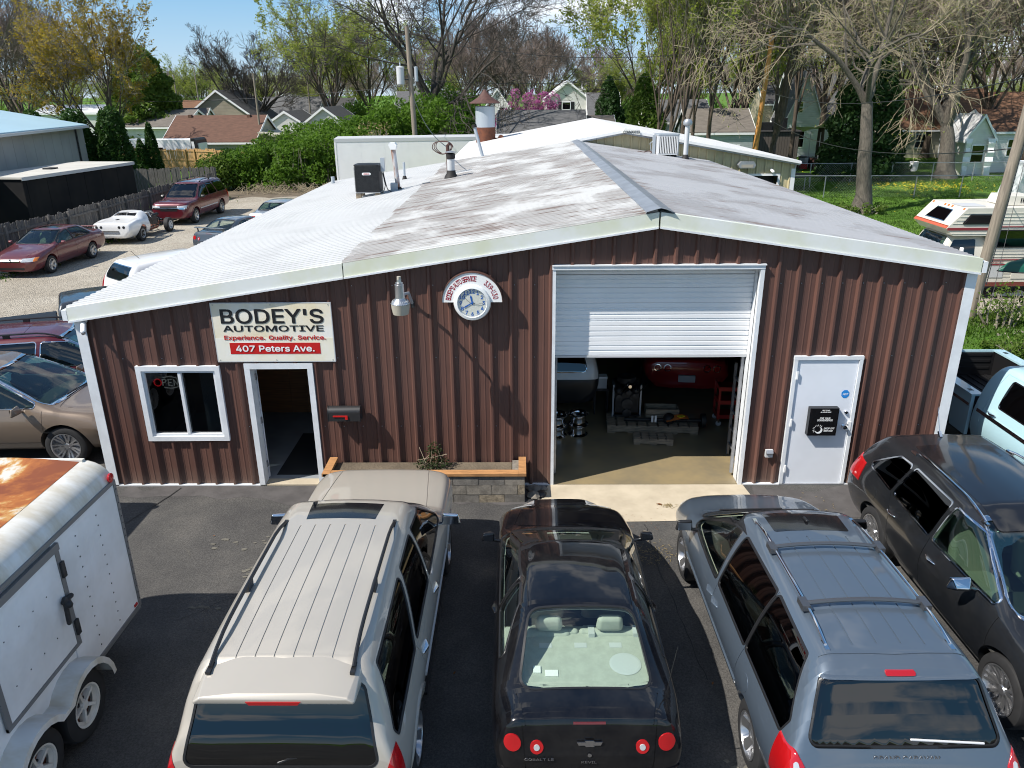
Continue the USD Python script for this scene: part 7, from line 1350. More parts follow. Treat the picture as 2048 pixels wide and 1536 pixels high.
for k, (u, d, r, h, lf) in enumerate(((415, 51, 1.6, 2.1, 'leaf_mid'), (470, 51.5, 1.7, 2.5, 'leaf_hedge'), (525, 52, 1.9, 2.8, 'leaf_hedge'), (580, 51.5, 2.0, 3.2, 'leaf_hedge'), (635, 52.5, 2.0, 3.5, 'leaf_hedge'), (690, 54, 2.2, 3.8, 'leaf_hedge'), (610, 56, 2.2, 4.1, 'leaf_hedge'), (545, 56, 2.0, 3.4, 'leaf_mid'), (665, 60, 2.2, 4.2, 'leaf_hedge'))):
    bush(['olive green shrub at the left end of the hedge', 'second hedge shrub from the left', 'third hedge shrub from the left', 'hedge shrub below the white garages', 'tall hedge shrub beside the white semi trailer', 'hedge shrub behind the left end of the white semi trailer', 'hedge shrub of the back row, tallest before the white garages', 'pale hedge shrub of the back row', 'hedge shrub of the back row left of the transformer pole'][k], at(u, d), r, h, 6500, lf, 100+k, .115, hg)
for k, (u, d, r, h) in enumerate(((745, 56, 2.4, 5.0), (800, 57, 2.4, 5.6), (860, 57, 2.5, 5.9), (915, 58, 2.2, 5.2), (890, 63, 2.6, 7.2))):
    bush(['bright green tall shrub left of the transformer pole', 'bright green tall shrub behind the transformer pole', 'bright green tall shrub below the big bare tree', 'bright green tall shrub beside the rusty ventilator', 'tallest bright green growth round the trunk of the big bare tree'][k], at(u, d), r, h, 9000, 'leaf_hedge', 130+k, .13, 'tall green shrubs behind the white semi trailer')
bush('brown twiggy shrub before the transformer pole', at(748, 50), 1.0, 4.6, 700, 'straw', 140, .07)
for k, (u, d, h) in enumerate(((1048, 76, 7.0), (1088, 78, 6.5), (1016, 67, 4.9))): bush(['pink flowering redbud left of the white house with shutters', 'pink flowering redbud beside the first, a little lower', 'small pink redbud right of the rusty ventilator'][k], at(u, d), 1.5, h, 3600, 'leaf_pink', 150+k, .10, name='redbud')
bush('ragged shrub at the foot of the leaning pole beside the shop corner', (12.4, 19.2, 0), .75, 1.1, 900, 'leaf_mid', 160, .05)
bush('low ground ivy round the foot of the lawn tree', (17.0, 38.9, 0), 1.6, .5, 1500, 'leaf_mid', 161, .07)
bush('weedy low clump on the grass by the right corner of the shop', (11.6, 16.9, 0), 1.0, .38, 1800, 'leaf_mid', 162, .04)
src_b = stage.GetPrimAtPath('/World/hedge_shrub_003')
for k in range(46):
    u = -60+k*47+gl.uniform(-15, 15); d = gl.uniform(98, 122); copy_of(src_b, 'far_shrub', 'green shrub in the far row under the trees of the skyline', at(u, d), gl.uniform(0, 6), 'far shrubs under the tree line', gl.uniform(.9, 1.5))
# brush pile under the hedge
g_ = np.random.default_rng(9); m = MB()
for k in range(260): x, y = g_.uniform(-17.5, -9), g_.uniform(48, 50.3); a = g_.uniform(0, 6.28); l = g_.uniform(.3, 1.3); m.tube([(x, y, .02), (x+l*.5*math.cos(a), y+l*.3*math.sin(a), g_.uniform(.1, .5)), (x+l*math.cos(a), y+l*.5*math.sin(a), g_.uniform(.05, .7))], .014, 3, False)
solo('brush', m, 'twig_tan', 'tangle of dry brush and dead stems at the foot of the hedge', 'brush', kind='stuff')
# grass tufts and dandelions
def tuft(name, n, h, mat, seed):
    g = np.random.default_rng(seed); v, f = [], []
    for k in range(n):
        a = g.uniform(0, 6.28); x, y = g.normal(0, .12, 2); w = .012; b = g.uniform(.3, .9)*h; hh = h*g.uniform(.5, 1.1); c, s = math.cos(a), math.sin(a); i = len(v)
        v += [(x-w*s, y+w*c, 0), (x+w*s, y-w*c, 0), (x+b*c*.5, y+b*s*.5, hh)]; f.append((i, i+1, i+2))
    return obj(name, (np.array(v), np.array(f)), mat)
leaf_mat('grass_blade', (.075, .15, .016), (.18, .27, .04), .4); pbr('dandelion', (.75, .52, .02), .6)
def scatter(name, label, cat, protos, pts, seed, smin, smax):
    g = np.random.default_rng(seed); pi = UsdGeom.PointInstancer.Define(stage, f"/World/{numbered('/World', name)}"); base = str(pi.GetPath())
    UsdGeom.Scope.Define(stage, base+'/kinds'); paths = []
    for i, (mesh, mat) in enumerate(protos): paths.append(usdkit.mesh(stage, f'{base}/kinds/{name}_kind_{i:03d}', mesh, MATS[mat]).GetPath())
    pi.CreatePrototypesRel().SetTargets(paths); n = len(pts); pi.CreateProtoIndicesAttr(Vt.IntArray.FromNumpy(g.integers(0, len(protos), n).astype(np.int32))); pi.CreatePositionsAttr(Vt.Vec3fArray.FromNumpy(np.asarray(pts, np.float32)))
    s = g.uniform(smin, smax, (n, 1))*np.ones((1, 3)); pi.CreateScalesAttr(Vt.Vec3fArray.FromNumpy(s.astype(np.float32))); a = g.uniform(0, PI, n)
    pi.CreateOrientationsAttr(Vt.QuathArray([Gf.Quath(float(math.cos(q)), 0, 0, float(math.sin(q))) for q in a])); return tag(pi, label, cat, kind='stuff')
def blades(n, h, seed, spread=.12, w=.012):
    g = np.random.default_rng(seed); a = g.uniform(0, 6.28, n); xy = g.normal(0, spread, (n, 2)); hh = h*g.uniform(.4, 1.1, n); b = hh*g.uniform(.2, .8, n); c, s = np.cos(a), np.sin(a); z = np.zeros(n)
    v = np.stack([np.column_stack([xy[:, 0]-w*s, xy[:, 1]+w*c, z]), np.column_stack([xy[:, 0]+w*s, xy[:, 1]-w*c, z]), np.column_stack([xy[:, 0]+b*c, xy[:, 1]+b*s, hh])], 1).reshape(-1, 3); return v, np.arange(3*n).reshape(-1, 3)
gr = [(blades(16, .075, s, .16, .014), 'grass_blade') for s in (1, 2, 3)]
pts = np.column_stack([g_.uniform(8.5, 42, 26000), 16.3+60*g_.random(26000)**1.2, np.zeros(26000)-.01])
pts = pts[~((pts[:, 0] > 10.6) & (pts[:, 1] > 18.2) & (pts[:, 1] < 24.7)) & ~((pts[:, 0] < 10) & (pts[:, 1] > 28)) & ~((pts[:, 0] < 10.4) & (pts[:, 1] < 16.5))]; pts = pts[meshkit.noise(pts*.6) > .28]
scatter('grass', 'mown green grass of the lawns right of the shop', 'grass', gr, pts, 3, .7, 1.5)
pts = np.column_stack([g_.normal(25.5, 1.9, 700), g_.normal(50.5, 1.8, 700), np.full(700, .02)]); pts = np.vstack([pts, np.column_stack([g_.uniform(14, 34, 160), g_.uniform(34, 60, 160), np.full(160, .05)])])
scatter('dandelions', 'yellow dandelions flowering in the lawn behind the wire fences', 'flowers', [((np.array([(.05*math.cos(a), .05*math.sin(a), 0) for a in np.arange(6)*PI/3]+[(0, 0, .03)]), np.array([(i, (i+1) % 6, 6) for i in range(6)])), 'dandelion')], pts[::2], 5, .5, 1.1)
pts = np.column_stack([g_.uniform(-18.1, -17.4, 160), g_.uniform(22, 47, 160), np.zeros(160)]); pts = np.vstack([pts, np.column_stack([g_.uniform(10.8, 14, 220), g_.uniform(18.3, 20.3, 220), np.zeros(220)])])
scatter('weeds', 'straggling weeds along the board fence and in the gravel by the motorhome', 'weeds', gr, pts, 6, .8, 2.2)
# ---------------------------------------------------------------- the tan building behind the shop
TB = thing('tan_metal_building', 'tan ribbed metal building with white roof right behind the shop', 'building')
def zt(x): return 4.56-.176*abs(x-3.55)
tx0, tx1, ty0, ty1 = -2.40, 9.42, 27.34, 39.8
cladding(TB, 'wall_panel', 'tan_metal', tx0+.05, tx1, .3, .29, 4, lambda x: zt(x)-.05, 0, [(6.5, -1, 8.88, 3.03)], lambda x, o, z: (x, ty0-o, z))
cladding(TB, 'side_panel', 'tan_metal', ty0, ty1, .3, .29, 6, lambda y: zt(tx1)-.03, 0, [], lambda y, o, z: (tx1+o, y, z), minor=False)
MB().box(tx0+.06, ty1-.05, 0, tx1-.03, ty1, 3.25).build('back_wall', 'tan_metal', TB); MB().box(tx0+.05, ty0+.02, 0, tx0+.1, ty1-.06, 3.3).build('side_wall', 'tan_metal', TB)
for s, (a, b) in enumerate(((tx0-.12, 3.55), (3.55, tx1+.12))):
    y = ty0-.25
    while y < ty1: 
        ye = min(y+.9, ty1+.1); v = []; ys = []
        for k in range(6): ys += [(y+k*.15, 0), (y+k*.15+.05, 0), (y+k*.15+.075, .016), (y+k*.15+.12, .016)]
        ys = [q for q in ys if q[0] < ye]+[(ye, 0)]; m = len(ys); v = [(a, q, zt(a)+o+.01) for q, o in ys]+[(b, q, zt(b)+o+.01) for q, o in ys]
        MB().add(v, [[i+m, i+m+1, i+1, i] for i in range(m-1)]).build('roof_panel', 'roof_new', TB); y = ye
for a, b in ((tx0-.12, 3.545), (3.555, tx1+.14)):
    for nm, lo, hi, y0, mt in (('fascia', -.07, .02, ty0-.27, 'white_plain'), ('gutter_lip', -.13, -.075, ty0-.16, 'galvanised')):
        za, zb = zt(a), zt(b); MB().add([(x, yy, z+d) for yy in (y0, y0+.10) for x, z in ((a, za), (b, zb)) for d in (lo, hi)], [[0, 2, 3, 1], [4, 5, 7, 6], [0, 4, 6, 2], [1, 3, 7, 5], [0, 1, 5, 4], [2, 6, 7, 3]]).build(nm, mt, TB)
MB().box(tx1-.1, ty0-.05, 0, tx1+.03, ty0-.04, zt(tx1)-.27).build('corner_trim', 'white_plain', TB); MB().box(tx1+.031, ty0-.05, 0, tx1+.045, ty0+.08, zt(tx1)-.1).build('corner_trim', 'white_plain', TB)
frame(TB, 'door_trim', 'white_plain', 6.44, -.1, 8.95, 3.09, .07, ty0-.06, ty0+.02); MB().box(6.5, ty0+.4, 0, 8.88, ty0+.45, 3.03).build('overhead_door', 'steel_dark', TB)
MB().prism([(3.42, 4.47), (3.72, 4.45), (4.02, 4.41), (4.02, 4.53), (3.5, 4.63)], ty0-.31, ty0-.29, 'xz').build('name_plate', 'sign_white', TB)
text(MB(), 'COMMANDER', .085, .56, FACE, (3.46, ty0-.312, 4.46), .003, True).build('lettering', 'steel_dark', TB)
fl = thing('wall_floodlight', 'grey flood light on the tan wall above the dark doorway', 'lamp', (7.72, ty0-.03, 3.42)); MB().prism([(-.24, -.12), (.24, -.12), (.30, -.02), (.22, .10), (-.22, .10), (-.30, -.02)], -.28, 0, 'xz').build('housing', 'galvanised', fl); MB().box(-.2, -.285, -.1, .2, -.281, .0).build('lens', 'cloth_beige', fl)
cm = thing('wall_camera', 'small white camera on the tan wall right of the flood light', 'camera', (8.62, ty0-.03, 3.22)); put('body', blob([(0, -.05, 0), (.03, -.18, -.05)], .05), 'white_plain', cm, 40)
vt = thing('roof_ventilator', 'large rusty roof ventilator with a conical cap', 'ventilator', (-1.62, 37.6, 3.50))
MB().lathe([(.60, -.12), (.50, .06), (.455, .12), (.455, .78)], 32).build('lower_stack', 'rusty', vt, 40); MB().lathe([(.456, .78), (.45, .80), (.45, 1.68), (.43, 1.70)], 32).build('upper_stack', 'pipe_grey', vt, 40)
MB().lathe([(.001, 2.42), (.05, 2.40), (.30, 2.10), (.72, 1.84), (.72, 1.81), (.30, 2.04), (.001, 2.2)], 32).build('cap', 'rust_brown', vt, 25)
for k in range(6): a = k*PI/3; MB().bar((.43*math.cos(a), .43*math.sin(a), 1.68), (.50*math.cos(a), .50*math.sin(a), 1.95), .03).build('strut', 'rusty', vt)
MB().tube([(.44, -.1, .25), (.62, -.12, .25), (.70, -.12, .30)], .06, 8).lathe([(.001, -.1), (.12, -.1), (.14, 0), (.12, .1), (.001, .1)], 14, (.72, -.12, .3), 'y').build('fan_motor', 'rusty', vt)
# ---------------------------------------------------------------- white semi trailer
ang = math.radians(8); sm = thing('semi_trailer', 'long plain white box semi trailer behind the shop roof', 'trailer', (-9.40, 40.4, 0), ang)
pbr('semi_white', (.80, .80, .80), .4, var=(1.1, .06)); MB().box(0, 0, 1.05, 13.5, 2.5, 3.62).build('box', 'semi_white', sm)
for k in range(11): MB().box(k*1.2+.12, -.006, 1.15, k*1.2+1.31, -.001, 3.44).build('side_panel', 'semi_white', sm)
MB().box(-.01, -.02, 3.50, 13.5, 2.52, 3.66).build('top_rail', 'light_grey', sm); MB().box(-.01, -.02, .98, 13.5, 2.52, 1.08).build('bottom_rail', 'light_grey', sm); MB().box(-.015, -.015, 1.09, .07, 2.515, 3.49).build('corner_post', 'white_plain', sm)
for x in (1.3, 2.6):
    for y in (.25, 2.25): w = sub('wheel', sm, (x, y, .5), (0, 0, 180 if y < 1 else 0)); wheel_mesh(w, .5, .28, .3, 5)
MB().box(.3, .6, .7, 13, 1.9, .97).build('chassis', 'steel_dark', sm)
# ---------------------------------------------------------------- board fences
def board_fence(name, label, pts, h, bw, mats, seed, n_max=300, posts=True, rails=(.35, .8), join=False, dog=True):
    t = thing(name, label, 'fence'); g = np.random.default_rng(seed); made = 0; jn = MB()
    for a, b in zip(pts, pts[1:]):
        a = np.array(a, float); b = np.array(b, float); L_ = np.linalg.norm(b-a); u = (b-a)/L_; nn = np.array([-u[1], u[0]]); k = 0
        ang_ = math.atan2(u[1], u[0]); R_ = Rz(ang_)
        while k*bw < L_-.02:
            s = k*bw; hh = h*g.uniform(.955, 1.02)+(.03*math.sin(s*.9)); w = bw*g.uniform(.90, .985); c = min(.03, w*.25) if dog else .001
            m = MB().prism([(0, 0), (w, 0), (w, hh-c), (w-c, hh), (c, hh), (0, hh-c)], 0, .018, 'xz').move(Ry(g.normal(0, .012)) @ np.eye(3))
            m.move(R_, (a[0]+u[0]*s+nn[0]*g.normal(0, .006), a[1]+u[1]*s+nn[1]*g.normal(0, .006), .0))
            if join or made >= n_max: v, f = m.arr(); jn.add(v, f)
            else: m.build('board', mats[g.integers(0, len(mats))], t)
            made += 1; k += 1
        if posts:
            for s in np.arange(0, L_, 2.4): p = a+u*s-nn*.07; MB().box(-.045, -.045, 0, .045, .045, h*.97).move(R_, (p[0], p[1], 0)).build('post', mats[0], t)
        for r in rails: p = a-nn*.03; q = b-nn*.03; MB().bar((*p, h*r), (*q, h*r), .035, .085).build('rail', mats[0], t)
    if jn.v: tag(jn.build('boards', mats[-1], t), kind='stuff')
    return t
board_fence('board_fence', 'weathered grey board fence along the left side of the gravel yard', [(-19.6, 20.5), (-18.7, 25), (-18.25, 31), (-18.2, 46.5)], 1.5, .148, ['weathered_wood', 'weathered_wood_dark', 'weathered_wood'], 3)
board_fence('board_fence', 'grey board fence crossing behind the black trailer, its top rail facing the yard', [(-18.3, 47.2), (-27, 46.0)], 1.75, .15, ['weathered_wood', 'weathered_wood'], 4, rails=(.3, .9))
board_fence('new_fence', 'new pale wooden board fence in front of the brown roofed cottage', [(*at(200, 66)[:2],), (*at(372, 64)[:2],), (*at(500, 61)[:2],)], 1.75, .15, ['new_wood', 'new_wood'], 5, rails=(.15, .5, .9), join=True)
# ---------------------------------------------------------------- black trailer and grey building at the left
pbr('black_sheet', (.010, .010, .011), .8, var=(.6, .4), col2=(.022, .020, .018), spec=.2); pbr('membrane', (.52, .50, .45), .7, var=(.8, .12)); pbr('grey_render', (.36, .36, .35), .85, var=(.5, .14), space='pos'); pbr('pale_blue_roof', (.36, .52, .60), .45, var=(.5, .05), space='pos')
A_, B_ = np.array([-20.3, 32.1]), np.array([-19.35, 39.4]); L_ = np.linalg.norm(B_-A_); bk = thing('black_trailer', 'long black box trailer with a pale roof behind the board fence', 'trailer', (A_[0], A_[1], 0), math.atan2(*(B_-A_)[::-1]))
MB().box(-.2, 0, .5, L_, 2.9, 2.62).build('box', 'black_sheet', bk); MB().box(-.26, -.06, 2.621, L_+.06, 2.96, 2.70).build('roof', 'membrane', bk); MB().box(-.27, -.07, 2.56, L_+.07, -.061, 2.69).build('roof_edge', 'light_grey', bk)
for k in range(6): MB().box(.02+k*1.2, -.012, .55, k*1.2+1.2, -.001, 2.55).build('side_sheet', 'black_sheet', bk)
MB().box(3.1, 1.2, 2.701, 3.6, 1.6, 2.76).build('roof_vent', 'steel_dark', bk); MB().box(.3, .5, .1, L_-.3, 2.4, .495).build('chassis', 'steel_dark', bk)
for x in (2.6, 3.5):
    for y in (.12, 2.78): w = sub('wheel', bk, (x, y, .36), (0, 0, 180 if y < 1 else 0)); wheel_mesh(w, .36, .2, .22, 5)
gb = thing('grey_building', 'plain grey walled building with a pale blue metal roof at the left edge', 'building', (-25.2, 45.5, 0), math.atan2(45.5-36.8, -25.2+23.9)-PI/2)
# local: y runs along the near wall (0 at the corner, negative towards the camera), x to the left is negative
MB().box(-13.5, -22, 0, 0, 0, 4.15).build('walls', 'grey_render', gb); MB().prism([(0.0, 4.16), (-6.75, 5.4), (-13.5, 4.16)], -22, -.02, 'xz').build('gable', 'grey_render', gb)
for a, b, za, zb in ((.45, -6.76, 4.19, 5.52), (-6.74, -13.95, 5.52, 4.19)): MB().add([(x, y, z+d) for y in (-22.4, .45) for x, z in ((a, za), (b, zb)) for d in (0, .07)], [[0, 1, 3, 2], [4, 6, 7, 5], [0, 4, 5, 1], [2, 3, 7, 6], [0, 2, 6, 4], [1, 5, 7, 3]]).build('roof_slope', 'pale_blue_roof', gb)
MB().box(.46, -22.4, 4.08, .56, .45, 4.20).build('gutter', 'light_grey', gb); MB().cyl(.08, -.35, 0, 4.05, .05, .05, 10).build('downpipe', 'steel_dark', gb); MB().box(-.001, -22, 0, .03, -.0, .5).build('plinth', 'block_grey', gb)
for y in np.arange(-20, 0, 1.1): MB().box(.001, y, .51, .012, y+1.085, 4.05).build('wall_panel', 'grey_render', gb)
up_ = thing('service_mast', 'grey service mast with insulators on the pale blue roof', 'mast', (-31.0, 45.6, 5.2)); MB().cyl(0, 0, 0, 1.5, .05, .05, 10).build('pipe', 'pipe_grey', up_); MB().bar((-.15, 0, 1.35), (.25, 0, 1.4), .06).build('insulator', 'light_grey', up_)
# ---------------------------------------------------------------- houses
def shingle(name, c): pbr(name, c, .9, var=(2.2, .28), stretch=(1, 1, 6), bump=(12, .01), space='pos')
shingle('shingle_brown', (.125, .062, .040)); shingle('shingle_grey', (.115, .115, .118)); shingle('shingle_dark', (.06, .058, .058)); shingle('shingle_rust', (.17, .085, .045)); shingle('shingle_mid', (.16, .14, .12))
def siding(name, c):
    MATS[name] = usdkit.material(stage, '/World/Looks/'+name, {'g': ('geometry', {}), 's': ('separate_xyz', {}), 'm': ('math', {'math_type': 'multiply', 'value2': 6.5}), 'fr': ('math', {'math_type': 'fraction'}), 'n': ('noise_texture', {'scale': 1.2, 'detail': 5}), 'r': ('rgb_ramp', {'ramp': [(0, c), (.45, c), (.7, tuple(.82*q for q in c)), (1, tuple(.78*q for q in c))]}), 'b': ('bump', {'distance': .02}), 'p': ('principled_bsdf', {'roughness': .7})},
        [('g.position', 's.vector'), ('s.z', 'm.value1'), ('m.value', 'fr.value1'), ('g.position', 'n.vector'), ('n.fac', 'r.fac'), ('r.color', 'p.base_color'), ('fr.value', 'b.height'), ('b.normal', 'p.normal')], surface='p.BSDF')
siding('siding_white', (.76, .74, .71)); siding('siding_tan', (.42, .36, .27)); siding('siding_cream', (.46, .43, .34)); siding('siding_teal', (.46, .50, .50)); siding('siding_blue', (.62, .65, .67))
def house(name, label, loc, rz, W, Dp, he, hr, wall, roof, wins=(), doors=(), ov=.35, trim='white_plain', chim=None, cat='house', shutters=False, rt=.1):
    """gables at x = 0 and x = W, eaves face y = 0 (front) and y = Dp; wins: (side, centre along, sill, width, height)"""
    t = thing(name, label, cat, loc, rz)
    MB().prism([(0, 0), (Dp, 0), (Dp, he), (Dp/2, hr-.06), (0, he)], 0, W, 'yz').build('walls', wall, t)
    sl = (hr-he)/(Dp/2)
    for s in (0, 1):
        y0, y1 = (-ov, Dp/2+.0) if s == 0 else (Dp+ov, Dp/2); z0, z1 = he-sl*ov, hr
        MB().add([(x, y, z+d) for x in (-ov, W+ov) for y, z in ((y0, z0), (y1, z1)) for d in (.02, .02+rt)], [[0, 1, 3, 2], [4, 6, 7, 5], [0, 4, 5, 1], [2, 3, 7, 6], [0, 2, 6, 4], [1, 5, 7, 3]]).build('roof_slope', roof, t)
        for x in (-ov-.03, W+ov): MB().add([(xx, y, z+d) for xx in (x, x+.03) for y, z in ((y0, z0), (y1, z1)) for d in (-.10, .04+rt)], [[0, 1, 3, 2], [4, 6, 7, 5], [0, 4, 5, 1], [2, 3, 7, 6], [0, 2, 6, 4], [1, 5, 7, 3]]).build('barge_board', trim, t)
        MB().box(-ov, min(y0, y0+(.04 if s else -.04)), z0-.10, W+ov, max(y0, y0+(.04 if s else -.04)), z0+.05).build('eave_board', trim, t)
    for side, c, z, w, h in wins:
        g_w = sub('window', t); o = {'f': lambda a, b, d: (c+a, -d, z+b), 'l': lambda a, b, d: (-d, c+a, z+b), 'r': lambda a, b, d: (W+d, c+a, z+b)}[side]
        def q(a0, b0, a1, b1, d0, d1, nm, mt): p = [o(a, b, d) for a in (a0, a1) for b in (b0, b1) for d in (d0, d1)]; p = np.array(p); MB().box(*p.min(0), *p.max(0)).build(nm, mt, g_w)
        q(-w/2-.08, -.08, w/2+.08, h+.08, .002, .04, 'window_frame', trim); q(-w/2, 0, w/2, h, .041, .05, 'pane', 'glass_dark'); q(-w/2, h/2-.03, w/2, h/2+.03, .051, .06, 'glazing_bar', trim)
        if shutters: q(-w/2-.5, -.05, -w/2-.1, h+.05, .003, .045, 'shutter', 'black_plastic'); q(w/2+.1, -.05, w/2+.5, h+.05, .003, .045, 'shutter', 'black_plastic')
    for side, c, w, h, mt in doors:
        o = {'f': lambda a, b, d: (c+a, -d, b), 'l': lambda a, b, d: (-d, c+a, b), 'r': lambda a, b, d: (W+d, c+a, b)}[side]; p = np.array([o(a, b, d) for a in (-w/2, w/2) for b in (0, h) for d in (.003, .05)]); MB().box(*p.min(0), *p.max(0)).build('door', mt, t)
    if chim: x, y, h = chim; MB().box(x-.3, y-.3, hr-1, x+.3, y+.3, hr+h).build('chimney', 'rusty', t)
    return t
def base(u, d): q = at(u, d); return (q[0], q[1], 0)
ct = house('cottage', 'cottage with a rusty brown shingle roof and cream block walls beyond the new fence', base(312, 70), -.03, 8.0, 7.2, 1.95, 3.95, 'siding_cream', 'shingle_brown', [('r', 1.4, .5, .5, .9), ('r', 5.6, .5, .6, 1.0), ('f', 2.0, .7, .9, .9)], [], .2)
for x in (1.2, 6.6): MB().box(x-.15, 3.2, 3.85, x+.15, 3.5, 4.12).build('roof_vent', 'shingle_brown', ct)
cp = thing('carport', 'open carport with a sloping roof on the right side of the cottage', 'carport', (base(312, 70)[0]+8.25, 70.2, 0), -.03); MB().add([(x, y, z+d) for x, z in ((0, 2.6), (4.2, 1.75)) for y in (0, 5.5) for d in (0, .12)], [[0, 1, 3, 2], [4, 6, 7, 5], [0, 4, 5, 1], [2, 3, 7, 6], [0, 2, 6, 4], [1, 5, 7, 3]]).build('roof', 'siding_cream', cp)
for x, y in ((4.0, .2), (4.0, 5.2)): MB().box(x-.07, y-.07, 0, x+.07, y+.07, 1.78).build('post', 'light_grey', cp)
tt = thing('travel_trailer', 'long white travel trailer with a black framed end beyond the new fence', 'caravan', (*at(222, 66)[:2], 0), -.02); MB().box(0, 0, .5, 5.9, 2.2, 2.35).build('body', 'white_plain', tt); MB().prism([(5.91, .55), (6.5, .55), (6.35, 2.3), (6.2, 2.45), (5.91, 2.45)], 0.0, 2.2, 'xz').build('end_cap', 'black_plastic', tt); MB().box(6.36, .25, .8, 6.46, 1.95, 2.05).build('end_panel', 'white_plain', tt)
MB().prism([(5.98, .75), (6.28, .75), (6.18, 2.2), (5.98, 2.2)], -.02, -.001, 'xz').build('side_panel', 'white_plain', tt); MB().box(2.4, -.02, 1.2, 3.5, -.001, 1.75).build('window', 'glass_dark', tt); MB().box(0, -.01, .8, 5.85, -.001, .88).build('stripe', 'light_grey', tt)
for x in (2.2, 3.1): w = sub('wheel', tt, (x, .15, .34), (0, 0, 180)); wheel_mesh(w, .34, .2, .2, 5)
house('house', 'low white mobile home roof showing behind the golden tree', base(60, 90), -.02, 14, 6, 4.0, 4.75, 'siding_white', 'roof_new', [], [], .2)
house('house', 'beige gabled house facing the yard, below the fan shaped tree', base(505, 90), PI/2, 9, 8.0, 3.3, 6.2, 'siding_tan', 'shingle_dark', [('l', 5.2, .9, .9, 1.0), ('l', 3.0, .9, .6, .8)], [], .3)
house('house', 'brown roofed house behind the cottage, left of the beige gabled house', base(292, 97), -.02, 6.5, 7, 2.9, 5.1, 'siding_cream', 'shingle_rust', [('f', 3, 1, 1, 1)], [], .3)
house('shed', 'small grey roofed shed behind the cottage roof', base(335, 84), -.02, 3.2, 4, 3.0, 4.4, 'siding_teal', 'shingle_mid', [], [], .2, cat='shed')
house('house', 'wide brown roofed house behind the white travel trailer', base(225, 80), -.02, 6.5, 7, 2.9, 4.3, 'siding_white', 'shingle_mid', [], [], .3)
house('house', 'grey shingled house right of the fan shaped tree', base(512, 102), -.04, 7, 8, 2.9, 5.4, 'siding_teal', 'shingle_grey', [('f', 2.2, .8, 1.5, 1.2)], [('f', 4.4, 1, 2, 'door_white')], .4)
house('house', 'dark hip end of a grey house behind the white garages', base(600, 108), -.04, 6, 8, 2.9, 5.2, 'siding_white', 'shingle_dark', [], [], .4)
house('garage', 'narrow white gabled garage left of its twin', base(593, 82), PI/2, 7, 2.9, 3.2, 4.1, 'siding_white', 'shingle_dark', [], [], .15, cat='garage')
house('garage', 'wider white double gabled garage behind the hedge', base(694, 80), PI/2, 8, 5.0, 2.7, 4.5, 'siding_white', 'shingle_dark', [], [], .2, cat='garage')
house('house', 'pale house of the far street behind the hedge', base(790, 120), 0, 10, 8, 3.5, 6, 'siding_white', 'shingle_grey', [('f', 3, 1, 1, 1.3), ('f', 7, 1, 1, 1.3)], [], .3)
house('house', 'white house with black shutters on its gable', base(1177, 93), PI/2, 9, 4.7, 5.1, 6.9, 'siding_white', 'roof_new', [('l', 2.5, 3.2, .85, 1.5)], [], .3, shutters=True)
house('house_wing', 'grey roofed wing on the right of the white house with shutters', base(1180, 90), 0, 3.4, 6, 3.0, 5.6, 'siding_white', 'shingle_grey', [], [], .2)
house('house', 'long low house with a rippled grey shingle roof right of the rusty ventilator', base(1000, 62.5), 0, 6.5, 6.0, 2.75, 4.35, 'siding_white', 'shingle_grey', [], [], .3)
house('house', 'small flat grey roofed annex beside the rippled grey roof', base(1172, 63.5), 0, 2.3, 5, 3.0, 3.9, 'siding_white', 'shingle_mid', [], [], .2)
house('house', 'small white gable left of the pink redbuds', base(1018, 100), PI/2, 6, 2.9, 4.2, 6.2, 'siding_white', 'shingle_dark', [('l', .9, 3.2, .6, .9)], [], .2)
house('house', 'distant white roofed house above the dark evergreen', base(1165, 150), 0, 6, 6, 6.3, 7.6, 'siding_white', 'roof_new', [('f', 1.5, 4.5, .8, 1.2)], [], .2)
house('house', 'white sided house behind the slender trees', base(1300, 68), 0, 5.2, 6, 3.4, 5.0, 'siding_white', 'shingle_grey', [('f', 2, 1.5, .8, 1.1)], [], .2)
house('garage', 'low garage with a brown roof and pale teal walls behind the tan building', base(1385, 58), 0, 4.6, 5, 3.0, 4.45, 'siding_teal', 'shingle_mid', [('f', 3.4, 1.5, .45, .55)], [], .15, cat='garage')
sh_ = thing('metal_shed', 'dark ribbed metal shed behind the yellow pole', 'shed', (*at(1524, 60)[:2], 0)); MB().box(0, 0, 0, 3.1, 4, 2.9).build('walls', 'black_plastic', sh_)
pbr('shed_brown', (.10, .085, .075), .6)
for k in range(15): MB().box(.02+k*.205, -.02, .02, .20+k*.205, -.001, 2.85).build('wall_panel', 'shed_brown', sh_)
MB().box(-.1, -.15, 2.9, 3.2, 4.1, 3.0).build('roof', 'shingle_dark', sh_)
for k in range(2): MB().box(.2+k*1.1, .3, 3.0, 1.1+k*1.1, 1.2, 3.55+.3*k).build('stored_junk', 'engine_black', sh_)
gh = house('house', 'steep gabled old grey house with pale blue siding behind the white tarpaulin', base(1588, 75), 0, 7.5, 5.5, 3.2, 7.2, 'siding_blue', 'shingle_grey', [('f', 1.2, .9, .8, 1.4)], [], .25)
house('house_gable', 'pale weathered cross gable on the left of the steep grey house', base(1650, 74), PI/2, 4, 3.2, 3.4, 7.3, 'siding_blue', 'shingle_grey', [('l', 2.1, 3.9, .5, .9), ('l', 1.9, .9, .9, 1.5)], [], .15)
house('shed', 'tall tan board shed left of the steep grey house', base(1532, 80), 0, 1.6, 5, 4.6, 6.2, 'siding_tan', 'shingle_dark', [], [], .15, cat='shed')
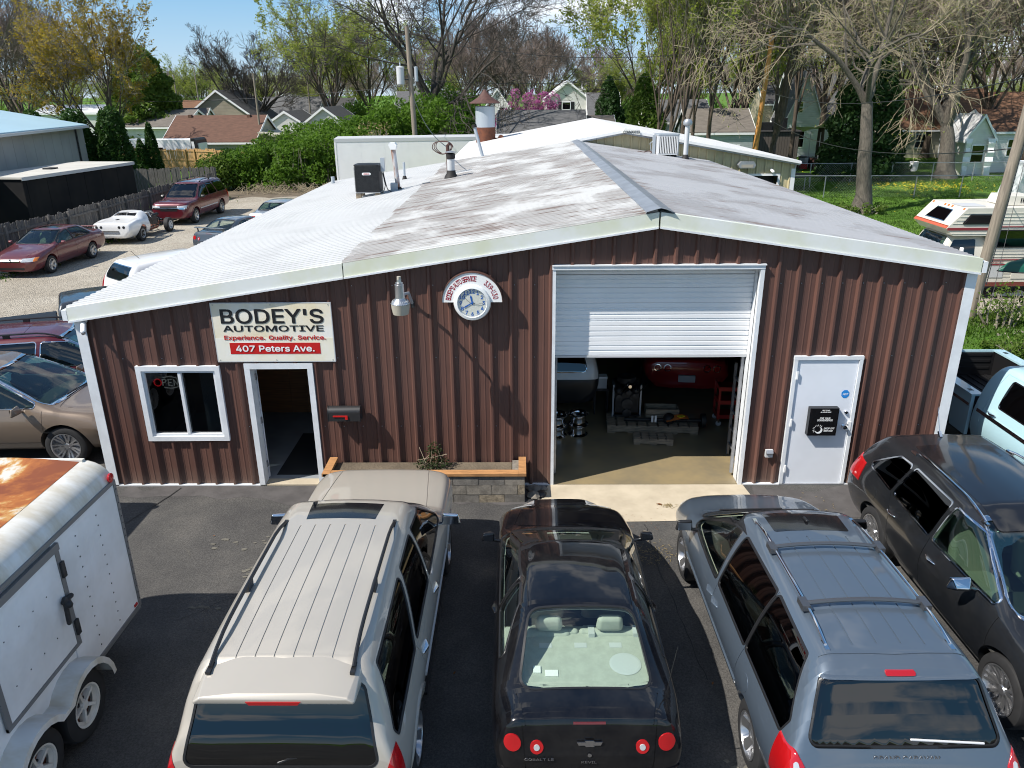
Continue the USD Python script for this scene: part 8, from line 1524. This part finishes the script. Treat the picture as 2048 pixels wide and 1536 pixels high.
house('house', 'large brown roofed house behind the massive lawn tree', base(1790, 72), 0, 9.5, 7, 2.7, 5.7, 'siding_cream', 'shingle_rust', [('f', 3, .9, 1, 1.1)], [], .4)
house('house', 'rust roofed house with a small dormer at the right edge', base(1948, 68), 0, 9, 7, 2.7, 5.4, 'siding_blue', 'shingle_rust', [('f', 3.4, 1, 1.1, 1.2)], [], .4)
wp = house('house_porch', 'white gabled porch hung with plastic sheeting at the right edge', base(2006, 57), PI/2, 3, 1.9, 2.6, 4.0, 'siding_white', 'roof_new', [('l', .95, .9, .8, 1.1)], [], .2)
for x, w in ((-.05, .5), (1.6, .4)): m = MB(); p = [(-.3-.06*math.sin(9*z), x+w*i/4+.05*math.sin(4*z+i), z) for z in np.linspace(0, 2.5, 9) for i in range(5)]; m.add(p, [[i*5+j, i*5+j+1, (i+1)*5+j+1, (i+1)*5+j] for i in range(8) for j in range(4)]); m.build('plastic_sheet', 'white_plain', wp)
house('house', 'white sided wall with a window right of the porch at the edge', base(2010, 58.5), 0, 5, 6, 2.9, 4.2, 'siding_white', 'shingle_rust', [('f', 1.4, 1.2, .8, 1.1)], [], .2)
cn = thing('canopy', 'sagging white tarpaulin canopy over junk behind the lawn tree', 'canopy', (*at(1597, 62)[:2], 0)); p = [(x, y, 3.25-.28*y/2.2*1.6-.12*math.sin(x*1.7)-.04*math.sin(5*x+3*y)) for x in np.linspace(0, 4.3, 15) for y in np.linspace(2.2, 0, 7)]
obj('tarpaulin', (p, [[i*7+j, i*7+j+1, (i+1)*7+j+1, (i+1)*7+j] for i in range(14) for j in range(6)]), 'white_plain', cn, 60)
for x in (.05, 2.1, 4.25):
    for y in (.05, 2.15): MB().cyl(x, y, 0, 2.75, .03, .03, 6).build('pole', 'light_grey', cn)
rj = random.Random(4)
for k in range(9):
    x, y = rj.uniform(.3, 4), rj.uniform(.3, 1.6); w, h = rj.uniform(.3, .8), rj.uniform(.3, .9); j = thing('junk_crate', ['red', 'black', 'brown', 'grey', 'white', 'dark red', 'rusty', 'pale', 'dark'][k]+' box of junk under the white tarpaulin, '+['foremost', 'tallest', 'leftmost', 'low', 'rear', 'rightmost', 'middle', 'small', 'wide'][k], 'box', (at(1597, 62)[0]+x, 62+y, 0), rj.uniform(0, 1)); MB().box(-w/2, -.2, 0, w/2, .2, h).build('box', ['red_plain', 'black_plastic', 'rusty', 'light_grey', 'white_plain', 'tail_red_paint', 'rust_brown', 'cloth_beige', 'engine_black'][k], j); MB().box(-w/2-.02, -.22, h, w/2+.02, .22, h+.05).build('lid', 'steel_dark', j)
tp_ = thing('trampoline', 'round garden trampoline on the lawn behind the tan building', 'trampoline', (*at(1585, 50)[:2], 0)); MB().lathe([(.001, .80), (1.55, .80), (1.75, .83), (1.78, .80), (1.75, .77), (.001, .79)], 28).build('mat', 'steel_dark', tp_)
for k in range(6): a = k*PI/3; MB().tube([(1.75*math.cos(a), 1.75*math.sin(a), .8), (1.75*math.cos(a), 1.75*math.sin(a), 0)], .025, 6).build('leg', 'galvanised', tp_)
bb = thing('bucket', 'white plastic bucket under the dark evergreen by the massive lawn tree', 'bucket', (*at(1853, 60)[:2], 0)); MB().lathe([(.001, 0), (.26, 0), (.32, .7), (.30, .7), (.25, .03), (.001, .03)], 16).build('bucket', 'white_plain', bb, 40)
bt_ = thing('tarpaulin', 'steel blue tarpaulin over a stack at the right edge above the motorhome', 'tarpaulin', (*at(2068, 40)[:2], 0)); MB().prism([(0, 0), (2.4, 0), (2.4, 2.3), (.55, 2.3)], 0, 1.5, 'xz').build('cover', 'siding_blue', bt_); MB().box(-.6, -.3, 0, 2.0, -.02, .5).build('straw_bale', 'straw', bt_)
for nm, lb, u, d, mt, rz_a in (('car', 'small red car parked beyond the carport', 562, 78, 'paint_red', .15), ('car', 'dark car parked before the white garages', 536, 92, 'paint_charcoal', 1.4)): car(nm, lb, (*at(u, d)[:2], 0), rz_a, with_paint(SEDAN, mt), mt)
# ---------------------------------------------------------------- chain link fences
def chain_link(label, pts, h):
    t = thing('chain_link_fence', label, 'fence'); wv = MB()
    for a, b in zip(pts, pts[1:]):
        a = np.array([*a, 0.]); b = np.array([*b, 0.]); L_ = np.linalg.norm(b-a); u = (b-a)/L_; n = max(1, round(L_/3.0))
        for k in range(n): p = a+u*L_*k/n; MB().cyl(p[0], p[1], 0, h+.03, .032, .032, 8).build('post', 'galvanised', t)
        MB().tube([a+[0, 0, h], b+[0, 0, h]], .024, 6).build('top_rail', 'galvanised', t)
        for s in np.arange(0, L_-h, .16): 
            for d in (0, 1): p = a+u*(s+(h if d else 0)); q = a+u*(s+(0 if d else h))+np.array([0, 0, h]); wv.bar(p+[0, 0, .02], q, .004)
    tag(wv.build('wire_mesh', 'galvanised', t), kind='stuff'); return t
chain_link('nearer chain link fence crossing the lawn behind the motorhome', [(10.4, 45.6), (17.4, 45.1), (25, 44.8), (34, 44.5)], 1.2)
chain_link('farther chain link fence passing the massive lawn tree', [(11.5, 53.6), (19.4, 53.1), (30.3, 53.2), (40, 53)], 1.2)
# ---------------------------------------------------------------- poles and wires
def pole(name, label, x, y, h, r, mat, lean=(0, 0), z=0):
    t = thing(name, label, 'pole', (x, y, z)); MB().tube([(0, 0, 0), (lean[0]*.5, lean[1]*.5, h*.5), (lean[0], lean[1], h)], [r, r*.85, r*.7], 14).build('shaft', mat, t, 40); return t
px, py = at(829, 46)[:2]; tpole = pole('utility_pole', 'grey utility pole carrying a transformer can behind the white semi trailer', px, py, 9.2, .17, 'pole_wood', (-.25, 0))
MB().lathe([(.001, 0), (.20, 0), (.21, .05), (.22, .85), (.24, .87), (.20, .92), (.001, .95)], 20, (-.72, -.15, 6.25)).build('transformer', 'light_grey', tpole, 40); MB().lathe([(.05, 0), (.03, .05), (.05, .1), (.03, .15), (.04, .22)], 10, (-.72, -.15, 7.2)).build('bushing', 'pipe_grey', tpole); MB().bar((-.55, -.12, 6.5), (-.1, 0, 6.5), .06).bar((-.55, -.12, 7.0), (-.1, 0, 7.0), .06).build('bracket', 'steel_dark', tpole)
MB().bar((-.9, 0, 8.8), (.45, 0, 8.8), .1).build('crossarm', 'bark_dark', tpole); MB().lathe([(.001, 0), (.10, 0), (.10, .75), (.001, .78)], 12, (.16, -.12, 6.4)).build('cutout', 'pipe_grey', tpole)
yx, yy = at(1517, 46)[:2]; pole('utility_pole', 'new orange yellow wooden pole behind the tan building', yx, yy, 8.6, .17, 'pole_new', (.45, 0))
pole('utility_pole', 'weathered grey pole leaning to the right by the shop corner', 12.06, 20.0, 9.5, .15, 'pole_wood', (.66, 0))
for u, d, tp, lb in ((511, 72, 150, 'slim pale pole before the fan shaped tree'), (617, 95, 155, 'thin dark pole before the far green trees'), (352, 110, 152, 'thin pole right of the dark evergreen'), (395, 120, 140, 'far thin pole left of the fan shaped tree'), (745, 110, 150, 'far pale pole left of the transformer pole'), (1205, 130, 130, 'far pole in the sky gap')):
    q = at(u, d); pole('utility_pole', lb, q[0], q[1], (188-tp)*d/1530+5.76, .11, 'pole_wood')
def wire(label, a, b, sag=.5, r=.014):
    a, b = np.array(a, float), np.array(b, float); s = np.linspace(0, 1, 22)[:, None]; p = a+(b-a)*s; p[:, 2] -= sag*4*(s*(1-s))[:, 0]
    solo('overhead_wire', MB().tube(p, r, 4, False), 'steel_dark', label, 'wire')
ptop = np.array([px-.2, py, 8.7]); ytop = np.array([yx+.4, yy, 8.2]); lp = np.array([12.06+.6, 20.0, 8.6])
wire('topmost overhead wire from the yellow pole to the right', ytop, (40, 38, 7.6), .5); wire('middle overhead wire from the yellow pole to the leaning pole', ytop-[.1, 0, 2.4], lp-[.1, 0, 2.5], .7); wire('lowest overhead wire sagging across the lawn to the leaning pole', ytop-[.2, 0, 3.6], lp-[.15, 0, 4.2], .9)
wire('overhead wire crossing from the left, above the redbuds', ptop-[0, 0, 2.2], at(1500, 60, 8.0), .8); wire('higher of the two wires between the transformer pole and the yellow pole', ptop, ytop, .9); wire('thin wire passing before the brown roofed houses at the left', at(-80, 60, 6.0), ptop-[0, 0, 2.5], .7)
wire('guy wire running down left of the leaning pole', lp-[0, 0, 1.0], (10.6, 17.2, 1.6), .02, .010); wire('second guy wire close beside the leaning pole', lp-[0, 0, 2.0], (11.6, 18.5, .3), .02, .008)
# service drop to the roof with a coil of cable
fz = 3.62; wire('sagging service cable from the transformer pole to the flue', ptop-[0, .2, 2.6], (-2.0, 22.0, fz+.75), .5, .016)
solo('cable_coil', MB().tube([(-2.15+.30*math.cos(a)*(1-.02*a), 22.0+.02*a, fz+.75+.17*math.sin(a)*(1+.1*math.sin(3*a))) for a in np.linspace(0, 17, 70)], .012, 5).tube([(-2.0, 22, fz-.1), (-2.0, 22, fz+.8), (-1.93, 21.95, fz+.85)], .05, 8), 'rust_brown', 'loose coil of service cable hanging by the flue pipe', 'cable')
